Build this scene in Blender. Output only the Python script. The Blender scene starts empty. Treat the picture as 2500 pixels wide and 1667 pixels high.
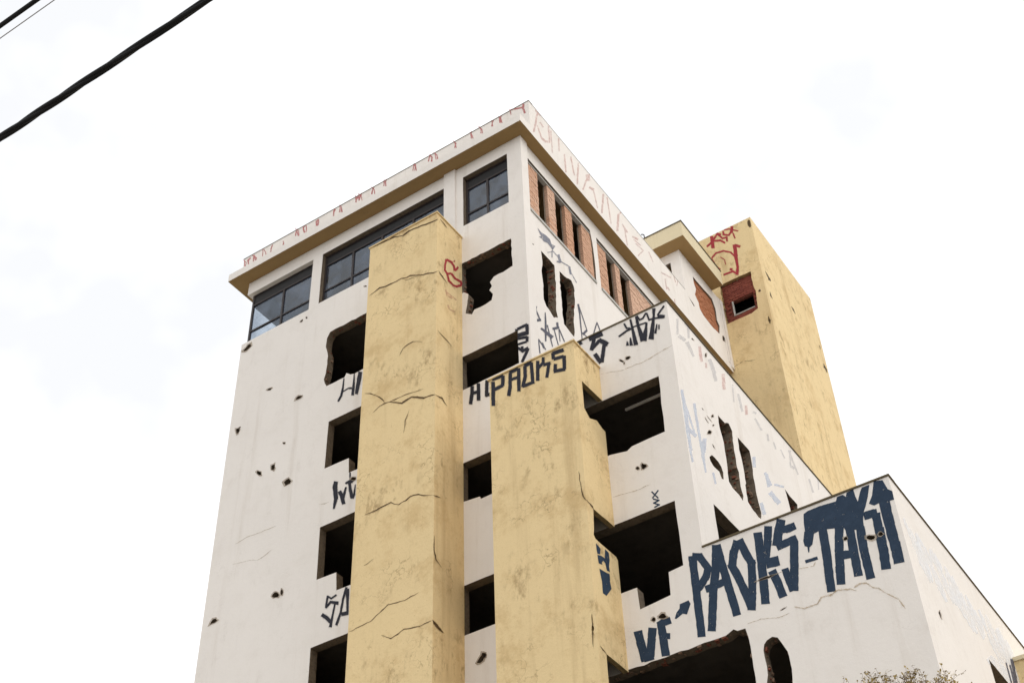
import bpy, bmesh, math, random
from mathutils import Vector, Matrix
from mathutils.geometry import delaunay_2d_cdt
random.seed(11)
scn = bpy.context.scene
# ------------------------------------------------------------------ camera
cd = bpy.data.cameras.new('camera'); cam = bpy.data.objects.new('camera', cd)
scn.collection.objects.link(cam); scn.camera = cam
cd.sensor_width = 36.0; cd.lens = 49.0086; cd.clip_start = 0.1; cd.clip_end = 3000
PITCH, YAW, ROLL = math.radians(43.10604506), math.radians(32.27204938), math.radians(-2.31501829)
fw = Vector((-math.sin(YAW)*math.cos(PITCH), math.cos(YAW)*math.cos(PITCH), math.sin(PITCH)))
rt = Vector((math.cos(YAW), math.sin(YAW), 0)); up = rt.cross(fw)
r2 = rt*math.cos(ROLL) + up*math.sin(ROLL); u2 = up*math.cos(ROLL) - rt*math.sin(ROLL)
m = Matrix((r2, u2, -fw)).transposed().to_4x4(); m.translation = (11.39862, -18.75317, 1.6)
cam.matrix_world = m
scn.render.resolution_x = 1024; scn.render.resolution_y = 682
# ------------------------------------------------------------------ overcast sky
SUN_EL, SUN_AZ = math.radians(54), math.radians(88)
w = bpy.data.worlds.new('World'); scn.world = w; w.use_nodes = True
nt = w.node_tree; N = nt.nodes; L = nt.links; N.clear()
out = N.new('ShaderNodeOutputWorld'); bg = N.new('ShaderNodeBackground'); bg.inputs[1].default_value = 0.1
sky = N.new('ShaderNodeTexSky'); sky.sky_type = 'NISHITA'; sky.sun_disc = False
sky.sun_elevation = SUN_EL; sky.sun_rotation = SUN_AZ; sky.air_density = 1.0; sky.dust_density = 3.0
tc = N.new('ShaderNodeTexCoord'); nz = N.new('ShaderNodeTexNoise')
nz.inputs['Scale'].default_value = 2.8; nz.inputs['Detail'].default_value = 5; nz.inputs['Roughness'].default_value = .55
cr = N.new('ShaderNodeValToRGB')
cr.color_ramp.elements[0].position = .36; cr.color_ramp.elements[0].color = (5.12, 5.16, 5.22, 1)
cr.color_ramp.elements[1].position = .64; cr.color_ramp.elements[1].color = (7.9, 7.88, 7.84, 1)
mx = N.new('ShaderNodeMix'); mx.data_type = 'RGBA'; mx.inputs[0].default_value = .92
L.new(tc.outputs['Generated'], nz.inputs['Vector']); L.new(nz.outputs[0], cr.inputs[0])
L.new(sky.outputs[0], mx.inputs[6]); L.new(cr.outputs[0], mx.inputs[7]); L.new(mx.outputs[2], bg.inputs[0])
L.new(bg.outputs[0], out.inputs[0])
# the sun behind the cloud: one wide, soft lamp
sd = bpy.data.lights.new('sun', 'SUN'); sd.energy = 0.5; sd.angle = math.radians(60); sd.color = (1, .975, .935)
so = bpy.data.objects.new('sun', sd); scn.collection.objects.link(so)
tosun = Vector((math.sin(SUN_AZ)*math.cos(SUN_EL), math.cos(SUN_AZ)*math.cos(SUN_EL), math.sin(SUN_EL)))
so.rotation_euler = tosun.to_track_quat('Z', 'Y').to_euler(); so.location = (20, -30, 40)
vs = scn.view_settings; vs.view_transform = 'Standard'; vs.look = 'None'; vs.exposure = 1.0; vs.gamma = 1.0
vs.use_curve_mapping = False
HOLES={
'front':'-6260 26869 304 2 307 -1 306 -3 306 0 305 0 308 3 304 -2 307 3 305 -1 304 3 307 -1 305 -4 307 3 2 304 -3 305 1 304 3 305 -4 306 1 305 -305 0 -307 -2 -306 4 -306 -2 -304 -1 -305 -2 -308 3 -305 2 -306 1 -306 -5 -305 0 -307 1 -305 1 2 -306 -2 -304 -3 -306 4 -305 1 -303/-1710 26900 334 -3 332 1 336 -1 332 2 2 305 2 303 -3 304 -2 303 3 302 -1 305 -333 -4 -334 5 -334 0 -334 -3 -3 -302 2 -304 4 -304 -3 -303 1 -301/-5750 23792 -70 136 -37 137 46 168 10 162 14 131 -8 129 10 133 -27 135 -69 233 8 132 7 146 89 163 180 20 120 -8 118 -14 128 9 123 18 140 -29 110 18 123 1 143 -1 120 12 119 -22 132 -3 126 13 115 -7 134 13 9 -135 -2 -121 -21 -119 5 -114 -12 -127 8 -130 25 -118 0 -132 0 -111 -26 -120 -1 -122 15 -135 8 -115 -6 -129 -12 -114 -128 -19 -123 4 -135 19 -129 -7 -121 -24 -139 18 -118 -9 -140 -11 -133 44 -123 109 -57 -106 -166 5 -163 -11 -141 9/-5609 21234 6 460 2 455 8 460 437 -2 435 1 438 -2 432 4 2 -467 -2 -464 1 -463 0 -467 -512 18 -517 17 -23 426/-5587 18248 -5 454 -7 455 -6 453 439 -3 439 6 440 -2 439 -1 -1 -470 -1 -471 0 -470 0 -468 -584 15 -578 20 -35 456/-5601 15049 3 521 0 519 -6 522 442 2 437 -6 435 5 442 0 -5 -524 2 -518 3 -519 -440 2 -437 -3 -438 3/-1798 25605 108 7 110 -15 114 16 118 -15 111 20 102 -19 118 -2 102 7 123 4 102 11 120 -19 109 12 104 -7 11 -110 -16 -123 17 -114 -15 -116 1 -116 12 -109 4 -124 -3 -114 -124 -20 -139 -28 -122 17 -137 -14 -107 -114 50 -161 -74 -87 95 -183 -42 -168 -158 -38 -155 -7 -164 18 -71 -117 -174 129 20 133 25 122 9 110 21 107 6 110 -124 130 -92 -6 15 119 -22 108 16 104 0 114 4 110 -3 118 -20 105 20 116/-1801 22609 303 -7 304 8 302 -5 301 -3 302 7 -4 -317 4 -324 4 -324 -305 -8 -305 -3 -298 1 -301 -14 -305 5 6 330 -13 327/-1799 19611 449 -5 452 4 449 2 0 -548 0 -540 -442 -6 -448 -13 -20 69 -441 47 -2 496/-1800 16608 451 6 449 -4 451 -2 2 -547 -5 -553 -446 -2 -455 0 -447 2 0 552/-198 19611 305 1 311 -8 311 10 308 -3 312 -8 314 10 306 0 312 -3 307 -1 316 -1 -1 -348 -21 -343 7 -351 -11 -344 -363 -3 -358 -13 -110 -63 -370 78 -316 -3 -313 -1 -314 10 -306 -4 -316 8 -312 -9 6 347 -3 350 5 346/-198 16608 308 9 306 -1 309 -8 311 10 307 -10 306 -2 315 -2 309 3 304 -1 310 2 -3 -349 7 -345 -5 -348 -1 -344 -294 -26 -16 -460 -307 -31 -306 -26 -16 450 -308 3 -309 3 -302 -11 -307 5 -307 2 -304 6 -311 -3 2 365 -7 376 8 363/-203 13605 139 1 144 -3 151 9 135 5 143 -9 139 -1 141 -9 139 25 149 -13 136 10 142 -16 145 3 147 16 130 -3 152 -23 138 24 135 -9 155 -5 140 12 134 4 140 -24 149 12 142 11 143 -8 138 -5 136 4 143 63 67 -53 142 -6 28 -173 10 -168 -4 -247 -3 -148 4 -160 -5 -136 20 -144 -1 -139 -17 -139 22 -148 -17 -132 6 -151 0 -136 8 -151 -11 -130 4 -147 11 -138 5 -150 -7 -134 6 -148 -142 -7 -148 17 -144 -2 -130 -6 -144 8 -148 -13 -133 15 -149 -2 -128 2 -146 2 -148 -23 -142 4 -132 -5 -149 21 -128 -16 -146 2 -140 9 -137 5 -145 -3 -138 -19 -142 0 -149 17 -136 -13 -141 22 -147 -9 -134 5 -136 -20 -151 13 -134 -7 10 142 -25 146 5 153 12 134 -18 148 20 145 -2 137 9 150 -26 142 0 135 19 149 -20 150 16 134 -1 147 -14 139 4 151 -1 143 6 138 8 143 -13 140/4481 11004 13 88 6 111 -14 108 -25 101 23 83 5 109 -27 99 17 100 -18 105 -7 104 2 86 -10 104 9 103 4 98 16 117 14 130 -4 109 -3 115 -9 88 -74 186 -49 113 -90 45 -99 -30 -58 -57 -28 -95 1 -115 11 -184 -10 -139 -37 -135 22 -99 -14 -114 -15 -98 -3 -100 4 -111 16 -95 -25 -105 26 -101 -14 -103 19 -110 -29 -95 13 -112 10 -94 -19 -115 12 -102 121 -5 102 0 108 2/-5598 12012 580 -4 583 5 583 -1 3 533 0 534 -1 529 -584 8 -585 -8 -583 3 0 -534 -2 -532/-1800 12312 675 -7 676 7 3 646 -2 654 -674 -2 -676 -1 3 -650/-5598 9008 580 5 587 -4 583 -1 1 535 -3 533 -2 533 -584 -2 -581 9 -582 -8 3 -529 -3 -536/-1799 9309 674 0 675 2 1 649 -3 651 -671 -1 -676 1 -2 -649/-5600 6008 583 -2 583 -1 584 3 -2 533 -1 537 3 530 -583 2 -581 -5 -584 7 1 -537 -7 -535/-1800 6312 673 3 678 -3 4 647 -4 649 -675 -3 -674 3 -2 -651/-5601 3009 583 1 583 -6 583 8 0 534 6 532 -6 532 -580 -2 -585 -2 -583 6 -5 -538 7 -530/-1799 3309 674 7 674 -5 2 647 0 650 -675 -2 -675 6 0 -653/-201 6008 542 -4 544 7 546 -1 539 -4 541 6 545 -8 542 5 5 535 -4 531 2 535 -546 4 -539 -1 -545 2 -544 -9 -540 5 -545 5 -542 -7 2 -532 3 -535/4399 6012 535 -7 531 4 533 2 8 533 -11 531 4 536 -533 -1 -531 -4 -536 3 -4 -535 8 -532/-202 3012 545 1 542 0 541 -6 543 0 547 1 543 4 542 -3 -2 534 -2 534 2 534 -540 -7 -542 1 -544 8 -547 -6 -539 0 -543 -2 -545 7 3 -536 0 -536/4400 3012 535 0 533 -3 532 0 3 535 2 535 -7 529 -534 7 -529 -3 -537 -4 4 -532 0 -534/-8520 26638 40 -48 -72 -41 -90 -38 -96 26 -44 60 91 46 48 63 114 -1/-7554 24650 -37 -21 -24 -13 -40 8 -30 20 -46 32 24 27 55 -1 57 -15/-6499 23877 -25 -43 -52 -19 -60 2 -87 12 10 50 18 38 61 18 60 -31/-8511 23716 -25 -31 -45 -15 -40 60 -16 58 -10 76 59 -7 57 -16 32 -72/-6911 22592 2 -20 -24 1 -34 14 -15 29 -12 27 23 4 31 -16 36 -19/-7594 22004 21 -66 -64 27 -42 33 -38 41 -33 66 29 40 68 -62 54 -29/-7162 21958 -25 -56 -50 35 -43 27 -9 62 0 72 54 -8 55 7 11 -77/-6642 21380 49 -59 -42 -55 -69 -1 -74 -6 -14 67 -39 70 62 45 83 6/-6758 26527 -7 -16 -16 -9 -25 5 -32 13 9 19 -7 24 33 -12 21 -7/-6596 26544 4 -22 -20 7 -18 14 -20 21 8 13 7 10 18 -6 20 -18/-8482 23866 2 -20 -17 -12 -20 -4 -18 8 -22 12 8 19 20 13 22 -10/-6664 18338 48 -71 -29 -46 -66 17 -61 16 -71 64 29 49 35 23 54 -7/-6512 18287 -14 -58 -35 18 -22 20 -15 42 3 49 19 39 27 -23 23 -30/-8443 18334 48 -37 -69 -36 -76 8 -92 -10 23 48 5 34 53 42 88 -8/-1344 14825 -66 -25 -43 16 -43 24 42 57 38 42 54 22 22 -36 20 -37/-1268 14918 -20 -33 -41 0 -42 17 -23 42 12 30 13 32 42 -14 42 -26/2357 20400 -25 -22 -28 -14 -43 6 -23 29 2 24 7 27 42 5 42 -23/2191 20357 -18 -6 -37 32 -31 40 -9 31 11 8 21 -3 28 -38 25 -33/2212 20305 -7 -17 -13 -3 -9 14 -7 16 1 18 8 12 12 -6 12 -12/2428 17602 -41 -16 -28 -23 -45 24 -12 52 1 43 22 42 42 -46 38 -21/2248 17661 17 -27 -14 -27 -31 3 -19 20 -20 18 7 26 20 19 28 -9/2238 14376 -10 -30 -29 0 -23 17 -25 26 19 24 12 26 26 -12 26 -17/2430 14389 29 -52 -67 -4 -46 17 -41 21 -15 39 40 19 38 20 51 -21/6278 14386 -32 -19 -37 0 -34 21 -37 34 3 45 47 6 40 -20 46 -23/5836 14549 -14 -16 -19 -1 -26 0 -13 31 9 28 22 10 24 -3 12 -24/6427 14395 -26 -13 -23 -10 -29 13 -14 31 14 25 21 8 25 0 11 -25/4565 14388 -92 -12 -90 -13 -123 11 -85 9 11 13 60 11 117 -1 76 -8/4591 13730 -21 -12 -25 -9 -30 -6 -27 1 -1 9 16 12 36 10 28 -2/-4676 26563 -10 -15 -29 19 -26 6 -21 30 1 22 25 -7 21 2 23 -27/-6745 26560 -1 -16 -3 -27 -43 8 -23 21 -5 18 9 15 25 7 38 0/-6601 26557 -7 -10 -8 -15 -23 18 -6 25 -13 27 15 5 20 -5 19 -23/-4650 20513 -21 -26 -46 0 -43 42 -45 36 4 33 25 20 50 -25 53 -32',
'side':'342 26698 305 -2 307 4 309 -1 310 1 311 1 308 -9 305 7 310 4 305 -5 311 -1 1 304 17 300 0 302 -13 301 -18 296 -77 457 -336 0 -334 6 -329 -1 -334 -2 -329 5 -333 -4 -330 -6 -333 0 -333 4 0 -329 2 -326 -5 -323 0 -328 5 -329/3658 26701 310 4 307 -10 308 -1 310 11 310 -3 307 3 308 -4 308 1 306 0 310 0 309 -4 3 326 -7 332 1 323 -2 329 3 324 0 328 -307 2 -311 -4 -306 7 -305 1 -311 -10 -308 -1 -308 11 -311 -7 -305 -5 -306 7 -310 -2 -5 -323 -2 -330 1 -329 0 -326 1 -321/7351 26699 322 4 329 -8 325 8 321 0 328 -1 327 -2 325 -3 319 6 329 -9 326 4 0 330 2 327 -4 322 2 330 -1 327 -3 327 -324 1 -324 -4 -327 3 -325 -6 -322 4 -329 6 -324 -7 -324 4 -326 -8 -323 5 -1 -328 0 -325 2 -328 3 -323 -10 -327/733 25611 104 5 171 -1 127 7 107 -16 88 9 4 -132 -11 -103 9 -123 -15 -121 28 -101 -15 -121 -7 -112 -22 -124 10 -121 -30 -120 7 -122 -21 -134 -8 -113 29 -100 31 -101 -102 -64 -88 -82 -126 65 -82 42 -101 19 -91 140 -6 109 6 122 2 111 18 138 -14 108 -11 102 -11 109 -9 113 21 109 22 81 21 101 3 100 -12 119 -10 106/1548 25603 100 11 106 3 123 31 114 63 109 36 108 -142 17 -115 -32 -91 -1 -116 13 -107 -10 -106 -23 -119 -26 -112 -39 -86 6 -127 -20 -93 -25 -105 -18 -112 5 -108 8 -112 -4 -124 -48 -178 -105 8 -120 25 -110 28 -99 16 -2 112 -32 124 -5 107 18 104 -13 113 10 104 2 110 -15 127 11 127 -28 108 20 97 -25 102 29 103 -3 108 10 102/4593 22606 168 1 168 -8 167 -4 9 168 -25 152 36 141 -32 148 7 159 -10 147 7 160 26 147 -27 164 26 151 -29 149 13 152 16 166 -21 142 1 152 -160 3 -160 13 -171 -6 10 -158 -24 -143 21 -160 0 -146 3 -159 2 -164 -14 -137 16 -162 -1 -149 -28 -165 8 -140 0 -162 -15 -152 18 -153/5594 22603 180 10 164 -20 160 11 20 157 -36 146 17 154 0 143 -18 157 32 151 -3 168 9 139 -27 155 27 161 -22 152 -5 145 -7 166 33 141 -18 161 -159 9 -167 -5 -173 2 -15 -161 24 -145 3 -169 -17 -143 18 -155 -18 -162 15 -141 -21 -153 7 -167 15 -152 1 -152 -31 -146 36 -162 -28 -143/8002 22598 156 3 175 -4 159 -3 -11 165 2 150 5 159 -3 136 9 158 -1 153 5 167 -3 140 4 157 -17 150 26 161 7 152 -33 152 27 152 -8 148 -160 21 -172 -7 -172 -12 -13 -150 30 -155 -11 -154 -15 -155 10 -150 7 -151 -13 -149 -3 -159 6 -155 -15 -148 34 -151 -12 -159 -11 -163 1 -149/8995 22593 170 22 166 -33 168 22 17 144 -34 163 32 146 -8 160 -11 157 -8 146 3 158 0 148 -1 158 -6 142 2 151 4 165 11 161 -3 142 8 161 -169 -10 -168 6 -164 -5 -8 -151 -1 -149 16 -164 -11 -145 -13 -151 -1 -159 17 -143 14 -158 -3 -164 4 -140 -21 -168 -17 -136 23 -162 14 -159/421 25531 -14 -19 -26 -1 -17 4 -8 13 15 15 20 10 22 4 7 -12',
'bside':'1741 19612 103 -6 99 1 103 4 104 76 105 54 119 -126 -25 -104 -8 -97 -30 -97 6 -119 -22 -118 10 -114 3 -115 -17 -105 -4 -118 58 -94 -23 -120 -5 -120 -13 -122 15 -106 43 -104 -73 -160 -157 54 -133 -4 -133 3 -132 74 7 104 3 102 22 95 17 122 9 109 6 121 -7 118 7 110 11 124 -23 128 -36 120 -27 103 -4 112 17 105/2528 19606 136 13 138 -10 122 4 128 1 103 -6 10 -149 -7 -143 -4 -120 -17 -115 -30 -117 -7 -104 14 -107 -3 -102 -16 -105 3 -102 16 -109 14 -103 25 -100 17 -107 -33 -95 -54 -97 -123 -21 -107 32 -111 3 -96 39 -106 52 17 101 -12 112 21 100 0 107 58 80 -14 110 19 106 4 110 -2 109 -4 101 -19 150 -33 147 24 110 2 112 16 116/955 18036 141 135 109 13 156 -6 113 -57 43 -110 -32 -184 -91 -42 -69 131 -116 -15 -125 -6 -110 54/790 14598 319 -2 330 7 323 -5 327 5 327 -7 321 5 6 315 -12 324 3 314 11 320 -2 320 -3 317 -3 324 -327 4 -324 -6 -323 5 -324 -7 -329 11 -320 -10 -9 -320 9 -313 -6 -320 9 -319 2 -324 -14 -318/4866 19667 218 -57 202 6 187 -3 -41 -112 6 -162 -9 -151 6 -163 -4 -164 -9 -156 -2 -158 18 -153 -6 -167 2 -153 -9 -152 2 -163 1 -161 -154 11 -149 -13 -161 4 2 165 1 153 -15 158 5 162 -8 162 0 156 0 165 3 162 -11 152 4 164 -17 152 -29 156/1050 19263 -27 -13 -26 -2 -23 1 -9 11 16 14 26 7 20 0 10 -7/1517 19432 -32 -50 -41 -28 -41 -37 -29 1 23 45 36 36 35 36 26 4/1158 19023 -13 -11 -38 15 -50 11 -10 21 13 12 35 4 46 -20 18 -20/1324 19165 -28 -4 -40 6 -59 8 -32 21 35 7 39 -2 52 -5 52 -19/1465 19160 -33 -33 -23 -28 -36 -22 -18 1 16 24 22 24 32 30 18 0/1234 18808 -43 -55 -70 -45 -77 -43 16 46 35 44 45 56 74 43 54 11/1292 18459 -26 -12 -41 7 -22 24 -7 21 22 8 24 3 33 -8 4 -20/1107 21190 -37 -18 -33 -15 -39 -5 22 30 17 18 26 20 26 -1 30 -4/1680 21207 1 -33 -47 -54 -43 -24 -8 24 13 38 25 48 43 34 26 3',
'cside':'3401 11600 363 2 355 3 362 -7 359 3 359 -3 3 341 -8 341 2 340 -2 337 2 335 5 342 -361 2 -359 -8 -358 4 -364 4 -359 -4 4 -337 -7 -340 4 -339 0 -338 2 -338/963 13288 -11 -44 -28 -65 -46 -4 -12 38 -26 34 47 50 36 22 42 17/1199 8000 449 1 450 0 453 -1 447 0 7 450 -9 450 1 452 1 450 -446 -5 -451 -1 -454 8 -447 -3 -4 -453 -1 -446 3 -449',
'c2r':'-779 19581 237 9 237 12 236 13 236 10 235 6 2 -227 0 -234 1 -227 -6 -233 -311 100 -209 21 -196 65 -274 -133 -184 133 0 225 -3 235/-755 16532 228 4 231 21 232 6 232 11 230 8 3 -229 4 -228 -13 -220 2 -227 12 -228 -9 -225 -180 149 -174 152 35 230 -134 121 -219 -5 -285 -10 -211 3 -55 63 31 140 19 232/-732 13578 377 3 378 -7 379 4 -6 -322 1 -320 3 -322 1 -324 4 -325 -11 -320 9 -325 -2 -319 -377 -3 -380 5 -374 -1 -4 319 -1 326 3 321 2 322 0 320 0 324 -7 324',
'c2f':'1575 13942 -11 -31 -17 -12 -18 9 -6 36 5 31 6 51 23 -15 16 -28',
'tf':'341 31187 11 116 -5 126 -15 125 -8 117 1 126 30 114 -18 135 8 118 -2 122 13 114 -30 118 23 116 3 126 -9 121 112 0 133 8 109 1 134 3 105 -4 135 7 107 -17 128 -5 126 13 9 -137 -22 -150 12 -134 -3 -145 8 -164 36 -163 -11 -129 -3 -125 -17 -123 -5 -136 -9 -212 -134 -51 -125 -53 -3 20 -126 -5 -144 -1 -142 10 -139 -1 -133 -2/1631 31903 -20 -13 -19 -15 -24 20 -13 35 13 24 13 25 29 -5 12 -37',
'ann':'9186 31637 110 9 114 -12 113 12 106 4 102 6 97 5 103 9 107 14 128 11 117 18 129 14 124 18 -124 -19 -119 -33 -113 -30 129 20 122 24 72 -127 40 -96 39 -108 -2 -140 -12 -116 -5 -124 -16 -117 57 -83 65 -85 -38 -101 -25 -101 -27 -103 -41 -104 -113 -25 -112 -11 -106 -29 -114 -16 -114 1 -120 11 -117 11 -115 1 -117 12 -105 62 -96 67 -9 113 3 117 -92 85 -86 96 -8 18 55 118 50 112 49 121 -51 100 -37 97 -1 139/8535 30302 308 -53 94 -58 -44 -58 -255 139/10928 30399 -30 -86 -34 -82 -62 -27 -70 -24 17 91 3 88 74 66 51 -13'}
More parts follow.
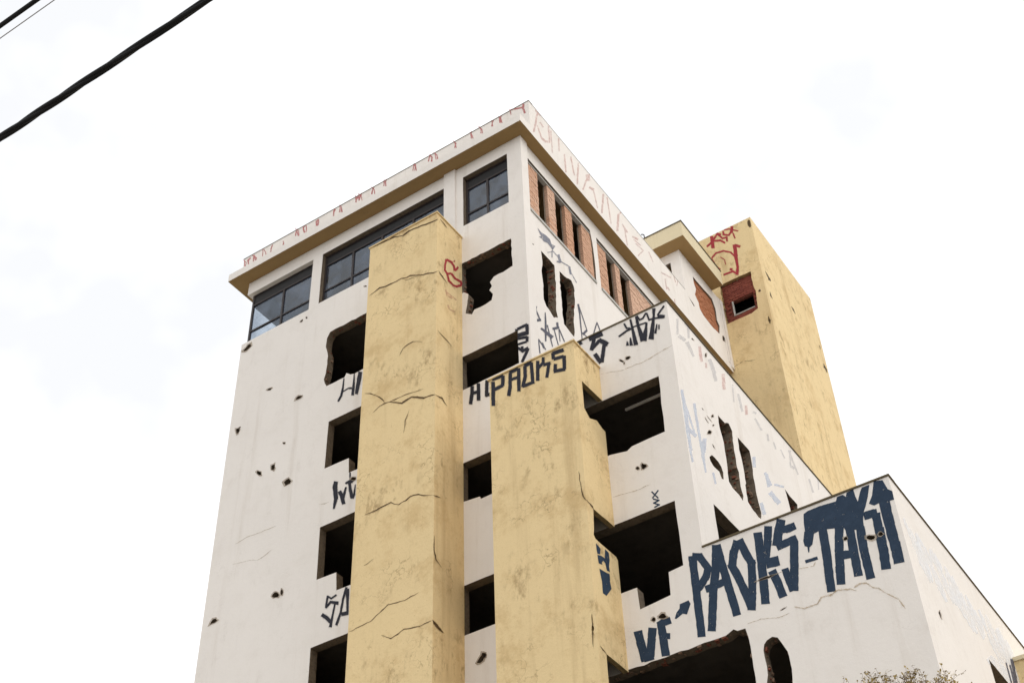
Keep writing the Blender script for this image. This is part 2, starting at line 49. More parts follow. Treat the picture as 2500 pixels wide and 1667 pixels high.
PAINT={
'navy|front':'3002 15357 -6 -59 5 -62 -7 -58 5 -61 -1 -60 1 -60 -4 -58 0 -59 -4 -59 153 -39 -5 60 6 57 1 59 -3 61 2 59 6 58 3 59 -4 62 2 59/2994 14934 -2 -64 -3 -63 3 -65 -1 -63 -1 -63 -1 -63 -7 -61 3 -63 2 -63 -2 -62 144 -36 4 61 4 61 -6 64 2 62 4 62 6 62 -4 64 5 62 3 63 -2 65/2988 14413 -7 -59 -1 -61 0 -60 -1 -61 2 -60 2 -61 -9 -57 1 -60 2 -60 -6 -58 -1 -58 147 -35 1 58 4 58 4 58 -3 60 4 59 3 59 -2 60 0 61 -1 60 8 59 -5 62/3061 15255 62 -31 63 -30 62 -26 30 140 -63 30 -63 28 -62 33/3132 15291 24 -57 24 -57 28 -55 20 -58 27 -54 23 -56 29 -54 121 43 -28 53 -23 57 -24 55 -28 55 -22 57 -23 57 -24 57/3300 15061 -24 -45 -22 -45 -17 -49 -24 -44 -16 -49 121 -87 20 46 26 42 15 50 28 41 19 48/3259 14919 -39 -30 -32 -38 -33 -35 -36 -33 -33 -36 -36 -33 105 -119 38 29 31 38 38 30 28 41 36 32 33 36/3124 14778 -45 -35 -45 -35 91 -129 45 34 47 33/3472 15404 -8 -67 -8 -66 -16 -64 -6 -67 -14 -63 -7 -66 -6 -66 -14 -63 155 -61 7 65 14 62 2 68 11 64 10 65 9 66 13 64 5 68/3421 14999 -17 -61 -20 -59 -14 -63 -20 -58 -13 -63 -21 -57 -17 -60 -11 -63 146 -77 17 59 13 62 20 58 15 62 19 58 14 62 17 61 14 62/3311 14614 -14 -55 -8 -58 -14 -56 -2 -60 -14 -55 -13 -55 -7 -57 152 -63 6 58 10 56 12 55 11 56 8 58 9 57 8 58/3259 14325 -12 -58 -12 -57 -8 -59 -13 -56 -11 -57 -5 -60 -10 -57 -11 -56 -16 -55 150 -61 6 58 17 54 6 59 15 55 9 57 6 59 17 55 12 57 8 59/3484 15377 1 -67 13 -67 4 -66 1 -66 8 -66 12 -66 10 -66 151 -15 -11 65 -10 66 0 65 -9 67 -5 66 -9 67 -5 66/3517 15030 8 -68 4 -68 13 -68 13 -68 1 -67 9 -67 15 -67 142 -9 -6 67 -4 66 -13 68 -8 67 -7 68 -12 68 -8 68/3562 14675 8 -61 6 -61 5 -60 6 -61 15 -60 3 -60 7 -60 9 -59 149 -11 -11 60 -6 59 -8 60 -5 60 -10 60 -5 61 -6 60 -8 61/3607 14306 4 -68 12 -68 9 -68 12 -68 3 -67 6 -67 146 -8 -9 67 -4 67 -5 67 -7 67 -11 69 -8 68/3245 14521 49 -5 49 0 48 -1 48 1 -22 140 -49 6 -48 0 -49 3 -48 -2/3358 14510 53 4 51 11 54 -2 52 8 53 5 -35 145 -53 -6 -53 -2 -52 -12 -53 -3 -53 -5/3879 15347 -20 -57 -25 -53 -27 -51 -28 -51 -25 -53 133 -99 26 51 25 52 30 49 24 53 21 56/3785 15172 -16 -56 -15 -56 -12 -57 -16 -56 -14 -56 -15 -56 139 -75 17 54 16 55 11 58 24 51 9 59 17 55/3690 14895 21 -66 19 -66 20 -66 20 -66 25 -64 136 24 -18 65 -16 66 -28 65 -20 66 -17 67/3758 14687 14 -63 19 -62 14 -62 19 -62 13 -61 10 -62 15 -61 140 13 -13 61 -9 62 -21 61 -11 62 -12 62 -22 62 -11 62/3838 14370 15 -61 10 -62 15 -62 14 -61 13 -61 11 -61 10 -60 137 7 -12 60 -6 61 -12 61 -15 61 -16 61 -4 62 -12 62/3908 15294 15 -63 21 -61 16 -62 15 -61 14 -62 13 -61 140 17 -13 61 -14 61 -15 62 -17 61 -16 62 -13 63/3974 15034 21 -68 18 -68 28 -65 17 -68 25 -65 136 31 -25 65 -22 66 -19 68 -19 67 -21 68/4069 14851 -8 -61 -10 -61 -4 -62 -7 -61 -8 -61 -9 -59 -3 -62 144 -49 7 60 7 61 1 62 9 60 7 61 9 61 7 61/4032 14536 -10 -56 -7 -58 -8 -57 -8 -57 -13 -54 -13 -55 -6 -57 141 -53 7 56 12 55 10 55 8 56 13 55 9 57 10 56/3986 14249 -12 -54 -6 -55 -17 -52 -8 -55 -12 -53 -11 -53 143 -59 10 53 14 52 5 56 16 52 6 56 17 51/4256 15326 -2 -64 2 -64 -1 -63 -7 -61 1 -64 -1 -62 148 -38 2 62 3 62 8 61 -3 64 6 61 -1 64/4253 15069 -11 -67 1 -70 -6 -68 -4 -68 1 -69 -10 -66 3 -69 150 -41 5 67 3 68 4 67 7 67 0 69 7 68 6 68/4232 14709 -10 -66 -2 -68 -4 -67 -5 -66 -3 -67 -2 -67 -6 -65 156 -41 1 66 8 65 3 67 6 66 -3 68 9 66 -1 69/4209 14359 -7 -60 -5 -60 -5 -59 1 -62 -5 -59 -7 -59 -6 -59 152 -44 0 60 5 59 11 58 5 59 0 62 9 58 3 61/4473 15379 -10 -63 -15 -60 -14 -61 -8 -63 -14 -60 -10 -62 134 -60 14 60 6 63 19 58 11 62 13 61 12 61/4424 15118 -9 -59 -17 -56 -23 -52 -14 -56 -14 -57 -17 -55 132 -72 12 58 18 53 16 56 14 56 19 54 19 54/4369 14887 -29 -68 -37 -62 122 -94 32 66 33 64/4388 14551 91 -7 90 -12 -6 191 -92 12 -91 15/4451 14547 87 -20 85 -2 -9 194 -87 5 -86 10/4389 14475 20 -71 13 -71 17 -71 19 -70 140 18 -17 71 -14 70 -18 71 -14 72/4435 14314 14 -65 8 -66 13 -65 12 -65 4 -64 15 -65 145 4 -14 64 -10 65 -12 64 -7 65 -9 66 -19 65/4862 14903 -4 -65 -14 -61 -10 -62 -13 -61 -10 -62 -14 -60 -6 -63 -8 -62 -16 -58 -8 -61 143 -56 9 61 14 59 12 61 6 62 13 60 8 62 13 61 14 60 8 63 12 62/4774 14397 -9 -58 -7 -59 -16 -56 -3 -60 -15 -55 -8 -58 -13 -56 140 -54 15 55 4 59 16 55 13 56 4 60 10 57 17 56/4627 14436 8 -54 4 -55 7 -54 10 -55 4 -54 124 -4 -4 54 -8 54 -7 55 -8 54 -7 55/4649 14256 8 -57 9 -58 14 -56 5 -57 11 -57 119 6 -10 56 -7 57 -11 57 -7 57 -14 57/5002 15232 -64 -1 -64 5 -63 -9 24 -150 64 -5 63 7 63 4/4919 15222 -56 8 -56 12 -56 16 -6 -150 56 -12 56 -15 55 -12/4716 15433 -20 -72 -30 -64 -28 -65 -24 -68 140 -96 32 61 28 66 27 65 22 70/4648 15270 -19 -65 -23 -63 -17 -66 -22 -63 -21 -62 147 -86 21 62 26 60 15 67 25 61 19 65/4633 14808 60 3 60 7 60 4 -27 148 -61 4 -61 -7 -59 -8/4723 14819 49 -3 47 6 48 6 48 -2 48 3 48 2 -28 153 -49 0 -48 0 -47 -9 -49 1 -48 -4 -48 -4/5194 15315 82 29 221 6 288 -29 35 77 103 -3 43 -62 29 73 121 17 6 -148 21 -116 72 160 49 75 134 -1 -74 -207 -71 -160 -67 -117 -33 -132 -16 -158 -302 86 -33 107 -128 12 -159 46 -137 16 -88 -15 -133 97 8 167/5146 14984 155 -107 -66 -192 -63 -36 -73 61 -4 106/5141 14681 1 -23 -2 -22 0 -22 -2 -22 -1 -22 19 -7 5 21 6 20 4 21 6 21 6 20/5385 14926 -3 -70 -6 -68 -5 -68 -1 -70 -1 -68 -8 -67 3 -69 -9 -66 152 -33 5 67 5 67 3 68 1 68 3 68 6 68 -1 70 3 69/5362 14501 -4 -64 -4 -64 -1 -65 -10 -62 -1 -65 -9 -62 -2 -63 -4 -63 141 -36 6 62 11 62 -1 64 10 62 6 63 7 63 5 63 6 64/5331 14108 -5 -63 -4 -63 -5 -62 3 -64 -6 -62 -4 -62 143 -33 3 62 7 61 2 63 3 62 7 62 10 62/5667 14863 -9 -68 -14 -66 -18 -63 -10 -66 -13 -66 -13 -64 -18 -63 147 -60 16 63 13 64 12 66 11 65 13 66 19 63 13 65/5598 14514 -9 -62 -14 -61 -11 -61 -9 -62 -9 -62 -7 -62 -17 -59 -9 -61 148 -50 13 59 11 61 7 62 8 62 13 60 4 64 14 60 12 61/5529 14135 -4 -68 -9 -66 -11 -65 -6 -66 -10 -65 142 -44 8 65 12 64 11 65 5 67 9 66/5835 14756 -6 -66 -1 -67 -3 -66 -6 -65 -7 -65 -3 -65 -2 -65 151 -31 5 64 2 65 3 66 0 66 7 65 1 66 7 66/5818 14411 -2 -70 -8 -68 2 -70 -1 -69 -9 -68 6 -69 138 -24 4 68 5 68 0 69 4 68 5 69 -4 70/5808 14114 -8 -69 3 -72 -4 -70 -6 -69 148 -29 2 70 -2 71 7 69 8 69/5687 14206 58 -9 58 -11 57 -17 12 155 -58 10 -58 20 -58 13/6008 14704 -3 -69 -10 -67 -7 -68 -2 -68 -5 -68 2 -69 -5 -67 143 -30 0 68 11 65 1 69 5 67 9 67 4 68 -1 70/5980 14340 -4 -69 3 -70 -4 -69 6 -70 -5 -68 1 -69 145 -19 3 68 -4 69 2 68 -3 70 7 68 -6 71/5979 14039 -5 -67 7 -67 1 -67 -3 -66 -1 -66 146 -16 -1 66 -4 66 4 66 -2 67 -2 67/6302 14558 -8 -77 -4 -78 -8 -77 -2 -78 157 -35 7 77 3 77 3 78 6 77/6284 14373 2 -76 -8 -74 0 -75 -3 -75 -8 -73 162 -28 0 75 9 73 -5 75 11 73 -1 76/6278 14131 -2 -71 -16 -67 2 -72 -9 -68 -6 -69 154 -37 9 68 -1 70 14 67 1 71 13 68/6465 14373 2 -81 9 -81 -5 -80 -1 -79 177 -16 -7 80 -1 80 1 80 3 81/6480 14195 -3 -79 -2 -78 -11 -77 6 -78 -9 -77 173 -27 3 77 4 77 2 78 1 78 7 78/5060 14385 27 -1 27 0 28 -3 27 -1 27 -2 27 -2 27 0 27 -2 -5 62 -27 1 -28 4 -27 -1 -27 1 -27 3 -27 0 -28 5 -27 0/6182 14772 63 -9 63 1 63 -7 -7 161 -63 -3 -64 9 -63 0/6272 14768 67 -8 66 -16 7 153 -67 14 -67 11/6308 14838 -5 -71 3 -72 -8 -70 -2 -71 -2 -70 145 -27 2 71 4 70 -1 71 3 71 12 69/6476 15009 -3 -79 -3 -79 0 -79 -1 -79 0 -78 1 -78 174 -27 2 78 1 78 -6 79 11 77 1 79 4 79/6469 14676 2 -76 0 -76 3 -76 -9 -74 1 -74 179 -19 -2 74 -2 75 -1 75 0 76 4 75/6479 15427 147 -45 45 -202 65 -71 -6 -165 -93 9 -165 30 -85 -10 -75 70 82 123 53 157/1790 14292 9 -66 14 -66 10 -66 0 -64 14 -66 164 -19 -7 64 -15 66 -6 65 -9 66 -1 65/1816 14082 10 -70 18 -69 9 -69 10 -68 5 -68 15 -68 162 -13 -15 68 -7 68 -9 68 -9 68 -13 69 -7 69/2083 14274 -11 -61 -14 -59 -6 -62 -13 -59 -9 -61 145 -64 18 57 5 62 19 57 11 60 13 60/2043 14078 -6 -58 -15 -55 -10 -55 -6 -58 -8 -57 -12 -55 147 -61 14 53 7 57 15 54 9 56 9 57 15 54/1943 13649 63 -2 63 -5 63 -3 -22 155 -64 13 -64 5 -64 6/2253 14275 0 -60 6 -60 -5 -58 10 -61 4 -59 2 -59 150 -28 -6 60 4 57 -4 60 -5 59 -6 61 -4 60/2261 14032 2 -66 0 -65 3 -65 3 -65 1 -64 4 -65 152 -30 3 63 -7 65 -4 65 1 65 -4 65 1 65/2302 14171 56 5 52 16 53 13 -59 145 -55 -10 -52 -17 -54 -13/2352 14200 61 -11 60 0 59 0 -24 142 -60 9 -60 1 -60 1/2361 13949 53 -20 53 -20 13 110 -53 21 -53 19/2596 14258 48 101 68 57 10 79 174 11 29 -78 -93 -176 -75 44 -128 -55/2443 16997 40 -69 40 -68 38 -69 23 13 -39 68 -39 69 -41 69/2584 16986 -48 -41 -47 -40 -47 -40 19 -27 48 39 47 42 47 41/2459 16817 64 -44 63 -44 9 26 -64 44 -63 46/2586 16766 -66 -7 -67 -7 9 -31 67 7 66 5/2452 16732 66 -52 65 -52 11 23 -65 53 -65 53/2475 16621 58 9 57 10 -11 31 -57 -9 -58 -11',
'black|front':'-1555 21639 -2 -54 -2 -53 1 -54 -1 -54 92 -47 3 53 -4 55 3 53 3 53/-1556 21501 -3 -47 -7 -43 -8 -43 -8 -44 -5 -45 -3 -45 -8 -44 -6 -43 94 -60 2 46 6 44 11 40 1 48 9 42 6 45 5 44 7 45/-1389 21628 -3 -48 2 -51 1 -50 -2 -48 -4 -48 6 -52 -5 -47 0 -49 0 -49 -1 -48 96 -47 -3 50 6 46 -3 50 -2 51 3 48 -1 49 -2 51 2 48 -1 50 -1 50/-1504 21361 42 -14 40 -5 42 -15 41 -8 -18 94 -42 12 -41 8 -41 10 -41 9/-1163 21604 -1 -46 -3 -45 -6 -43 3 -48 -6 -44 2 -47 -7 -43 1 -46 -4 -44 0 -46 89 -48 1 45 2 45 2 45 2 45 3 45 -1 46 5 44 0 46 6 44 0 46/-1150 21118 37 -6 36 -7 35 -2 38 -11 35 -2 -19 89 -37 7 -37 10 -36 4 -37 8 -37 9/1466 21319 41 -2 41 -2 42 -6 40 0 42 -8 39 4 41 -2 41 -6 -27 126 -40 2 -42 6 -41 1 -40 0 -41 2 -42 9 -41 -1 -42 6/1537 21362 -13 -39 -15 -38 -10 -42 -16 -37 -14 -39 -10 -41 -15 -38 79 -67 11 41 16 37 9 42 16 37 11 41 16 37 9 43/1508 21029 27 18 25 20 27 17 25 21 29 14 25 20 27 19 25 19 -51 88 -25 -20 -25 -22 -28 -16 -27 -17 -25 -21 -26 -20 -27 -18 -24 -21/1654 21202 39 -47 38 -49 37 -49 40 -46 38 -47 56 78 -35 52 -39 47 -39 48 -42 42 -35 53/1748 21066 -9 -45 -8 -43 -10 -43 -10 -43 -6 -45 -14 -40 -6 -44 -11 -42 -10 -42 -7 -45 81 -56 11 41 5 46 10 42 12 40 7 45 8 44 12 41 8 44 11 42 11 42/1511 20903 20 -52 24 -52 17 -53 20 -52 26 -50 16 -53 86 23 -24 51 -18 52 -23 51 -16 54 -21 52 -21 52/1222 21338 37 0 35 5 -29 91 -36 -2 -34 -6/2425 21402 3 -36 1 -36 4 -36 3 -36 2 -36 3 -36 2 -36 2 -35 55 -15 -3 36 -6 36 -3 36 -4 37 -4 36 -3 36 -3 36 -4 37/2441 21163 1 -46 3 -47 -1 -45 3 -46 1 -46 0 -45 5 -47 -2 -45 0 -45 5 -46 -3 -44 101 -28 -4 46 -5 46 -10 48 0 45 -8 47 -6 47 -5 47 -3 46 -9 49 -5 47 -5 47/2559 21415 1 -39 2 -40 4 -40 -1 -39 3 -40 3 -39 1 -40 4 -39 57 -19 0 39 0 38 -2 40 -1 39 -3 40 1 38 -3 40 -3 40/2568 21147 9 -53 3 -53 6 -53 5 -52 2 -52 8 -53 6 -52 2 -52 8 -52 120 -14 -13 52 -9 53 -14 53 -10 53 -13 53 -11 53 -14 54 -13 54 -11 54/2780 21122 -8 -29 -7 -30 -7 -30 -6 -29 -8 -30 -7 -29 55 -37 7 30 2 33 5 31 5 31 2 33 6 30/2749 20994 -20 -39 -18 -41 -15 -42 -14 -44 -19 -39 -19 -39 -14 -43 115 -89 14 43 3 51 13 44 7 49 8 48 6 49 6 49/2476 21137 23 -2 23 -2 24 -4 23 -5 23 -2 24 -4 23 -5 23 -2 24 -4 23 -3 23 -6 23 -3 23 -2 24 -4 -6 42 -23 2 -24 4 -23 6 -23 1 -23 4 -24 5 -23 4 -23 2 -24 2 -23 5 -23 2 -24 4 -23 6 -24 3/2152 21053 24 4 22 8 23 6 23 6 22 8 23 5 23 6 21 10 23 6 -20 51 -22 -8 -23 -5 -23 -6 -22 -8 -23 -6 -22 -7 -23 -6 -22 -9 -23 -5/2326 21109 26 -3 24 2 25 -1 25 -1 25 0 25 -2 -13 55 -24 1 -25 -1 -25 0 -25 1 -25 0 -25 1/2277 21361 11 -36 9 -35 10 -35 10 -36 12 -35 35 4 -10 35 -10 35 -10 35 -12 36 -10 35/2326 21189 24 -13 23 -14 24 -15 24 -13 4 47 -24 11 -23 14 -24 15 -24 12/2967 21414 -4 -36 -2 -37 -3 -36 -1 -38 0 -38 -4 -35 47 -27 5 35 6 35 6 34 8 34 8 33 6 35/2960 21234 -11 -39 -9 -41 -13 -37 -11 -39 -10 -40 -13 -37 -9 -40 -13 -37 -9 -40 -10 -39 -12 -38 -12 -37 -11 -39 -13 -37 -9 -39 110 -77 10 39 3 44 7 41 6 41 12 38 6 42 6 42 5 43 9 40 6 42 3 44 7 42 7 41 8 42 5 43/2588 21408 12 -33 12 -32 12 -33 10 -33 12 -33 31 8 -13 32 -9 33 -13 33 -10 33 -13 33/2650 21240 24 2 24 1 25 -1 24 3 -11 45 -24 -2 -24 -1 -25 1 -24 -1/2736 21239 17 18 15 20 16 19 15 19 16 20 14 20 -27 38 -16 -19 -16 -20 -14 -20 -16 -20 -16 -19 -14 -20/2808 21370 8 -35 3 -34 6 -34 7 -34 4 -34 8 -34 4 -33 36 -4 -5 33 -5 34 -5 34 -8 34 -4 34 -5 34 -7 34/2854 21126 27 -6 27 -3 26 -5 27 -4 27 -5 -7 49 -27 3 -27 7 -26 2 -27 5 -26 3/2958 21111 24 -8 25 -13 24 -9 24 -9 25 -11 24 -12 24 -12 25 -9 24 -11 24 -11 2 47 -25 10 -24 12 -24 10 -24 10 -25 10 -24 10 -25 11 -24 11 -24 11 -25 12/3219 21358 -17 -17 -17 -18 -17 -17 -18 -15 -17 -17 -18 -16 -17 -18 -17 -16 -17 -17 -16 -19 26 -41 16 18 19 15 17 16 17 18 16 18 17 17 17 17 19 14 17 17 17 18/3053 21120 32 -19 31 -20 32 -21 32 -18 31 -22 11 64 -31 18 -31 23 -32 21 -32 17 -31 22/2385 20913 -4 -35 -4 -35 -6 -34 -3 -35 -4 -35 0 -36 76 -29 -4 38 -8 39 -3 37 -5 39 -3 37 -5 38/2308 20853 -7 -36 -9 -35 -7 -35 66 -26 -6 41 -9 42 -8 42/3010 20950 -9 -24 -7 -25 -8 -24 -8 -25 -9 -23 -7 -25 -9 -23 -8 -25 -7 -25 44 -34 8 25 5 26 6 26 6 25 4 28 6 26 7 25 5 26 5 27/3053 20909 -4 -31 -4 -31 -2 -31 -4 -30 25 -14 4 30 3 31 4 31 3 30/-278 22597 33 -1 33 -2 31 4 32 0 34 -3 32 2 33 -3 31 1 -26 89 -31 -3 -33 1 -34 5 -31 -5 -33 2 -32 -2 -33 1 -33 2/-79 22672 1 -52 -7 -48 5 -53 -4 -49 -2 -50 -2 -50 84 -43 2 49 0 51 3 49 3 50 -1 51 -1 52/-288 22390 43 -7 44 -11 44 -13 44 -10 43 -7 45 -17 -20 124 -45 16 -44 14 -43 9 -43 6 -45 11 -45 17/-346 22673 -4 -42 -2 -43 -3 -43 -2 -42 -4 -42 66 -39 8 39 2 43 2 43 4 42 -1 45/-339 22333 34 -16 34 -7 33 -15 34 -10 33 -9 34 -14 34 -15 33 -11 33 -11 -8 84 -34 13 -33 9 -34 14 -33 7 -34 15 -33 9 -34 16 -34 10 -34 12/-329 22160 30 -6 29 -2 31 -7 29 -6 30 -7 30 -4 30 -7 30 -7 30 -5 -13 67 -30 5 -30 7 -30 7 -30 4 -30 8 -30 5 -30 7 -30 6 -30 6/-80 22308 -6 -49 -2 -50 -7 -48 68 -43 8 47 4 50 6 48/-332 22085 29 -43 32 -41 32 -40 30 -42 31 -41 41 45 -32 40 -30 42 -30 42 -31 41 -32 41/-227 22087 4 -44 1 -42 2 -43 4 -43 66 -28 1 42 -3 43 -1 42 -5 44/-190 21885 36 0 33 5 35 3 33 7 -29 83 -35 -3 -36 1 -34 -7 -33 -6/-93 21891 37 8 37 8 -33 85 -37 -7 -39 -4/-68 21960 -16 -27 -14 -29 -15 -28 -16 -28 -16 -27 -18 -25 -16 -28 -14 -29 -17 -26 -13 -30 -17 -26 60 -65 18 25 13 30 15 28 19 24 14 30 18 25 12 31 20 23 13 30 18 26 16 27/-5230 23773 1 -24 -3 -23 -1 -24 -3 -22 -3 -23 0 -24 -1 -23 -4 -22 0 -25 -3 -22 -3 -22 1 -25 -4 -21 1 -25 58 -36 -3 25 3 23 0 24 -3 26 3 22 -1 25 -1 25 0 24 -1 25 2 23 1 24 0 24 -2 25 2 24/-5251 23491 -5 -27 -4 -28 -7 -26 -4 -28 -3 -29 -6 -26 -4 -28 -4 -28 -4 -28 66 -47 3 28 3 29 6 26 3 29 5 27 1 30 6 26 4 28 1 30/-5280 23291 -10 -21 -9 -23 -14 -18 -8 -23 -14 -17 -11 -20 -9 -23 -14 -17 52 -52 13 18 11 19 14 18 12 20 12 19 14 16 12 20 11 21/-5209 23324 18 2 17 2 17 2 17 3 17 3 17 2 18 1 17 3 16 3 18 2 -21 40 -17 -3 -17 -2 -17 -3 -16 -4 -16 -4 -17 -3 -17 -2 -16 -5 -17 -3 -17 -3/-5067 23351 26 -13 26 -15 26 -13 26 -16 26 -11 -9 67 -26 9 -25 6 -25 9 -25 7 -26 8/-4912 23756 0 -24 -2 -24 0 -24 -3 -23 1 -25 -3 -23 2 -25 -3 -22 -1 -24 0 -24 -1 -24 -3 -23 -1 -23 -1 -24 67 -37 -1 24 0 24 -3 26 -3 26 -1 25 0 24 -3 26 -2 26 -1 24 -3 26 -2 26 -1 25 -3 26 -1 25/-4927 23473 -2 -34 -3 -34 -2 -34 0 -35 -1 -34 -4 -33 -1 -35 -5 -32 -4 -32 1 -36 -3 -33 88 -54 -2 36 -1 35 0 35 5 32 -1 36 2 34 1 34 1 35 -4 38 3 33 2 35/-4773 23753 -3 -54 -5 -53 -12 -47 -11 -48 -1 -55 127 -88 5 52 5 52 5 52 1 55 9 50/-4793 23582 -8 -43 -3 -46 -3 -46 -5 -45 -5 -44 -1 -48 -6 -43 -8 -42 -4 -46 -2 -46 -1 -47 88 -61 10 40 7 43 6 44 11 39 3 46 8 43 13 38 4 46 5 44 10 41 11 41/-5290 20733 -7 -46 -13 -41 -2 -48 -15 -41 140 -86 5 47 -1 50 7 45 0 50/-5323 20631 9 -53 4 -51 11 -53 12 -54 4 -51 10 -53 9 -52 11 -53 119 -42 -5 50 -9 52 -6 51 -9 53 -6 51 -7 52 -2 50 -9 53/-5254 20306 -5 -32 3 -36 1 -36 -2 -34 0 -34 -6 -31 -1 -34 1 -35 -1 -34 -2 -33 52 -32 8 29 8 29 6 31 11 28 6 31 11 28 4 31 11 29 8 29 4 32/-5159 20370 25 -55 28 -54 28 -54 91 8 -27 54 -25 55 -24 54/-5115 20302 14 -48 19 -49 12 -48 15 -48 13 -48 17 -48 16 -48 102 -19 -19 49 -13 47 -16 48 -10 47 -14 48 -18 49 -15 49/-4953 20422 -6 -24 -8 -23 -7 -23 -8 -23 -5 -24 -6 -24 -10 -21 71 -49 3 26 4 25 4 26 6 24 2 26 6 24 4 25/-4991 20299 -5 -28 -6 -27 -6 -27 -5 -27 -9 -25 -4 -28 -4 -28 -7 -26 71 -47 2 29 8 25 4 29 8 25 4 28 4 28 8 25 6 28/-4855 20781 0 -21 1 -21 3 -21 0 -21 0 -20 3 -22 1 -21 2 -21 0 -20 40 -18 -2 21 -2 21 -1 21 -1 21 -2 21 1 20 -1 21 -3 22 -1 21/-4944 20495 35 -12 33 -8 35 -12 33 -8 33 -7 35 -13 -45 125 -32 4 -28 -8 -30 -1 -30 -1 -29 -4 -29 -4/-4798 20430 23 20 29 10 29 9 27 14 26 14 -33 61 -35 1 -34 -1 -35 2 -36 2 -36 3/-4874 20479 8 -39 8 -39 6 -38 4 -38 6 -38 7 -38 92 -28 -13 40 -8 38 -8 39 -8 39 -6 38 -7 38/-4846 20311 7 -42 9 -41 14 -43 11 -42 6 -41 13 -43 13 -42 97 -22 -12 42 -16 43 -7 41 -12 42 -15 43 -11 43 -14 42/-4674 20361 -2 -20 -4 -19 -2 -20 -2 -20 -3 -20 -1 -20 -4 -19 -3 -20 -2 -20 -1 -20 -3 -20 -5 -18 -4 -19 -3 -19 60 -34 4 19 -2 22 2 20 -1 22 0 21 1 20 0 21 1 21 -1 22 1 21 0 21 -1 22 0 21 2 20/-4702 20127 -8 -20 -11 -19 -7 -22 -8 -21 -12 -18 57 -47 8 21 12 18 8 21 7 21 12 18/-5009 17668 -21 -2 -17 -8 -20 -3 -19 -6 -18 -5 -18 -7 -20 -5 -19 -5 29 -44 19 5 18 7 20 4 17 8 20 3 18 7 20 3 18 7/-5110 17610 -23 20 -22 21 -23 21 -22 22 -23 21 -22 -26 24 -21 22 -21 22 -21 22 -21 23 -21/-5262 17731 -3 -22 -2 -22 -2 -22 -4 -21 1 -24 -3 -22 -2 -22 -4 -21 -2 -22 -2 -22 0 -23 -2 -22 -4 -21 57 -29 1 23 3 21 2 22 2 22 1 22 1 23 2 22 3 22 2 22 3 21 4 22 1 22 0 23/-5245 17413 17 9 16 11 13 13 17 10 15 12 15 11 17 10 14 12 15 12 -54 57 -13 -14 -14 -13 -13 -13 -15 -13 -13 -13 -12 -15 -13 -14 -16 -11 -12 -14/-5171 17515 34 -20 34 -19 34 -20 34 -20 33 -22 35 -15 33 -21 9 80 -34 18 -35 12 -34 17 -34 16 -34 17 -35 15 -34 15/-5046 17451 -2 -20 -5 -19 -1 -20 -4 -20 -5 -18 -1 -21 -5 -19 -2 -19 -3 -20 -5 -19 -1 -20 -6 -18 -1 -21 44 -24 6 18 2 20 5 19 3 19 2 20 4 19 2 20 5 19 1 21 4 18 5 19 0 21 5 19/-5082 17223 -5 -22 -6 -21 -6 -22 -4 -22 -5 -22 -3 -23 -7 -21 -2 -23 -7 -21 -4 -22 -3 -23 -6 -21 -8 -20 78 -42 6 21 1 24 3 23 0 24 3 23 1 24 6 21 0 24 2 24 5 22 1 24 4 23 2 23/-5387 17281 42 -37 41 -40 43 -36 40 -40 50 54 -42 38 -41 40 -40 39 -44 37/-5287 17200 26 -37 33 -35 29 -36 29 -36 28 -37 71 36 -32 34 -26 38 -30 35 -30 36 -28 37/-4766 17751 -6 -23 -7 -22 -8 -22 -5 -23 -8 -22 -4 -24 -6 -23 -7 -21 -6 -23 -5 -23 -7 -22 -6 -23 54 -35 8 22 8 21 4 24 9 21 8 21 7 22 6 22 5 24 7 22 7 22 6 22 7 23/-4834 17509 -4 -22 -4 -22 -3 -22 -1 -23 -3 -22 -5 -22 -2 -23 -3 -22 -5 -21 -2 -22 -3 -22 -1 -23 -4 -22 -5 -21 -1 -23 -5 -20 58 -31 1 23 4 21 3 22 2 23 3 22 6 20 2 23 2 22 2 23 3 22 5 21 1 23 4 22 1 23 6 21 1 23/-4874 17189 -11 -18 -8 -21 -7 -21 -10 -20 -5 -22 -11 -18 -8 -21 -6 -21 -8 -21 -8 -20 -9 -20 -9 -20 -7 -20 62 -42 10 18 4 23 10 19 9 20 4 23 9 20 9 20 4 23 8 20 8 21 6 21 8 21 7 21/-4759 17702 4 -33 2 -32 8 -34 1 -31 4 -32 2 -32 8 -34 4 -32 3 -32 0 -30 6 -33 66 -25 -4 32 2 30 -2 31 3 30 -3 31 2 30 -2 32 -2 31 -2 32 0 31 3 30/-4721 17389 2 -25 3 -26 1 -25 4 -26 1 -25 2 -26 2 -25 1 -24 4 -26 -1 -25 3 -25 2 -25 4 -26 53 -20 0 24 -1 25 0 25 -1 24 -5 27 0 24 0 25 -3 25 -2 25 0 25 -2 25 1 25 -4 26/-4823 17075 44 -11 44 -10 44 -10 43 -9 -25 101 -44 8 -42 4 -44 11 -45 12',
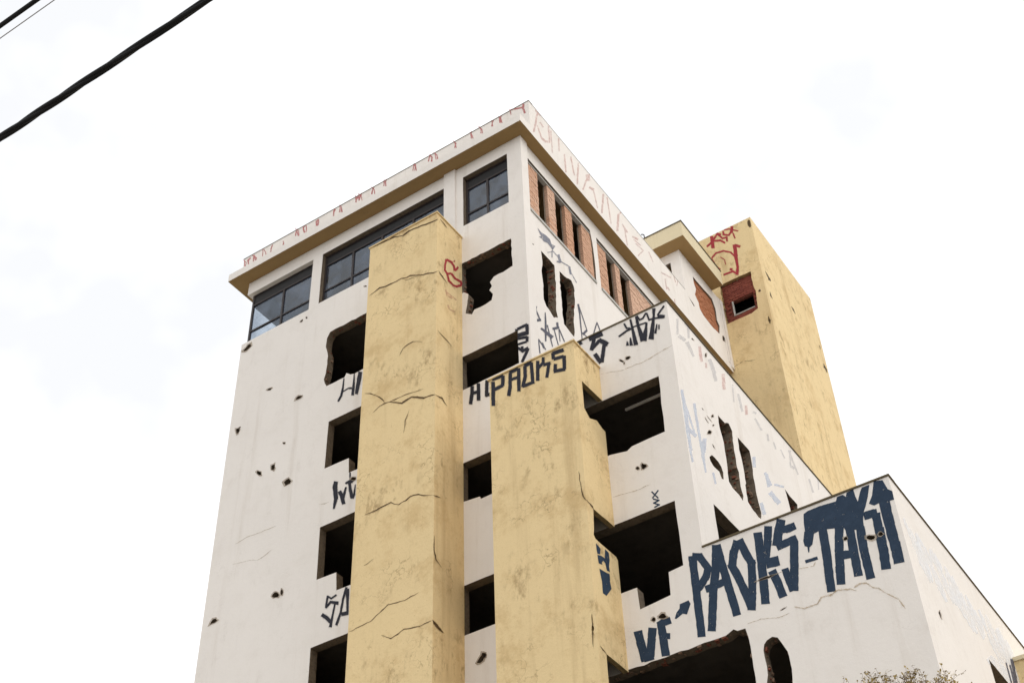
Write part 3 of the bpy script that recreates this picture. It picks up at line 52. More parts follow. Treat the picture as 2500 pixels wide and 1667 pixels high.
'black|c2f':'-351 20421 1 -48 -3 -45 1 -46 1 -47 -2 -46 -2 -45 -1 -45 -1 -45 -2 -45 -2 -45 5 -48 -2 -45 0 -45 1 -46 85 -41 3 44 -1 45 4 44 -3 47 -1 46 1 45 6 43 0 46 -2 47 4 44 -1 47 2 45 0 46 -3 48/-318 20421 39 -3 39 -5 39 -6 37 -1 39 -3 38 -4 39 -6 -26 97 -37 1 -40 9 -38 -1 -39 7 -38 2 -39 5 -39 5/-105 20465 2 -48 -5 -45 -1 -46 -4 -45 -4 -45 -3 -46 85 -46 2 46 6 44 3 45 0 47 0 47 2 47/-90 20225 -35 0 -36 0 -37 4 -34 -4 -36 2 -35 -2 33 -97 36 -1 35 2 36 -1 33 4 35 3 37 -6/78 20440 -5 -43 -3 -45 -3 -44 2 -48 -5 -43 -3 -44 1 -46 -4 -43 0 -46 81 -43 2 44 1 45 1 45 2 45 7 42 -2 47 6 42 1 46 0 46/62 20106 -7 -41 -4 -43 -11 -39 -7 -41 -9 -39 -3 -44 78 -53 10 39 4 43 10 39 6 42 9 40 6 42/108 20392 35 1 37 -5 36 -1 35 -2 35 1 36 -3 -27 98 -36 2 -37 7 -35 -1 -36 1 -37 8 -35 -3/283 20459 -3 -43 0 -45 -6 -41 2 -45 -1 -44 -2 -43 -2 -43 0 -44 -3 -42 -1 -44 -1 -43 2 -44 -2 -43 -4 -41 83 -42 -1 44 5 41 2 43 -1 43 3 43 2 43 -3 45 0 44 2 43 5 42 0 44 2 43 0 45 0 44/134 20188 35 -2 35 -1 36 -9 34 0 36 -5 -20 82 -35 0 -35 6 -36 6 -35 2 -36 9/434 20436 -2 -44 -5 -43 4 -47 -6 -42 3 -46 -1 -45 -1 -43 79 -39 2 43 2 44 -2 45 6 42 -4 47 5 43 -2 46/438 20194 -12 -38 -13 -37 -8 -41 -14 -37 -9 -40 -13 -36 -5 -43 73 -57 13 37 9 40 11 38 13 37 10 39 8 42 10 39/476 20374 36 1 35 1 34 5 35 1 37 -3 -32 100 -35 -2 -35 -2 -36 1 -34 -5 -36 0/585 20453 -1 -44 4 -45 -1 -43 1 -44 3 -45 -1 -43 4 -45 0 -44 -1 -42 1 -44 4 -44 -2 -42 80 -34 -1 43 3 42 -3 44 -3 44 2 43 -1 43 -3 45 -2 44 -2 44 -1 44 2 43 -4 46/400 19872 36 -7 36 -2 36 -4 34 1 36 -2 35 -2 36 -6 36 -5 -23 93 -35 -2 -35 2 -37 7 -35 3 -36 0 -36 7 -36 2 -35 -1/739 20417 0 -45 -4 -42 -4 -43 -2 -43 2 -46 -5 -42 -3 -43 0 -44 -4 -41 -1 -44 -5 -42 0 -43 78 -41 7 41 -1 44 4 41 1 44 0 44 3 43 3 43 0 44 5 42 1 44 3 43 1 44/879 20442 -1 -42 -6 -39 2 -43 -4 -40 65 -34 3 40 5 40 -2 43 5 39/898 20334 -25 -13 -20 -21 -23 -17 -22 -17 -26 -14 -20 -20 -23 -17 47 -73 21 19 23 17 23 16 25 14 21 20 23 17 23 15/909 20172 34 -3 34 -8 34 -5 35 -12 34 -3 -15 88 -34 3 -34 8 -35 8 -35 9 -33 3/1000 20229 -5 -38 -8 -35 -6 -36 -8 -34 -5 -37 -6 -36 -8 -35 -7 -35 -10 -33 -6 -35 70 -49 6 36 9 34 5 36 10 33 8 35 3 38 9 33 5 37 10 33 7 36/1145 20353 37 -6 37 -7 37 -8 35 0 38 -10 37 -8 36 -4 -22 110 -35 2 -38 10 -36 5 -37 4 -37 8 -36 1 -38 9/1103 20432 0 -43 0 -43 2 -43 0 -42 79 -35 1 42 -5 45 1 42 -1 43/1158 20194 33 -1 33 -9 33 -5 33 -7 33 -4 33 -7 33 -3 -16 87 -33 4 -33 7 -33 5 -34 9 -33 7 -33 5 -33 5/1352 20230 -2 -45 -2 -44 -3 -44 0 -45 1 -46 -5 -42 -1 -45 -4 -42 81 -41 2 44 0 44 5 43 1 45 2 43 -1 46 6 43 0 45/1390 19892 -37 12 -38 13 -38 14 -37 8 -38 16 -37 10 -38 14 9 -100 37 -8 38 -10 37 -11 38 -13 37 -10 37 -13 38 -13/1197 19892 9 44 5 45 3 48 7 45 -72 44 -10 -43 -5 -47 -4 -46 -7 -45',
'grey|side':'63 22446 94 80 94 68 7 98 -94 -68 -93 -74/96 22518 2 -50 -4 -56 14 -41 -11 -61 10 -44 -12 -62 169 139 11 61 -12 42 6 57 -11 44 8 59 1 53/246 23384 -12 -83 -17 -87 153 110 6 79 28 95/314 23318 1 -32 -2 -36 -2 -35 0 -33 -3 -35 -1 -34 -2 -35 -4 -36 1 -32 -3 -35 1 -32 -2 -35 -5 -36 0 -33 -3 -35 1 -32 -2 -34 0 -32 -2 -34 -1 -34 -3 -34 45 35 0 32 1 34 4 35 4 37 1 32 -2 31 3 35 4 37 0 33 1 33 5 36 0 34 2 34 -3 31 5 37 3 35 2 36 1 34 -1 32 1 34 3 36/331 23291 14 -20 13 -20 19 -16 16 -17 16 -18 14 -20 13 -20 18 -16 11 -24 56 61 -17 17 -12 22 -16 17 -12 23 -15 18 -18 16 -17 17 -13 21 -17 17/361 22996 61 50 61 55 61 53 -7 70 -62 -50 -60 -58 -61 -50/722 23560 -1 -33 -4 -38 -2 -35 -2 -34 -5 -37 -2 -35 0 -34 -11 -42 -1 -33 -1 -34 0 -33 -9 -40 -2 -35 -3 -35 93 75 -1 32 1 34 3 35 -5 29 3 35 1 34 -5 30 4 36 0 33 -2 32 -3 31 1 34 -3 31 0 34/683 23113 -2 -36 -2 -34 2 -33 -7 -40 -2 -34 -1 -35 -1 -34 -3 -36 0 -34 -7 -39 1 -33 -2 -34 -4 -37 0 -33 63 48 9 40 -3 31 5 37 10 42 1 34 7 39 5 38 -2 32 10 42 2 35 2 35 7 40 -1 33 7 39/490 22868 44 3 50 13 41 -3 42 0 43 0 44 1 55 19 45 3 37 -8 52 13 114 175 -55 -16 -52 -14 -48 -8 -52 -14 -52 -15 -48 -8 -49 -9 -51 -13 -54 -18 -53 -17/780 23210 5 -28 7 -26 10 -24 7 -26 9 -25 12 -21 5 -28 7 -27 9 -24 7 -26 12 -22 7 -26 5 -28 9 -24 11 -23 4 -29 10 -22 11 -23 4 -28 10 -23 8 -25 48 44 -11 22 -4 29 -9 24 -9 24 -9 24 -9 24 -7 27 -9 24 -5 28 -7 26 -11 23 -8 25 -10 23 -5 28 -7 27 -12 22 -4 28 -12 23 -7 26 -5 28 -8 25/1030 23258 62 56 63 52 62 58 63 58 63 54 -9 66 -63 -56 -63 -55 -62 -58 -62 -58 -63 -53/1215 23633 -5 -50 4 -41 3 -43 4 -42 97 81 -5 41 0 46 -2 44 -4 42/1075 23309 8 -26 9 -26 8 -26 9 -26 10 -24 11 -25 6 -27 14 -21 7 -28 11 -23 9 -26 10 -25 9 -25 8 -27 9 -25 45 42 -12 23 -9 26 -9 25 -11 24 -6 28 -13 22 -8 27 -10 24 -7 28 -8 26 -10 25 -12 23 -10 24 -7 28 -8 27/1313 23492 14 -20 12 -22 17 -17 13 -20 16 -18 16 -18 17 -17 17 -17 11 -22 16 -18 18 -15 11 -24 19 -14 44 45 -16 18 -10 24 -16 18 -19 15 -12 21 -17 18 -14 19 -18 16 -14 19 -16 18 -14 21 -18 16 -10 23/1291 23480 1 -34 3 -32 1 -33 1 -35 4 -31 1 -33 0 -34 1 -34 6 -28 0 -34 2 -33 37 31 1 35 -3 32 -4 31 1 35 -5 30 -2 32 -2 33 2 36 -4 32 -2 32 -3 32/355 22453 0 -33 3 -30 0 -33 6 -27 -2 -34 4 -30 4 -29 3 -29 -1 -34 6 -28 -2 -33 5 -29 1 -31 53 44 -2 31 -6 27 3 35 -7 26 0 33 -2 31 -3 30 -3 30 -2 31 -2 31 -1 32 -4 29 0 33/360 22450 21 -11 26 -5 22 -11 27 -4 22 -10 24 -8 23 -10 23 -8 25 -7 26 -5 24 -8 24 -8 39 47 -23 10 -25 6 -23 9 -27 5 -24 8 -25 7 -21 10 -25 7 -23 10 -24 8 -23 8 -26 5/487 22435 15 -20 15 -20 15 -20 11 -24 20 -15 76 78 -14 21 -16 19 -17 18 -12 24 -18 16/89 22235 1 -32 1 -32 0 -34 1 -32 -7 -39 2 -31 0 -33 56 44 6 37 -3 31 3 35 -2 32 6 38 1 34 -2 31/2291 25084 0 -38 13 -26 3 -35 5 -33 6 -31 1 -37 3 -35 12 -27 7 -31 73 66 0 37 -10 29 -4 34 1 39 0 37 -13 26 2 40 0 37 -9 30/2338 24826 2 -33 -1 -37 2 -33 -2 -38 -2 -37 6 -30 -3 -38 2 -34 -1 -35 4 -32 5 -31 -3 -38 1 -34 3 -33 1 -33 0 -35 4 -32 2 -33 -1 -36 3 -32 -1 -35 2 -33 -2 -36 1 -34 1 -34 5 -30 42 35 1 35 0 34 -3 32 1 36 2 36 -1 34 -2 33 4 38 -1 35 -2 33 0 35 0 35 1 35 2 38 -3 32 6 40 -3 33 -2 33 -1 35 2 37 2 37 -2 34 0 36 0 35 0 36 4 39/2335 25084 11 -26 13 -23 16 -20 12 -24 10 -26 13 -23 15 -22 12 -24 10 -27 15 -20 8 -29 15 -21 11 -25 12 -23 13 -24 15 -21 8 -28 12 -24 13 -23 13 -23 11 -25 13 -23 13 -23 14 -21 10 -26 48 47 -15 21 -12 24 -13 23 -9 27 -13 23 -15 21 -11 25 -11 25 -11 25 -15 21 -13 24 -10 25 -15 22 -12 24 -13 23 -10 26 -14 23 -11 25 -12 24 -15 21 -12 24 -10 27 -14 22 -12 25 -14 21/2627 24511 -52 -79 -60 -78 -55 -78 -55 -78 72 4 51 77 58 79 57 78 63 80/2408 24236 33 1 34 2 34 1 34 2 35 4 33 0 32 -2 31 43 -35 -3 -31 2 -36 -4 -35 -3 -33 -1 -32 1 -34 -2/3191 25189 -20 -50 -24 -52 -19 -49 -26 -53 -20 -50 -15 -47 -20 -49 -26 -53 -19 -48 -17 -48 -21 -50 -20 -48 -23 -51 -21 -49 59 34 22 49 20 49 18 48 22 50 22 51 20 49 20 50 22 50 21 50 17 48 21 50 22 52 23 51 16 48/3190 25176 18 -20 14 -26 21 -17 12 -27 17 -23 14 -24 19 -20 14 -25 20 -19 50 51 -17 21 -15 24 -14 25 -17 22 -15 25 -19 19 -16 24 -16 22 -13 26',
'greylight|side':'630 26311 184 -2 191 77 188 19 60 -115 184 88 -155 -283 -112 49 -115 9 -170 -94 -89 31 -143 -71 125 128/1232 26051 -3 -39 -1 -37 -5 -42 -6 -42 -1 -37 -5 -40 -5 -41 47 41 3 39 8 43 4 40 0 37 3 38 8 44 0 37/1264 26050 33 1 32 -3 33 0 32 -2 36 4 32 -2 33 -1 38 56 -34 -1 -34 0 -32 1 -33 2 -33 0 -35 -3 -34 0/1487 26114 1 -49 22 -28 16 -35 7 -44 7 -43 10 -40 135 139 -6 45 -13 36 -24 27 -13 38 -9 42 -6 45/1432 25812 59 39 57 36 59 38 29 81 -60 -42 -58 -36 -59 -40/1612 25980 48 22 44 15 49 24 44 15 48 20 46 19 50 24 45 16 49 23 28 53 -46 -18 -48 -20 -48 -22 -49 -23 -44 -14 -48 -22 -47 -20 -47 -19 -47 -21/1999 26134 2 -38 12 -29 -1 -41 7 -33 5 -35 13 -27 4 -37 111 109 -11 29 -14 27 1 41 -7 34 -7 33 -6 35 -10 30/2106 25986 22 -15 22 -14 26 -10 18 -19 23 -14 23 -13 25 -12 22 -14 21 -15 24 -13 39 46 -22 14 -23 15 -24 12 -20 17 -26 9 -23 15 -21 15 -20 18 -24 12 -23 13/1025 25784 56 54 57 55 57 54 57 55 -1 23 -58 -54 -56 -55 -57 -54 -57 -52',
'red|c1r':'-672 25193 -13 -44 -4 -37 -6 -39 -11 -43 -7 -39 -9 -41 70 46 6 38 15 45 10 42 5 38 14 45 3 37/-720 24988 0 -29 -4 -32 2 -27 1 -28 -7 -34 6 -24 -11 -38 0 -28 73 58 -4 26 4 31 2 31 8 35 -3 26 5 33 -2 28 2 30/-737 24764 22 -8 24 -5 20 -10 16 -16 20 -12 19 -11 63 88 -16 17 -22 7 -26 2 -15 19 -25 3 -22 8/-616 24710 36 29 34 36 35 38 36 29 34 38 -11 48 -36 -32 -35 -36 -35 -32 -34 -38 -35 -33/-654 25161 35 7 40 21 37 12 38 16 36 9 38 16 45 105 -40 -19 -35 -8 -39 -16 -38 -15 -38 -16 -36 -10/-487 25239 28 0 16 -18 21 -9 28 -1 18 -14 22 -9 65 92 -23 7 -18 15 -26 2 -18 16 -16 16 -20 12/-369 25227 6 -31 3 -34 5 -33 -1 -37 11 -27 96 98 -5 31 -22 16 -8 29 -8 30 -15 21/-267 25117 28 49 34 49 27 50 21 48 28 50 -57 -5 -28 -49 -25 -49 -34 -50 -30 -49 -25 -49/-634 24718 8 -24 16 -17 8 -25 5 -27 7 -26 9 -23 6 -26 9 -24 75 77 -6 26 -13 20 -6 26 -12 21 -11 21 -9 24 -7 25 -3 31/-578 24539 28 6 20 -8 23 -3 25 1 28 5 26 3 20 -9 32 13 22 -4 50 81 -27 -2 -26 -3 -20 9 -28 -7 -20 9 -24 1 -30 -9 -22 4 -26 -2/-380 24536 34 17 35 19 36 21 33 13 37 26 24 84 -35 -19 -36 -21 -38 -30 -34 -15 -36 -23/-240 24597 45 43 42 49 44 44 44 47 46 40 -25 59 -43 -48 -47 -39 -44 -47 -40 -53 -46 -39/-478 24858 23 -6 18 -10 29 3 24 -2 14 -19 28 3 23 -4 19 -12 59 87 -17 14 -23 4 -26 1 -21 8 -18 11 -22 7 -22 6 -28 -2/-329 24805 36 15 37 20 30 2 37 20 32 7 37 18 34 13 34 11 40 93 -33 -9 -39 -22 -30 -5 -36 -15 -34 -13 -39 -22 -33 -10 -36 -16/-91 24909 3 -32 5 -32 2 -33 78 65 5 39 0 35 -6 30/-330 25369 27 43 22 44 -30 -1 -25 -43 -24 -43',
'redfaint|c1r':'-700 24169 39 -77 27 -89 59 61 -33 82 -31 86/-640 24010 113 33 119 47 28 62 -113 -30 -116 -41/-274 24539 -127 48 -43 -59 119 -58/-605 23743 67 -113 64 69 -74 105/-546 23635 114 46 119 57 23 64 -118 -56 -116 -52/-625 24117 125 21 123 17 121 11 32 58 -123 -15 -123 -15 -123 -17',
'red|tf':'321 35191 7 -85 -9 -78 2 -83 -11 -77 4 -84 -12 -76 1 -81 118 -52 1 81 5 78 0 82 9 78 5 79 0 82 -3 84/176 34757 30 20 34 11 34 10 29 22 34 12 30 19 36 7 -35 91 -34 -12 -32 -14 -30 -21 -34 -11 -33 -12 -31 -19 -32 -16/376 34839 24 32 24 33 30 22 22 35 29 25 27 28 21 37 26 29 26 30 29 23 -45 76 -28 -27 -26 -30 -24 -32 -29 -24 -26 -30 -25 -30 -24 -33 -28 -27 -29 -24 -23 -33/560 35140 34 -37 35 -34 35 -33 35 -34 26 62 -32 40 -35 35 -35 34 -34 37/404 34882 38 -22 39 -19 39 -25 38 -21 39 -17 39 -20 38 -25 9 92 -39 21 -39 15 -39 20 -39 17 -38 26 -40 15 -38 29/618 34789 35 -44 28 -52 32 -47 33 -45 30 -49 38 49 -26 53 -35 44 -29 50 -35 43 -28 52/556 35150 26 -50 21 -55 30 -47 25 -51 21 -54 25 -50 29 -47 41 31 -25 51 -21 54 -26 50 -27 49 -23 53 -24 52 -29 48/721 34799 38 -7 37 -14 38 -6 37 -17 37 -9 -3 88 -37 7 -37 7 -38 12 -37 12 -38 16/858 34837 -4 -55 -4 -54 -2 -56 0 -57 56 -25 2 55 2 56 9 53 4 55/773 35163 2 -52 -6 -48 0 -51 -2 -50 59 -26 3 49 2 51 0 51 1 50/771 34957 35 -30 35 -24 35 -31 35 -25 36 -24 34 -29 16 66 -35 27 -34 32 -35 27 -34 30 -35 28 -36 26/973 34796 35 24 29 34 34 25 29 35 -39 72 -32 -30 -32 -29 -31 -30 -32 -29/847 35144 40 -14 40 -18 40 -12 40 -18 39 -14 1 57 -40 12 -39 17 -40 20 -40 15 -40 11/1089 35201 -14 -57 -13 -58 -10 -59 -19 -52 -3 -65 82 -61 20 52 4 63 21 51 11 59 16 55/969 35118 34 -31 33 -33 34 -30 33 -31 33 -32 33 -31 33 -32 34 -29 32 -35 34 -27 15 44 -32 32 -33 33 -34 28 -33 32 -34 30 -33 30 -33 34 -34 29 -33 31 -33 36/1098 34849 10 -55 4 -54 8 -54 9 -54 4 -54 47 -4 -9 54 -5 54 -9 54 -3 54 -9 54/263 34166 28 22 28 23 33 13 26 27 30 19 29 19 32 15 -35 76 -30 -19 -27 -24 -31 -17 -30 -19 -29 -20 -27 -26 -31 -16/420 34299 37 -7 37 -13 36 -6 38 -12 36 -3 37 -13 37 -7 37 -11 -5 75 -37 15 -37 6 -36 6 -37 8 -37 7 -37 10 -37 12 -38 12/665 34257 34 -29 34 -30 32 -37 35 -26 32 -34 35 -27 31 -35 35 -28 21 60 -34 29 -34 28 -32 34 -35 29 -32 34 -34 29 -34 30 -33 32/894 34068 18 -49 18 -50 23 -46 18 -49 20 -47 20 -48 47 26 -21 48 -17 49 -23 46 -21 48 -20 48 -19 49/1028 34347 0 -73 -1 -74 1 -74 -3 -72 -8 -69 -7 -71 -7 -69 -1 -73 -2 -71 115 -51 1 71 15 66 2 73 0 72 9 69 6 71 0 73 2 73 16 67/1001 33805 8 -69 -1 -66 2 -66 -2 -65 4 -67 -2 -64 -1 -65 4 -66 73 -28 7 62 5 63 3 64 -1 66 4 64 9 62 -3 67 9 62/1018 33364 -11 -60 -15 -57 -16 -56 -8 -61 -17 -56 -16 -56 95 -66 11 60 9 61 18 54 10 60 7 62 17 56/1073 34244 46 -42 44 -47 44 -48 48 -37 37 88 -47 40 -43 48 -43 51 -47 40/546 33207 39 1 39 -7 39 -3 39 -4 40 -9 38 2 40 -10 38 4 39 -3 -10 80 -40 8 -38 -3 -39 7 -39 1 -39 4 -40 11 -39 1 -39 5 -39 2/833 33219 27 -43 26 -44 28 -42 26 -44 30 -39 39 43 -25 44 -27 43 -28 43 -28 41 -24 47/767 33322 42 -33 39 -41 33 96 -41 37 -44 28/246 34168 12 -52 13 -52 10 -52 13 -52 11 -52 15 -51 12 -51 12 -52 29 3 -13 52 -10 51 -13 52 -12 52 -13 51 -11 52 -15 52 -11 52/335 33774 26 -46 24 -47 27 -45 23 -47 25 -46 24 20 -23 48 -26 46 -26 45 -26 45 -25 48/539 34055 27 -41 24 -44 27 -40 25 -43 27 -39 19 20 -26 42 -24 43 -28 39 -24 44 -27 41/656 33888 2 -59 -1 -58 2 -59 1 -59 29 -9 -2 59 -1 59 0 58 0 58',
'redmid|par':'-9383 30455 158 -220 18 13 -157 221/-9238 30275 -23 -184 30 -25 22 185/-9326 30425 19 -172 32 -20 -23 175/-9316 30278 46 -188 31 -14 -39 184/-9079 30369 -97 -54 28 -41 93 59/-9172 30318 49 -221 28 -13 -52 222/-9094 30394 -117 -58 38 -57 113 64/-9207 30339 85 -247 37 -11 -86 248/-9119 30377 -49 -82 33 -40 53 79/-9166 30311 15 -195 39 -25 -15 195/-8934 30389 -53 -88 42 -47 49 92/-8989 30322 29 -208 44 -27 -25 207/-8998 30413 83 -171 36 2 -90 170/-8933 30288 62 -231 37 -16 -59 228/-9029 30416 187 -230 19 30 -189 224/-8871 30250 19 -201 39 -26 -16 199/-8611 30415 101 -195 24 2 -99 196/-8532 30264 48 -208 39 -20 -47 209/-8650 30444 24 -139 29 -16 -22 138/-8630 30335 5 -189 32 -23 -6 189/-8278 30409 -59 -141 35 -37 59 140/-8335 30281 32 -177 34 -19 -35 178/-8315 30378 -1 -118 34 -26 1 119/-8311 30279 -27 -148 27 -25 29 147/-7874 30293 -3 -124 32 -23 2 124/-7874 30192 -14 -151 33 -27 15 149/-7895 30310 40 -126 34 -10 -45 128/-7861 30218 24 -211 30 -19 -22 209/-7371 30505 -68 -132 44 -51 60 141/-7437 30396 -3 -158 48 -36 -3 160/-7391 30485 63 -156 27 -2 -63 155/-7339 30364 40 -220 30 -15 -38 218/-7473 30567 97 -254 37 -5 -97 254/-7393 30354 61 -194 38 -11 -59 193/-7088 30442 38 -153 36 -16 -34 151/-7056 30328 6 -211 33 -23 0 205/-7187 30480 15 -149 29 -18 -17 151/-7176 30352 55 -194 24 -9 -52 193/-7138 30475 -41 -102 42 -47 47 94/-7180 30387 75 -242 44 -14 -74 242/-6667 30410 17 -141 26 -15 -13 138/-6648 30292 -5 -153 27 -21 6 152/-6608 30403 -113 -22 34 -64 108 32/-6719 30383 29 -224 44 -26 -25 221/-6635 30403 26 -153 34 -16 -25 151/-6612 30286 -15 -163 30 -26 19 158/-6037 30415 -44 -66 30 -39 44 66/-6075 30362 -27 -168 33 -29 27 167/-6055 30468 -51 -86 45 -57 52 86/-6102 30398 18 -220 41 -27 -11 215/-5842 30453 24 -137 30 -15 -26 139/-5822 30341 57 -228 30 -10 -60 228/-5867 30478 54 -186 35 -10 -51 185/-5821 30337 -9 -174 41 -33 10 173/-5901 30514 35 -167 35 -15 -29 164/-5868 30386 -17 -187 42 -34 9 193/-5360 30542 29 -176 39 -20 -27 174/-5334 30396 39 -189 31 -13 -40 190/-5228 30436 -75 -79 33 -49 78 76/-5300 30382 -29 -141 38 -40 36 134/-5234 30478 -86 -70 28 -42 83 73/-5313 30416 -9 -185 33 -26 5 188/-5137 30504 1 -143 30 -23 -3 144/-5141 30383 44 -229 28 -13 -41 228/-5239 30561 3 -143 43 -31 -2 142/-5242 30456 27 -221 42 -27 -18 216/-5185 30493 0 -146 50 -38 -1 148/-5175 30379 -38 -138 40 -40 39 137/-4710 30460 -56 -124 38 -45 57 123/-4759 30360 -23 -151 51 -46 17 156/-4820 30530 143 -237 22 17 -145 235/-4697 30344 34 -223 36 -19 -37 225/-4301 30483 -29 -108 43 -42 23 113/-4326 30391 31 -187 40 -17 -34 188/-4289 30508 -25 -143 31 -32 28 141/-4314 30387 22 -182 35 -19 -23 182/-4372 30534 10 -137 37 -24 -6 135/-4363 30429 1 -174 35 -25 -1 174/-3366 30513 49 -198 35 -9 -49 197/-3320 30356 -8 -178 31 -25 11 176/-3363 30488 -15 -145 28 -26 21 140/-3380 30373 -14 -147 34 -31 14 147/-3318 30476 24 -163 26 -13 -20 162/-3303 30344 32 -209 28 -15 -30 209/-2838 30511 72 -235 32 -3 -70 234/-2780 30326 7 -164 43 -28 -9 165/-2854 30494 111 -205 25 16 -112 205/-2759 30348 -39 -160 35 -37 42 158/-2807 30469 -59 -60 30 -45 57 61/-2859 30424 -30 -174 40 -39 30 175/-2743 30514 155 -230 13 16 -154 232/-2603 30322 19 -216 27 -15 -21 218/-2683 30426 94 -159 23 19 -92 162/-2609 30322 32 -224 38 -17 -36 226/-2650 30427 -13 -85 34 -31 11 86/-2663 30362 36 -227 28 -14 -30 225/-2093 30534 113 -210 22 17 -112 211/-1991 30381 -44 -174 29 -31 50 167/-2052 30480 41 -122 27 0 -40 122/-2020 30393 40 -234 28 -12 -37 233/-1491 30522 -28 -160 27 -27 32 157/-1519 30378 30 -186 30 -12 -32 187/-1550 30500 80 -199 26 7 -77 199/-1483 30343 36 -182 32 -10 -38 182/-1499 30485 -13 -118 35 -28 9 121/-1508 30394 4 -187 35 -23 -8 188/-1247 30522 56 -165 27 3 -56 165/-1193 30398 -8 -197 31 -23 1 201/-1276 30525 117 -225 27 20 -118 226/-1170 30353 17 -190 36 -19 -24 194/-873 30515 44 -154 22 -2 -44 154/-832 30397 -32 -154 25 -26 33 153/-789 30483 -56 -118 28 -37 56 118/-839 30376 6 -162 32 -19 -11 165/-652 30480 92 -184 25 20 -94 183/-578 30351 31 -204 38 -14 -35 206/-543 30477 -79 -117 27 -40 79 117/-616 30370 9 -174 27 -15 -11 175/-560 30475 -37 -113 38 -43 34 115/-593 30386 -8 -192 39 -28 8 191/-296 30463 31 -14 32 -17 32 -13 31 -12 32 -14 32 -19 31 -14 33 -20 31 -13 32 -18 31 -10 31 -17 32 -15 -7 72 -31 15 -31 11 -32 18 -31 12 -32 18 -32 10 -31 15 -32 19 -32 17 -32 15 -32 17 -32 18 -31 8/116 30455 -2 -51 -11 -42 -2 -50 -12 -41 65 -60 7 45 10 43 1 51 11 42/91 30307 8 -57 16 -59 8 -57 14 -59 11 -57 57 -12 -6 57 -17 58 -7 57 -14 59 -14 58/-292 30488 9 -55 9 -55 4 -52 6 -54 40 -18 -3 53 -11 55 -6 54 -1 51',
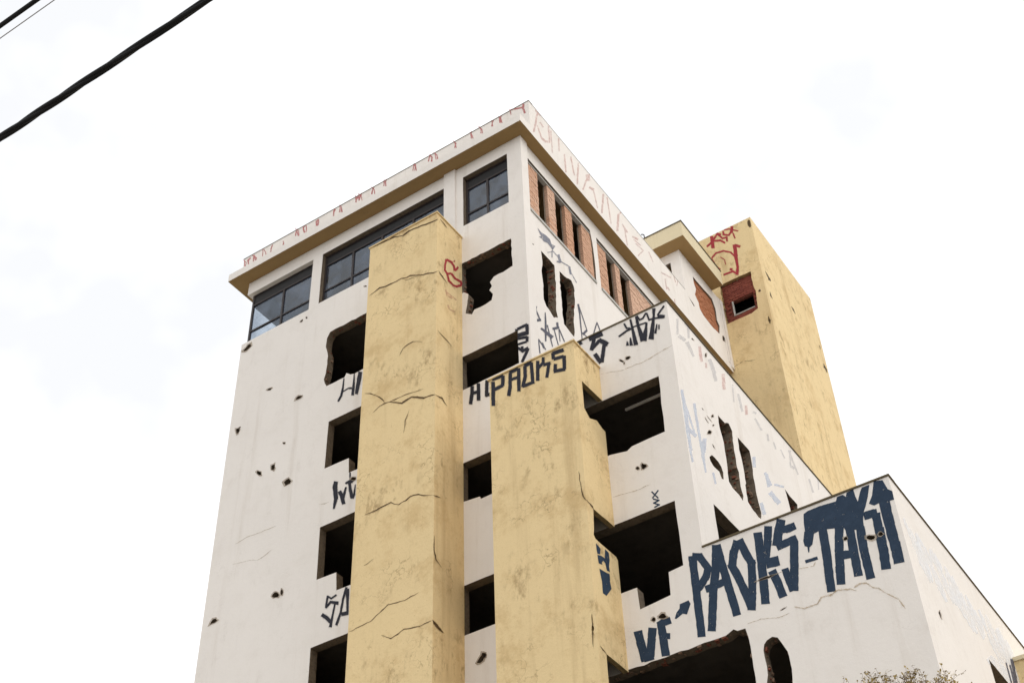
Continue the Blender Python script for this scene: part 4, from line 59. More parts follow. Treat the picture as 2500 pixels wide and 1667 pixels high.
'redfaint|fas':'355 30332 34 -1 36 6 34 1 33 0 35 2 42 14 31 -5 55 97 -33 1 -38 -8 -38 -7 -35 -3 -34 0 -37 -8 -30 7/426 30300 -10 -60 -14 -64 -15 -64 -19 -68 -1 -51 -26 -74 -7 -56 -15 -64 -9 -58 85 79 17 64 20 69 13 62 8 58 11 60 17 66 14 64 19 68 9 59/329 29818 -17 -67 -26 -74 -11 -61 -14 -64 -18 -67 -19 -67 -25 -72 -17 -66 95 80 19 67 20 68 9 60 27 74 11 62 25 73 16 65 20 69/547 30037 28 -6 34 2 29 -5 22 -15 27 -9 27 -8 60 94 -29 5 -27 9 -22 15 -34 -2 -22 17 -35 -5/406 29770 9 -35 14 -27 12 -30 19 -21 10 -34 16 -25 12 -30 18 -23 10 -33 20 -19 8 -36 14 -27 64 82 -9 33 -19 22 -8 35 -15 28 -11 31 -22 17 -15 27 -6 39 -23 16 -11 32 -16 25 -14 28/955 30326 9 -36 -5 -49 2 -43 -3 -48 1 -44 7 -37 -2 -47 -2 -47 12 -30 2 -43 3 -40 -8 -54 3 -41 4 -40 83 92 0 44 -2 43 7 52 -2 42 -6 38 5 50 -8 35 5 51 -13 31 5 49 -7 38 1 46 -3 42 7 53/569 29412 38 -2 45 13 49 21 42 6 52 27 76 139 -55 -30 -45 -12 -38 0 -48 -19 -49 -20/758 29451 68 60 69 64 71 71 70 66 20 103 -71 -71 -69 -61 -70 -68 -70 -72/1473 30343 -8 -53 -5 -50 5 -40 -10 -55 7 -37 -5 -50 -2 -47 0 -45 -11 -56 -3 -47 -1 -45 0 -44 75 77 -1 44 4 48 2 47 5 49 1 47 5 49 3 48 -4 40 3 49 9 54 -1 44 4 50/1093 30277 0 -45 -7 -52 4 -39 -4 -48 6 -38 -8 -52 -1 -45 6 -38 -2 -46 2 -41 -4 -48 -2 -45 1 -42 0 -44 4 -39 -2 -45 -6 -50 7 -35 -6 -50 1 -42 1 -41 58 61 -6 37 3 45 2 45 -2 42 3 46 -1 43 2 45 -3 40 6 50 0 43 -5 38 1 46 1 44 4 48 -3 41 -1 44 1 44 6 50 -5 40 2 46 5 50/1710 29937 -9 -53 7 -37 3 -40 -9 -53 7 -37 -9 -53 0 -43 1 -43 9 -34 -10 -54 10 -32 -9 -53 8 -34 -2 -45 4 -39 -5 -48 0 -43 86 89 -5 38 -7 36 4 47 4 48 -7 35 7 51 5 48 -8 35 8 52 -11 32 3 46 3 47 -4 40 -2 42 4 48 2 46 -5 38/2044 30161 8 -35 0 -44 4 -39 9 -33 7 -36 2 -41 10 -32 4 -39 4 -39 10 -32 2 -41 6 -36 5 -38 9 -34 4 -38 11 -30 9 -33 3 -39 77 85 -7 35 -9 32 -6 37 -10 32 -5 38 -5 38 -8 34 -8 34 4 48 -7 36 -9 33 -6 36 -3 41 -12 30 2 46 -7 37 -12 30 -7 35/2440 30303 -10 -55 -6 -50 -9 -53 -16 -61 -15 -58 -8 -52 -6 -50 -9 -53 -10 -54 -18 -61 -11 -54 -10 -54 88 80 8 52 16 59 8 52 14 58 14 57 11 55 12 56 0 45 17 61 4 49 16 60 10 55/2438 30272 -7 -50 -15 -57 0 -43 -11 -54 -18 -60 -2 -45 -13 -55 -8 -51 -11 -53 -1 -43 -12 -55 -13 -54 -7 -49 -8 -50 -14 -56 -4 -45 -9 -51 -6 -47 -12 -53 -12 -54 87 80 2 44 15 56 13 54 4 46 12 53 2 44 10 53 18 59 5 47 10 53 8 50 10 52 3 46 18 60 11 53 2 46 8 51 15 58 4 46 12 56/2843 30230 -21 -114 17 -75 -12 -104 241 245 -10 82 3 96 17 111/2818 30008 -22 -65 -37 -76 -16 -60 -32 -72 -32 -72 -21 -64 -31 -70 -17 -61 -37 -74 -26 -67 77 54 25 66 38 75 18 61 36 74 19 63 31 71 21 64 35 74 26 68 20 64/2924 29738 71 48 61 30 57 19 64 33 89 177 -71 -45 -68 -42 -66 -39 -63 -32/3157 29891 8 -36 4 -41 8 -36 13 -31 6 -37 6 -39 8 -35 12 -32 5 -39 4 -40 9 -34 6 -38 12 -32 7 -36 5 -39 12 -30 8 -36 66 71 -9 34 -9 35 -1 43 -15 28 -6 37 -8 37 -2 42 -12 31 -7 38 -12 31 -5 39 -9 35 -8 35 -3 42 -13 31 -3 42 -10 34/3710 30251 -22 -64 -18 -61 1 -44 -21 -63 -4 -48 -12 -55 -20 -62 -4 -48 -18 -60 -21 -62 -1 -45 -23 -65 -5 -47 -14 -56 -9 -52 -11 -53 -19 -60 -2 -45 104 90 12 54 4 46 17 59 16 58 8 50 12 55 7 51 14 56 11 53 24 66 13 56 10 54 9 52 15 58 18 60 4 49 17 60 12 56/3922 30316 6 -38 0 -45 -1 -45 10 -33 -3 -48 1 -43 1 -42 5 -39 7 -37 6 -37 -4 -48 1 -43 7 -36 2 -42 5 -38 4 -39 1 -42 -3 -47 9 -33 1 -42 -1 -44 9 -34 2 -40 1 -43 5 -38 66 67 -2 41 4 47 -10 33 5 48 -12 31 6 49 -9 34 1 45 1 44 -12 31 0 44 1 44 -1 42 -7 37 -5 38 3 47 -7 37 0 44 -8 35 0 45 -4 40 3 47 0 45 -10 33 -4 40/4476 30148 -15 -64 -6 -56 -21 -69 -10 -60 -14 -63 -16 -64 -23 -70 -2 -53 -11 -59 -15 -63 -16 -63 -5 -54 -15 -64 -18 -65 133 115 15 62 18 65 3 53 25 72 7 56 13 61 11 61 28 74 2 53 24 71 1 53 22 70 18 67 11 61/4608 30241 73 99 76 99 -53 6 -72 -99 -75 -99/4667 29900 23 -21 32 -10 23 -22 37 -4 18 -28 39 -1 27 -16 31 -12 31 -12 87 109 -27 16 -30 13 -41 -1 -23 21 -27 18 -29 14 -32 10 -33 9 -25 19/4788 29806 9 -33 -8 -50 10 -32 -2 -45 3 -39 -1 -42 3 -40 3 -39 5 -37 5 -36 2 -40 1 -40 -4 -46 7 -35 5 -37 -5 -45 84 81 -2 40 -3 38 -8 34 2 44 -9 33 7 48 -3 40 -4 37 -7 36 0 42 -4 38 -1 41 -4 38 0 43 -2 40 -2 40/5272 29894 62 33 66 38 61 30 61 30 72 49 66 122 -65 -35 -70 -46 -66 -40 -57 -22 -68 -43/5293 29823 48 15 44 9 51 19 46 12 45 10 49 16 49 17 44 8 48 15 48 72 -53 -22 -43 -7 -48 -15 -46 -11 -50 -17 -48 -15 -45 -11 -49 -16 -45 -11/5220 29876 169 69 179 83 56 93 -177 -78 -175 -79/5383 29735 108 17 121 36 114 23 115 26 64 92 -122 -34 -112 -22 -111 -20 -117 -30/5854 29906 -140 -198 -143 -196 -140 -194 54 8 135 194 143 196 139 198/6816 29792 164 86 161 80 168 90 162 78 63 104 -173 -95 -157 -72 -169 -92 -160 -80/7029 29730 3 -104 1 -106 6 -101 9 -98 69 63 3 109 -2 105 -11 97 -2 106/7675 30463 29 -89 18 -100 30 -88 78 77 -23 95 -31 87 -29 89/7105 29451 131 -33 88 103 -127 38/7979 30530 -55 -144 -61 -147 -51 -140 56 41 51 140 57 144 63 150/7487 29304 -2 -96 3 -90 3 -91 73 65 0 93 -10 85 2 96/6176 30104 52 -65 53 -62 54 -62 58 -56 49 54 -49 66 -53 64 -57 59 -56 59',
'bluefaint|bside':'58 19092 -10 -47 -8 -43 6 -33 1 -37 -3 -40 -2 -39 8 -31 0 -38 1 -36 -1 -39 -11 -45 -5 -41 4 -34 16 -24 3 -35 185 144 -21 21 4 40 5 41 -21 21 -3 35 -2 36 5 41 -5 34 -1 37 -10 30 -11 29 -1 37 -3 35 12 48 -10 30/52 18595 -17 -54 10 -34 9 -35 -21 -56 12 -33 -7 -46 -11 -49 12 -32 4 -38 -8 -47 -16 -51 0 -41 -2 -42 11 -33 166 122 19 54 -22 25 25 59 -2 40 -14 30 7 47 4 44 -3 38 11 50 5 46 -3 39 -5 38 20 57 -8 36/27 18063 -10 -42 8 -30 9 -29 8 -29 -10 -42 21 -20 -12 -43 14 -25 -6 -39 3 -33 10 -27 -9 -42 8 -28 -4 -38 136 99 3 37 -8 29 4 38 1 36 -7 29 -2 34 12 44 7 41 1 36 -12 26 5 40 10 42 2 38 2 36/96 18852 8 -20 10 -19 11 -17 8 -21 6 -22 10 -19 7 -20 4 -24 9 -19 16 -14 -1 -28 18 -11 -2 -28 9 -20 12 -16 3 -25 110 93 -7 22 -23 7 3 30 -11 18 -8 19 -13 17 -13 16 -9 18 -11 18 -13 17 -5 22 -7 22 -9 19 -12 17 -9 20 -14 14/219 18562 15 -15 7 -20 11 -18 -3 -29 13 -16 17 -12 -2 -29 18 -11 11 -18 2 -25 14 -15 4 -23 5 -22 16 -14 12 -16 -1 -28 16 -13 3 -24 15 -14 13 -16 -2 -27 86 70 -10 18 -8 20 -8 20 -11 17 -10 18 -2 26 -9 19 -8 20 -16 13 1 27 -16 14 -8 20 1 28 -15 14 -2 25 -11 18 -13 16 3 29 -8 20 -11 18 -3 25/550 19091 5 -30 -2 -36 -7 -39 1 -33 -3 -36 7 -29 9 -26 -15 -45 6 -29 8 -27 -4 -37 -14 -44 14 -23 -1 -34 115 87 12 42 -9 27 8 39 -8 28 2 35 -2 32 7 39 5 38 9 40 -5 30 -10 27 16 46 2 36 -17 21/548 18663 5 -29 5 -30 -6 -38 -1 -33 0 -33 14 -23 -13 -42 10 -26 5 -29 -7 -38 4 -30 -7 -38 14 -22 -3 -34 -7 -38 10 -25 -6 -37 16 -21 -16 -44 12 -23 7 -27 -3 -35 -6 -36 139 101 -19 19 17 45 -8 26 -3 31 6 37 -2 30 -14 23 1 33 -1 32 8 39 -9 26 9 39 -17 21 15 44 -14 22 -5 30 4 36 -6 29 2 34 5 37 5 37 -5 30 -1 33/73 18104 54 5 48 -1 64 17 62 13 46 -4 58 9 136 158 -58 -10 -48 3 -58 -9 -59 -10 -63 -15 -49 1/787 18381 -40 -69 -19 -56 0 -44 -36 -65 4 -41 -21 -57 -18 -54 -25 -58 181 111 -3 42 44 70 4 46 32 64 8 49 13 52 23 59 28 61/604 18185 -3 -43 -28 -60 10 -33 -6 -45 8 -35 -5 -43 6 -36 -15 -50 -6 -44 2 -39 157 108 1 41 18 53 13 49 -14 30 24 58 7 45 8 47 12 48 1 42 2 42/575 17812 2 -29 12 -23 -8 -36 6 -26 8 -26 1 -29 9 -25 2 -29 -1 -31 0 -30 8 -25 0 -30 7 -25 78 55 2 32 4 33 -1 29 -1 30 8 37 -1 29 6 35 -11 24 12 39 11 39 -16 19 9 38 8 37/957 17655 -2 -28 4 -26 6 -23 9 -20 4 -26 4 -24 -3 -29 12 -19 -7 -33 16 -16 95 69 -1 27 -6 23 -7 23 -1 27 5 31 -9 20 -1 28 -5 24 2 29 -11 20/36 17686 5 -25 4 -25 -1 -30 3 -27 11 -20 1 -28 6 -24 -1 -29 6 -24 -7 -33 12 -20 -8 -34 11 -21 95 71 -1 27 1 30 -13 19 7 33 -11 20 -2 28 -8 22 4 32 -6 24 2 31 -6 24 2 30 -2 28/3257 19512 -36 -63 3 -36 -16 -50 -20 -52 -13 -47 9 -33 -9 -45 178 117 9 44 14 48 14 49 4 42 11 46 25 56 14 49/3745 19396 6 -29 22 -18 34 -7 8 -29 29 -12 21 -18 23 -16 14 -24 7 -29 43 0 2 -34 164 132 -14 24 -35 7 -4 32 -37 5 -3 33 -35 7 -12 25 -19 20 -18 21 -23 17 -18 21/3782 19389 -1 -39 7 -34 -8 -43 13 -30 6 -33 -9 -44 12 -30 -2 -40 -8 -43 188 131 -1 37 5 43 9 44 -16 27 -7 33 12 47 11 46 -2 37 -7 34/3753 18861 70 2 72 5 67 0 39 -25 51 -16 95 25 43 -22 280 251 -68 1 -77 -9 -56 12 -86 -17 -39 26 -74 -5 -36 28/3155 18264 18 -32 13 -34 7 -40 -12 -52 24 -27 1 -43 25 -26 198 142 8 50 -29 23 -13 35 -10 37 8 50 -35 19 -4 42/4207 19357 72 35 72 36 77 42 74 37 68 27 74 38 82 48 69 28 59 90 -75 -38 -72 -33 -78 -43 -74 -35 -69 -30 -73 -36 -76 -40 -75 -40',
'greyfaint|bside':'386 21253 -18 -47 1 -32 -10 -40 -18 -47 2 -30 -18 -47 -6 -37 -13 -42 -2 -34 -15 -44 -8 -39 -6 -36 -13 -43 1 -30 99 75 9 39 14 44 4 35 13 42 3 35 7 38 14 43 6 37 19 48 -1 31 16 46 10 41 12 42 -3 31/731 21384 39 0 39 0 41 2 35 -6 110 130 -45 -5 -31 9 -43 -4 -39 1/859 21422 -14 -49 5 -32 -16 -49 4 -33 -1 -37 -7 -42 0 -36 -18 -51 -2 -38 1 -35 122 99 13 47 -1 35 -3 34 4 39 15 49 5 40 11 46 -6 32 0 36 21 54/288 20652 76 41 44 -2 79 45 45 -2 77 42 110 153 -58 -15 -56 -12 -75 -40 -55 -11 -56 -13/617 20746 49 7 6 -36 39 -3 27 -15 12 -30 41 -1 25 -17 24 -18 23 -19 25 -17 25 -17 103 100 -11 31 -28 14 -4 38 -15 27 -14 28 -18 24 -28 15 -19 23 -20 23 -8 33 -11 31/1695 21084 -2 -49 39 -12 6 -41 13 -36 25 -24 0 -47 32 -18 21 -28 27 -23 201 182 -37 14 -18 30 1 49 -27 22 -11 38 -15 34 -25 25 -19 30 -12 37/1818 20915 -2 -46 13 -34 -13 -54 9 -37 -5 -47 9 -37 15 -32 5 -39 176 144 10 52 1 45 -19 29 -7 38 -8 37 14 57 -18 29 -1 45/2824 21206 -15 -40 -1 -30 -4 -33 -12 -38 1 -29 -17 -42 -1 -30 -6 -34 3 -27 -12 -38 -8 -35 -9 -36 0 -29 -6 -33 0 -30 -15 -39 1 -28 82 60 4 32 9 36 8 35 6 34 6 33 0 29 8 35 2 30 9 37 4 33 8 35 7 34 5 33 5 33 6 35 9 36 3 32/3014 21066 16 -23 -5 -41 16 -23 0 -37 -3 -38 20 -20 -16 -50 22 -17 5 -33 -12 -45 1 -36 13 -25 11 -27 -3 -38 159 126 -14 25 -12 26 -3 34 9 43 -10 28 -10 29 7 41 -5 33 1 37 -16 24 16 49 -11 27 -14 26 8 43/3753 21038 72 40 68 33 73 39 66 108 -71 -38 -73 -40 -66 -29/3785 20900 19 -16 26 -10 14 -21 36 -2 22 -13 13 -22 35 -1 12 -23 24 -13 31 -5 20 -15 30 -8 118 106 -33 4 -13 23 -33 3 -21 15 -15 20 -36 1 -11 25 -36 0 -16 20 -15 20 -40 -3 -13 23/4368 20856 9 -31 -5 -42 -4 -41 -10 -45 -3 -40 143 103 -14 28 9 44 11 47 -4 35 15 50/4687 20843 12 -22 2 -28 7 -25 11 -21 11 -23 -9 -37 16 -17 102 78 -3 28 -5 27 -2 28 -20 15 5 34 -10 22 -9 24/5664 21241 -7 -38 -28 -50 -4 -35 -10 -39 -21 -46 -20 -44 -3 -34 -13 -40 -14 -42 -15 -41 -15 -41 -18 -44 -4 -34 -18 -43 117 76 26 48 7 36 21 46 9 37 7 36 21 46 19 45 5 35 10 39 16 42 23 48 2 33 24 48 11 40/5477 20638 94 45 75 22 86 35 121 146 -95 -45 -78 -25 -94 -45/5057 20870 23 -13 13 -20 22 -13 7 -25 23 -12 15 -19 22 -13 13 -21 17 -17 88 72 -20 15 -18 17 -20 14 -19 16 -17 18 -6 25 -20 15 -21 14 -21 14/5570 21185 43 -50 27 -63 38 -54 38 -53 28 -62 34 -57 35 -56 36 -55 31 -58 115 88 -39 53 -30 60 -28 62 -37 55 -43 50 -17 70 -43 51 -34 57 -38 54/6586 21000 11 -74 28 -59 9 -74 4 -78 26 -61 151 109 -31 58 -9 73 -20 67 -13 72 -22 65/7330 21672 -29 -107 -35 -110 -35 -109 -31 -107 -28 -103 -39 -111 90 58 41 112 38 110 24 102 43 115 31 108 33 109',
'redfaint|bside':'1286 21159 -4 -44 1 -39 -8 -47 -13 -50 16 -27 -18 -55 11 -30 -3 -43 -16 -52 16 -26 -6 -45 155 126 4 42 -5 36 4 43 6 44 9 48 -7 34 4 43 -2 39 11 49 10 49 -3 38/1503 20853 -1 -37 -3 -39 -12 -45 -7 -41 107 83 3 38 8 43 5 40 -5 33/2328 21145 -8 -50 -17 -57 -1 -45 -13 -53 -22 -60 4 -41 -15 -55 -12 -52 1 -42 -28 -65 214 159 -9 37 5 47 18 57 27 65 -6 39 -2 43 23 61 12 54 10 52 -2 43/3363 20991 -8 -50 -27 -63 1 -43 -29 -65 5 -40 -26 -61 176 124 10 51 7 49 19 57 20 59 -3 42 21 59',
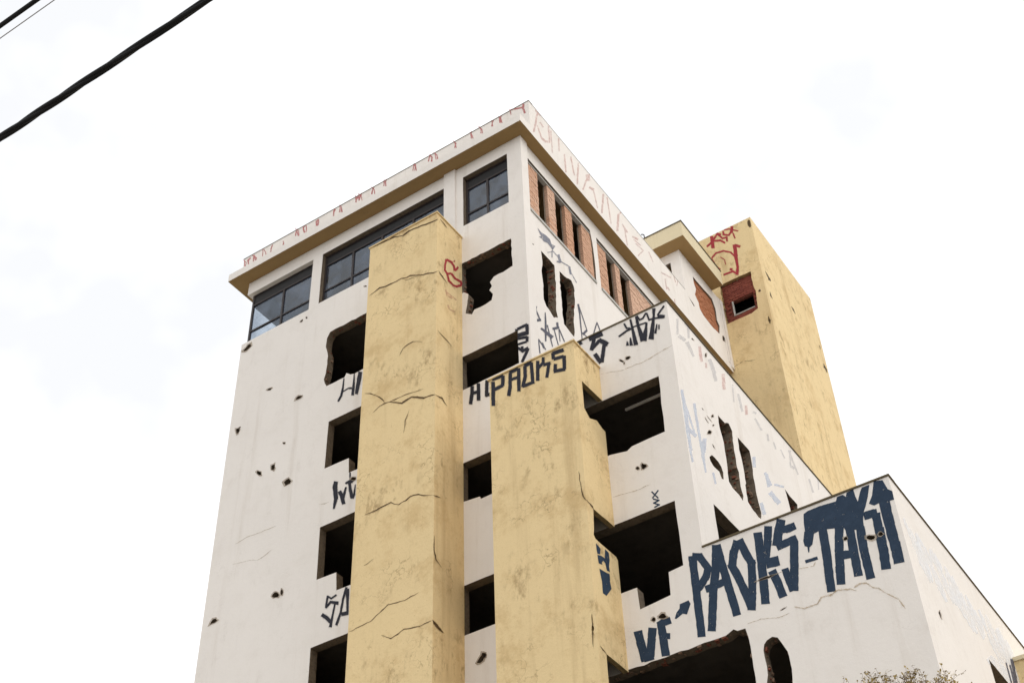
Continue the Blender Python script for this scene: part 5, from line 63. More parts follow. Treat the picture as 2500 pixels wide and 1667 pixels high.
'silver|cside':'194 14682 16 -34 -8 -52 26 -27 20 -31 30 -25 2 -43 15 -34 30 -25 4 -42 182 123 3 47 -28 26 -40 18 6 50 -50 11 -10 38 -29 26 -5 42 -17 34/291 14382 55 -4 6 -39 38 -16 30 -22 19 -29 38 -17 18 -29 23 -27 113 76 -5 39 -34 20 -13 33 -19 30 1 43 -23 27 -31 22 -6 38/306 14551 13 -35 0 -46 -7 -49 10 -38 39 -18 -9 -50 -8 -50 44 -15 -32 -65 399 266 -55 9 -41 17 -26 27 -17 34 -29 26 -38 18 -36 21 -38 20 -3 43/304 14218 60 -2 39 -15 58 -3 25 -25 35 -19 60 -2 37 -17 37 -17 69 46 -13 33 12 50 -20 29 2 45 14 51 5 47 -58 3 -11 35/304 14532 22 -33 20 -35 0 -49 17 -37 5 -45 4 -46 37 -23 294 198 -6 44 -45 19 -8 43 -40 22 -26 31 -18 37 -53 14/370 14302 8 -43 78 5 52 -12 41 -20 37 -23 55 -11 69 46 -3 46 -18 36 16 59 -18 36 22 64 -23 33/389 14390 6 -40 26 -26 -21 -57 19 -30 15 -34 31 -22 9 -38 2 -41 -13 -51 23 -28 -13 -51 5 -39 315 205 5 47 -48 11 8 49 -32 22 -33 21 -6 40 -26 27 -51 9 -27 26 -9 37 -23 28 -13 36/450 13975 62 -2 37 -18 22 -29 55 -7 -2 -44 54 -8 37 -18 33 -22 33 -22 35 -20 97 63 -3 41 -22 29 12 51 -19 31 -2 42 -29 25 -38 18 -6 39 3 46 -3 42/696 14680 21 -32 -22 -62 14 -37 3 -45 9 -41 39 -19 -41 -74 7 -42 375 249 -62 6 -13 38 -49 14 -31 26 -29 27 -21 34 -28 28 -38 21/703 14373 43 -15 36 -21 62 -3 41 -17 33 -23 38 -19 48 -13 114 76 -30 25 1 45 -29 26 -3 43 -11 38 14 55 -13 36/702 14662 20 -29 10 -36 -2 -45 16 -32 9 -36 32 -22 31 -21 218 145 -43 15 -22 27 -21 29 2 45 -8 38 -23 28 -16 32/788 14462 34 -20 25 -25 41 -14 20 -28 37 -17 23 -27 111 74 -22 28 -1 41 -18 30 -23 26 -9 37 4 45/599 14430 -15 -58 7 -42 2 -47 38 -22 -19 -60 -18 -58 32 -26 41 -20 -13 -56 -41 -73 476 309 -46 18 -8 42 -81 -5 -34 25 -40 22 -33 26 -24 31 -32 27 -9 42 -39 22/637 14063 -19 -57 60 -5 36 -20 62 -3 44 -15 23 -29 50 -11 48 -13 32 -23 112 72 -14 35 8 49 -26 28 -5 41 23 59 -16 35 -20 31 -14 36 -5 41/832 14636 -5 -50 5 -42 0 -46 18 -33 -16 -57 -12 -53 41 -18 334 220 -5 43 -44 16 -53 11 -3 45 -28 27 -37 22 -57 8/826 14385 26 -28 52 -10 23 -30 60 -5 49 -13 56 -8 106 70 -10 39 -6 42 28 64 -25 29 -22 31 41 73/685 14208 -13 -55 -19 -59 12 -38 44 -18 6 -42 7 -42 -68 -90 413 266 -38 22 -3 45 -56 11 0 47 -36 23 -67 3 -7 43/629 13924 86 10 31 -26 62 -5 50 -14 60 -7 49 -14 65 42 4 49 4 48 18 59 -15 36 18 59 3 49/1044 14603 -11 -54 18 -35 12 -39 6 -44 -19 -58 -3 -49 309 202 -17 36 -65 4 -26 31 -44 18 -6 44 -47 16/1036 14371 60 -8 19 -35 57 -10 43 -19 44 -19 108 71 -7 43 -24 32 11 55 -26 31 16 59/1343 14732 8 -41 -35 -70 2 -44 21 -32 6 -42 31 -25 349 227 5 49 -56 10 -35 24 -38 21 -37 22 -15 37/1287 14491 55 -10 100 18 59 -8 45 -17 54 -12 66 43 13 56 13 56 16 58 26 65 -25 31/1107 14279 5 -42 7 -40 26 -29 -8 -50 -6 -48 50 -13 -23 -60 22 -31 280 177 1 47 -22 31 -69 1 -19 33 -26 29 -9 40 -41 19 0 45/1149 13998 52 -10 1 -42 73 4 21 -30 38 -19 25 -27 16 -33 151 95 -14 35 -5 40 -12 36 -18 32 -24 28 -17 33 6 47/1179 14212 27 -31 -17 -60 25 -32 -20 -61 23 -34 22 -34 -5 -51 8 -43 443 277 -72 4 -51 17 -42 22 10 55 -55 14 -20 36 -45 21 -37 25/1174 13896 54 -12 88 10 15 -38 32 -26 69 -3 40 -21 25 -31 167 104 -13 38 -33 26 29 66 -26 31 -15 37 9 54 -38 23/1546 14745 -33 -70 31 -27 -44 -76 0 -48 39 -21 10 -41 373 240 -38 23 -12 40 -36 25 -64 7 -27 30 -42 21/1484 14499 31 -28 79 2 66 -5 62 -9 66 -5 71 46 8 54 30 69 25 65 14 59 -55 13/1545 14503 16 -33 -1 -43 19 -31 13 -34 -2 -44 6 -39 28 -24 245 155 -5 40 -63 2 -6 39 -19 31 -43 16 -21 29 -36 20/1582 14275 53 -8 22 -28 29 -23 38 -18 26 -25 39 -17 116 74 -11 34 -4 40 2 43 -23 28 -10 36 -29 24/1599 14438 32 -25 -14 -54 7 -40 -5 -48 33 -24 -8 -49 27 -28 23 -30 17 -33 304 189 -15 36 14 54 -67 2 9 51 -40 20 -21 32 -45 17 -6 41 -21 33/1710 14163 34 -20 12 -35 30 -24 47 -13 30 -23 36 -19 42 -16 22 -29 120 75 1 43 -25 27 13 50 -36 21 4 45 -43 15 11 49 -15 34/1673 14478 29 -31 12 -41 -19 -61 27 -32 11 -41 239 151 1 49 -57 14 -24 34 -44 21 -14 40/1695 14294 31 -32 44 -23 57 -16 44 -23 128 81 -4 49 -10 46 -8 47 -41 26/2088 14793 -4 -48 -5 -48 22 -30 -36 -68 1 -44 34 -23 -6 -48 15 -35 17 -33 408 255 -52 12 -17 35 -91 -13 -8 40 -20 33 -57 8 -1 45 -51 12 -39 21/2102 14469 2 -41 48 -12 33 -21 21 -29 60 -4 34 -21 46 -13 37 -19 150 94 -30 23 12 50 9 48 -18 31 -10 37 -31 23 18 54 -36 20/2011 14609 -12 -50 13 -34 41 -16 25 -26 0 -43 -8 -46 -4 -45 312 195 -39 18 -21 29 21 56 -44 15 -28 25 -2 41 -19 31/2061 14397 52 -16 43 -23 61 -12 30 -31 45 -21 89 56 -12 42 3 52 -8 45 21 64 -5 48/1963 14313 -31 -69 -16 -60 11 -42 -44 -76 36 -27 438 269 -31 31 -107 -16 -22 36 -62 12 -39 25/1861 14078 93 6 24 -39 98 9 57 -18 137 85 30 72 -39 29 14 62 45 82/2314 14708 25 -30 -13 -54 4 -44 35 -25 -29 -64 55 -11 -19 -58 24 -30 21 -33 -12 -53 369 227 -27 29 -11 40 -36 24 6 50 -26 30 -40 21 -24 32 -27 29 -42 21 -5 44/2374 14357 42 -17 30 -24 52 -10 38 -19 21 -30 57 -8 34 -22 35 -21 47 -14 91 56 -1 42 -21 30 -9 37 13 51 -15 34 25 59 -50 12 -16 34 35 65/2300 14660 28 -26 33 -24 7 -40 4 -42 41 -18 -22 -59 15 -35 12 -36 36 -22 276 169 -53 12 0 45 -5 42 -28 27 -11 38 -23 30 -59 8 6 49 -18 33/2417 14377 66 -6 42 -22 14 -38 43 -21 43 -22 40 -22 43 -21 70 42 -9 42 -11 42 -22 34 -25 32 -1 47 -13 40 -13 41/2177 14349 -16 -51 20 -30 7 -37 15 -32 18 -31 8 -36 23 -27 -5 -45 279 169 -33 22 -29 24 -5 39 -39 18 4 44 -53 9 0 43 -39 18/2244 14104 33 -26 30 -28 62 -8 28 -29 37 -24 50 -17 67 41 -14 38 -3 45 -18 36 -15 37 -5 44 -3 46/2471 14561 -33 -74 44 -25 -17 -63 19 -41 -66 -92 8 -47 500 304 -61 16 -15 43 -40 30 -84 1 -32 33 -45 26/2399 14281 102 19 -8 -49 62 -7 95 14 51 -14 47 -15 91 55 -8 40 34 66 -12 38 -1 44 -13 38 75 92/2438 14404 18 -36 4 -43 -10 -53 40 -22 -27 -62 46 -18 -65 -86 76 1 0 -46 7 -41 448 267 0 46 -46 19 -23 33 -82 -3 -51 15 -23 34 15 55 -47 18 -45 20 -53 14/2411 14007 48 -19 97 10 66 -8 22 -35 25 -33 73 -5 44 -22 43 -23 142 85 -10 42 2 50 -29 32 13 56 8 54 -34 29 -10 43 -26 33/2649 14553 0 -45 11 -38 -29 -62 3 -42 14 -35 -4 -46 12 -37 24 -29 -27 -60 49 -14 415 248 -60 8 -13 37 -18 34 -48 15 -26 28 -4 42 -61 8 10 51 -40 20 -17 34/2689 14207 5 -43 82 3 -6 -50 55 -13 67 -5 43 -20 52 -15 26 -31 103 62 2 47 -16 37 -10 40 19 58 2 48 -55 13 12 54 -19 36/2728 14419 5 -42 -26 -61 19 -32 21 -32 1 -44 -20 -57 17 -33 36 -23 8 -39 357 211 29 62 -51 14 -46 18 -10 39 -52 14 -21 32 -27 29 -36 23 -50 15/2682 14062 44 -16 34 -21 69 -1 57 -8 17 -32 48 -13 25 -27 51 -12 165 97 -9 38 -13 34 -18 32 3 44 -20 30 -11 37 3 44 4 45/3003 14697 9 -39 11 -37 6 -41 1 -43 21 -31 8 -39 -27 -60 -27 -60 71 -1 367 219 -19 33 -72 1 7 49 -38 21 -53 13 -22 30 -43 19 -33 24 -21 32/3019 14375 5 -45 94 10 15 -39 66 -7 16 -38 24 -32 72 -5 168 100 -24 33 -25 33 31 67 -18 36 -5 46 -22 35 -22 34/2872 14401 -3 -50 2 -48 15 -38 -7 -53 0 -47 295 175 -65 10 -9 42 -34 29 -29 31 -49 19/2869 14201 34 -30 67 -11 41 -25 31 -33 156 93 -34 31 1 52 -3 49 -18 41/3139 14396 1 -45 -15 -54 26 -30 -5 -48 5 -43 290 171 -53 15 -28 28 -18 36 -43 19 -20 35/3138 14211 22 -35 63 -10 49 -19 29 -31 152 90 -23 35 5 51 -22 35 -29 31/3329 14559 -3 -46 8 -39 2 -42 -11 -50 6 -40 7 -39 -10 -49 1 -42 427 250 -67 4 13 52 -12 37 -34 23 -91 -10 -22 31 -9 39 -61 7/3267 14246 83 8 16 -32 23 -28 93 13 20 -30 31 -24 58 -7 135 78 4 45 -12 35 -1 41 25 58 -13 35 36 64 -22 29/3242 14332 10 -36 22 -29 -32 -61 17 -31 11 -35 -29 -59 413 241 -74 -1 -30 24 -25 28 -18 31 -29 26 -17 32/3281 14162 9 -37 35 -22 82 6 39 -20 43 -17 117 68 -2 42 17 53 -28 26 13 51 22 57/3258 14300 7 -42 -4 -48 17 -35 -9 -50 40 -22 229 133 -53 15 -30 27 3 48 -31 27 -53 15/3266 14114 55 -15 31 -29 32 -29 47 -21 153 90 -43 23 2 49 -42 23 -9 43/3686 14746 21 -34 -4 -50 -5 -50 41 -22 -32 -66 8 -42 325 191 -8 43 -31 29 -51 16 -38 25 -28 31 -27 32/3689 14514 46 -20 53 -16 58 -13 4 -45 67 -8 178 105 -30 30 12 55 -56 14 15 57 -51 18/3763 14585 3 -45 49 -18 21 -34 -26 -62 262 152 -14 39 -7 43 -42 23 -36 26/3802 14459 58 -19 53 -21 69 -13 69 41 -8 48 12 61 -21 40/4125 14858 -19 -55 37 -22 4 -42 -6 -47 -13 -52 44 -17 2 -43 9 -38 -24 -57 372 214 6 48 -42 19 -59 10 17 54 -26 29 -45 18 -32 25 2 46 -50 15/4157 14536 32 -28 31 -29 56 -15 47 -20 19 -35 36 -27 42 -22 188 107 -33 29 -12 40 16 57 -19 37 -37 25 -11 42 29 65/3842 14338 46 -19 -9 -50 -3 -47 10 -40 49 -17 31 -27 -26 -60 49 -17 321 181 -28 29 -49 18 -2 44 -3 45 -31 28 -62 10 3 47 -45 20/3940 14082 57 -11 27 -27 43 -20 37 -22 19 -32 30 -27 52 -14 128 72 1 44 -23 31 9 48 -11 38 -14 36 -31 26 16 53/3863 14333 11 -41 2 -47 18 -37 12 -41 282 161 -55 17 -33 29 -24 34 -33 29/3855 14182 67 -16 57 -21 64 -17 119 68 -9 49 6 59 9 60/4268 14653 16 -36 20 -33 17 -35 -11 -52 33 -26 9 -40 21 -32 5 -42 -22 -57 265 149 -15 37 -9 40 -33 26 -7 41 -38 24 -19 34 -27 30 -23 33 -10 39/4336 14330 64 -12 29 -31 26 -33 36 -28 54 -18 23 -35 33 -30 143 81 -32 30 -3 47 -22 36 -21 36 13 57 -57 15 28 66/4190 14406 21 -35 -19 -57 -16 -55 33 -28 -43 -70 38 -25 -14 -53 443 248 -51 17 2 48 -60 13 -34 28 -29 30 -53 17 -41 24/4162 14138 40 -23 38 -24 36 -26 75 -3 20 -34 56 -14 188 105 21 58 -8 41 -22 34 16 55 -12 40 21 58/4559 14757 2 -49 33 -30 26 -34 -41 -73 16 -40 362 206 -55 19 -21 37 -32 32 -38 27 -27 35/4593 14581 17 -42 50 -24 75 -9 39 -30 169 97 2 54 -35 32 5 56 9 57/4678 14853 13 -43 19 -39 18 -40 -2 -51 43 -25 32 -31 0 -50 -38 -71 419 236 -20 39 -23 37 19 62 -25 36 -50 22 -7 47 -87 1 21 63/4749 14555 96 7 4 -45 63 -12 37 -27 29 -32 55 -17 39 -26 144 81 4 50 -6 46 -1 47 8 53 -11 43 5 51 -20 37/4633 14431 -7 -53 -22 -62 -49 -76 -50 -77 39 -26 557 308 -86 2 -85 2 -60 16 -22 38 -76 7/4503 14195 25 -38 109 9 101 4 75 -11 116 64 24 67 40 75 51 83 36 73/4862 14533 -28 -65 56 -17 -20 -60 7 -44 63 -14 20 -37 294 162 3 50 -62 15 -14 41 -7 46 -20 37 -6 46/4912 14316 44 -24 38 -28 56 -18 32 -31 39 -28 198 109 -25 36 -24 36 -17 40 7 53 -21 39/5131 14831 -8 -54 -24 -62 53 -19 2 -47 -53 -78 42 -25 -26 -63 489 272 49 76 -78 6 -58 16 -16 41 -44 25 -67 11 -32 31/5043 14524 102 10 63 -13 -10 -54 109 13 16 -39 93 3 172 96 26 63 9 54 -30 31 46 75 -42 26 34 68/5080 14481 5 -47 19 -38 17 -40 -23 -61 45 -24 -13 -55 15 -40 278 150 -11 43 -17 40 -1 48 -52 21 4 51 -40 28 -34 30/5165 14229 -4 -50 28 -32 60 -15 34 -29 50 -20 1 -47 190 103 -10 42 -2 47 -49 21 7 52 -23 35 -6 45/3195 13524 124 -18 122 -20 116 -24 100 -35 164 5 85 -45 105 -33 1275 791 -246 -50 -183 -12 -278 -72 -208 -30 -236 -50 -214 -36 -248 -60',
'grey|cside':'4647 14138 9 -41 -11 -51 -19 -55 -9 -49 -6 -48 -11 -50 3 -43 -15 -52 -7 -48 109 56 21 55 -5 42 16 53 -1 44 12 51 7 49 1 45 11 51 6 49/4907 14214 -11 -50 0 -46 -14 -53 -23 -56 -25 -58 -11 -50 -6 -48 -22 -56 147 74 -2 44 18 54 30 60 6 49 13 52 15 53 21 56 13 53/5162 14454 -35 -62 -24 -57 6 -41 -12 -50 -34 -61 -44 -66 1 -43 -27 -56 -34 -61 1 -42 -41 -64 267 133 13 49 17 52 44 66 6 47 4 46 38 63 42 65 -6 42 29 59 16 53 39 65',
'navy|c2r':'-776 15769 94 -14 62 -19 -30 -136 -102 -43 -19 88/-755 15535 136 55 130 13 32 217 129 -8 10 -149 -45 -157 14 -117 -110 -20 -34 132 -62 19 -64 -74 16 -37 -132 -40 -14 90/-729 15262 262 50 100 28 -4 -133 -86 -110 -220 -59/-672 15068 214 58 78 64 34 -144 -207 -250 -123 -10',
'crack|c1f':'-3699 24834 79 18 80 16 -10 18 -77 -20 -76 -23/-3549 24867 78 20 80 17 -23 42 -74 -26 -71 -34/-3420 24909 98 -32 96 -27 -8 35 -98 35 -98 33/-3240 24848 164 -8 -17 45 -163 6/-3098 24846 165 -9 -8 23 -171 28/-2944 24836 91 8 92 6 -10 25 -91 -8 -92 -7/-2777 24851 163 -62 -3 24 -164 63/-2624 24788 139 -12 -16 46 -131 -10/-2514 24785 98 -50 97 -52 -2 28 -97 52 -99 63/-2333 24688 103 -47 104 -57 -3 34 -103 46 -104 54/-2140 24592 155 -48 -12 48 -150 30/-2012 24553 89 -37 89 -44 -3 30 -89 48 -90 47/-1849 24476 139 -8 -1 7 -148 36/-2770 24854 84 -72 2 9 -86 67/-2693 24789 69 -75 3 7 -68 75/-2627 24715 166 -37 -6 19 -162 28/-2471 24683 159 -33 -1 5 -162 43/-3730 26492 153 -21 -14 39 -146 0/-3594 26473 169 -17 -29 72 -155 -18/-3464 26469 147 -27 -14 50 -151 37/-3343 26456 162 -25 -7 23 -169 46/-3193 26435 157 -16 -22 57 -143 -21/-3066 26434 174 -69 -5 30 -177 84/-2907 26370 163 -64 -5 29 -162 61/-2753 26301 110 21 -30 61 -100 -41/-2672 26321 107 25 -27 57 -104 -31/-2591 26346 165 -6 -14 40 -167 12/-2445 26344 125 -29 -11 40 -124 29/-2338 26314 147 -11 -15 45 -147 9/-2213 26308 151 -55 -10 50 -151 49/-2085 26261 95 -9 97 -16 -10 37 -100 27 -98 16/-1912 26234 95 -5 95 -3 -6 22 -99 16 -99 13/-3673 21784 168 -98 -1 27 -167 79/-3530 21701 97 -79 95 -80 4 11 -94 84 -94 87/-3346 21551 91 -105 15 22 -101 92/-3276 21470 99 -126 18 16 -98 127/-3194 21368 61 -82 9 6 -49 88/-3143 21304 22 -73 4 -1 -9 69/-3405 21115 91 38 -10 15 -85 -46/-3321 21152 94 51 -10 15 -91 -54/-3235 21200 81 0 81 1 -14 32 -77 -8 -77 -11/-3092 21202 140 -20 -4 15 -144 33/-2960 21184 81 -5 82 -9 -10 27 -80 2 -78 -1/-2813 21174 135 3 -4 12 -142 12/-2684 21176 135 -7 -8 22 -131 -3/-2561 21169 82 -10 -7 23 -82 9/-2491 21161 102 -16 -4 15 -103 21/-2398 21145 86 -14 87 -19 -3 11 -87 20 -87 17/-2231 21113 82 -9 81 -11 -1 6 -83 13 -83 13/-2982 21187 90 -58 89 -57 1 36 -90 47 -90 44/-2827 21093 102 -69 101 -71 4 40 -102 63 -103 64/-2634 20958 70 18 70 17 -23 45 -73 -11 -67 -24/-2516 20987 73 16 75 9 -15 34 -78 -5 -80 0/-2396 21021 92 -57 91 -47 0 54 -91 34 -92 45/-2249 20938 98 -67 99 -53 4 41 -98 60 -98 64/-2069 20816 102 3 -7 24 -110 23/-1978 20819 90 -10 -8 28 -90 8/-1905 20810 87 -18 -7 28 -87 21/-1836 20792 79 -11 -1 7 -84 36/-3490 18437 78 -7 78 -6 -7 17 -76 2 -76 3/-3345 18425 81 -7 79 -2 -13 32 -76 -6 -78 1/-3199 18415 67 14 69 8 -15 29 -70 -8 -68 -12/-3082 18435 129 6 -13 29 -130 -2/-2969 18439 74 7 73 9 -10 22 -76 -4 -76 -2/-2847 18466 95 -86 8 13 -93 88/-2761 18388 136 -78 2 14 -136 77/-2630 18309 85 30 -8 13 -90 -22/-2553 18338 127 -1 -13 29 -119 -17/-2438 18331 89 54 -15 21 -96 -43/-2366 18381 117 -2 -10 26 -116 1/-2266 18382 137 -43 -5 33 -136 35/-2154 18352 133 -85 4 19 -131 90/-2036 18271 127 -47 -1 13 -127 61/-1918 18228 130 -42 -1 4 -130 50/-3729 15810 80 -9 -5 12 -76 0/-3655 15802 100 23 -8 12 -98 -26/-3563 15822 92 3 -8 16 -91 -5/-3481 15827 106 2 -9 19 -102 -10/-3387 15827 86 19 -6 11 -91 -11/-3308 15844 104 0 -5 12 -104 -1/-3209 15842 64 36 -13 15 -59 -41/-3153 15874 81 53 -10 12 -83 -51/-3078 15922 70 34 -6 8 -75 -28/-3012 15953 85 37 -17 22 -74 -51/-2938 15983 69 38 -10 14 -74 -32/-2878 16019 72 38 -12 16 -71 -41/-2819 16056 111 -18 -4 16 -111 17/-2719 16042 120 -22 -6 21 -117 15/-2611 16020 106 -2 -5 14 -108 9/-2516 16018 106 -16 -2 11 -107 19/-2416 16002 70 12 -8 14 -68 -14/-2354 16013 98 17 -12 21 -93 -26/-2273 16032 91 -2 -4 12 -94 11/-2188 16030 80 22 -3 4 -83 -14/-2944 15451 61 -45 61 -45 4 8 -62 43 -62 43/-2830 15366 120 -80 6 17 -123 72/-2717 15288 90 26 -7 11 -95 -18/-2634 15312 96 11 -14 25 -90 -22/-2550 15322 69 39 -7 10 -75 -33/-2486 15359 82 21 -12 18 -76 -29/-2419 15380 122 -32 -3 19 -121 31/-2309 15350 107 -19 -5 22 -107 17/-2218 15335 106 -14 -4 19 -108 19/-2125 15322 98 -13 -3 11 -100 21/-2033 15310 96 12 -8 15 -92 -18/-1949 15320 95 3 -8 17 -95 -1/-1867 15325 81 9 -2 5 -86 3/-3453 17199 86 0 -7 14 -81 -9/-3374 17200 88 36 -6 9 -90 -34/-3291 17236 70 21 -2 4 -72 -18/-2743 22413 49 79 -14 15 -38 -91/-2700 22485 54 88 -11 12 -57 -85/-2652 22567 65 28 67 23 -14 24 -64 -28 -62 -33/-2533 22614 82 5 79 10 -11 26 -80 -10 -81 -5/-2390 22634 132 -57 -1 10 -133 67/-2265 22581 129 -87 1 6 -129 92/-2560 20137 16 83 14 83 -12 8 -11 -86 -10 -86/-2528 20292 3 85 0 86 -17 10 0 -87 -2 -85/-2528 20448 33 65 30 67 -9 8 -35 -62 -36 -61/-2468 20575 38 136 -2 1 -44 -130',
'crack|c1r':'-938 24563 52 -49 17 23 -61 37/-892 24519 79 -35 30 45 -91 17/-828 24491 114 -31 16 23 -96 55/-719 24464 107 -14 5 7 -98 29/-1018 20775 148 26 15 31 -160 -50/-891 20792 120 34 22 52 -127 -48/-799 20835 112 -59 15 18 -91 82/-696 20780 105 -28 5 7 -94 41/-1061 18137 135 39 9 33 -142 -67/-952 18171 161 59 2 6 -148 -30/-999 17209 -3 -67 -2 -66 16 9 -4 63 -1 64/-1006 17083 -10 -81 -3 -77 27 14 -1 75 2 76/-1023 16938 13 -96 25 15 -6 100/-1014 16850 37 -90 35 26 -48 82/-976 16778 19 -92 31 19 -18 94/-962 16691 111 -32 9 10 -99 44/-857 16661 86 -46 7 7 -82 50/-1031 15330 43 -68 66 59 -99 18/-1008 15278 99 -37 62 66 -108 27/-952 15243 73 -11 74 -10 45 52 -68 16 -60 27/-846 15222 75 1 74 0 12 13 -55 22 -51 26/-900 26354 156 -32 22 35 -170 10/-762 26316 142 -9 6 9 -123 39/-951 22677 148 -31 15 22 -159 15/-813 22646 143 -5 14 22 -142 7/-684 22638 134 -10 13 19 -128 19/-557 22630 137 -31 4 6 -129 42',
'crack|c2f':'1518 17270 5 -112 18 -4 -19 115/1523 17174 -7 -105 14 -6 9 104/1517 17078 19 -121 12 -2 -19 121/1536 16967 2 -67 1 -66 19 -6 -6 68 -4 67/1538 16847 7 -80 12 -81 27 -5 -14 82 -14 81/1554 16701 35 -87 16 3 -29 87/1580 16627 42 -61 7 3 -30 67/1554 14231 -9 -73 17 -6 0 76/1546 14170 1 -90 14 -4 3 89/1548 14089 -2 -76 26 -6 -12 79/1548 14032 -19 -91 21 -10 17 91/1532 13952 2 -103 27 -6 -10 104/1530 13871 3 -52 -3 -51 15 -5 7 49 7 48/1532 13781 -5 -95 12 -4 9 93/1527 13694 9 -83 3 -1 -1 81',
'crack|c2r':'-999 16584 64 -30 22 22 -72 22/-945 16555 96 -3 28 33 -107 -9/-876 16548 61 -25 48 49 -73 14/-831 16537 70 -22 9 8 -24 62/-941 13635 46 -26 44 -27 31 26 -57 17 -61 13/-859 13590 60 -8 65 -4 5 4 -51 18 -51 16/-8 14213 14 -77 21 12 -19 74/2 14142 -3 -103 39 21 -9 97/-10 14051 37 -79 45 28 -36 79/28 13993 -8 -87 26 13 24 93/21 13919 -15 -99 17 7 30 107/5 13826 13 -73 7 3 4 83',
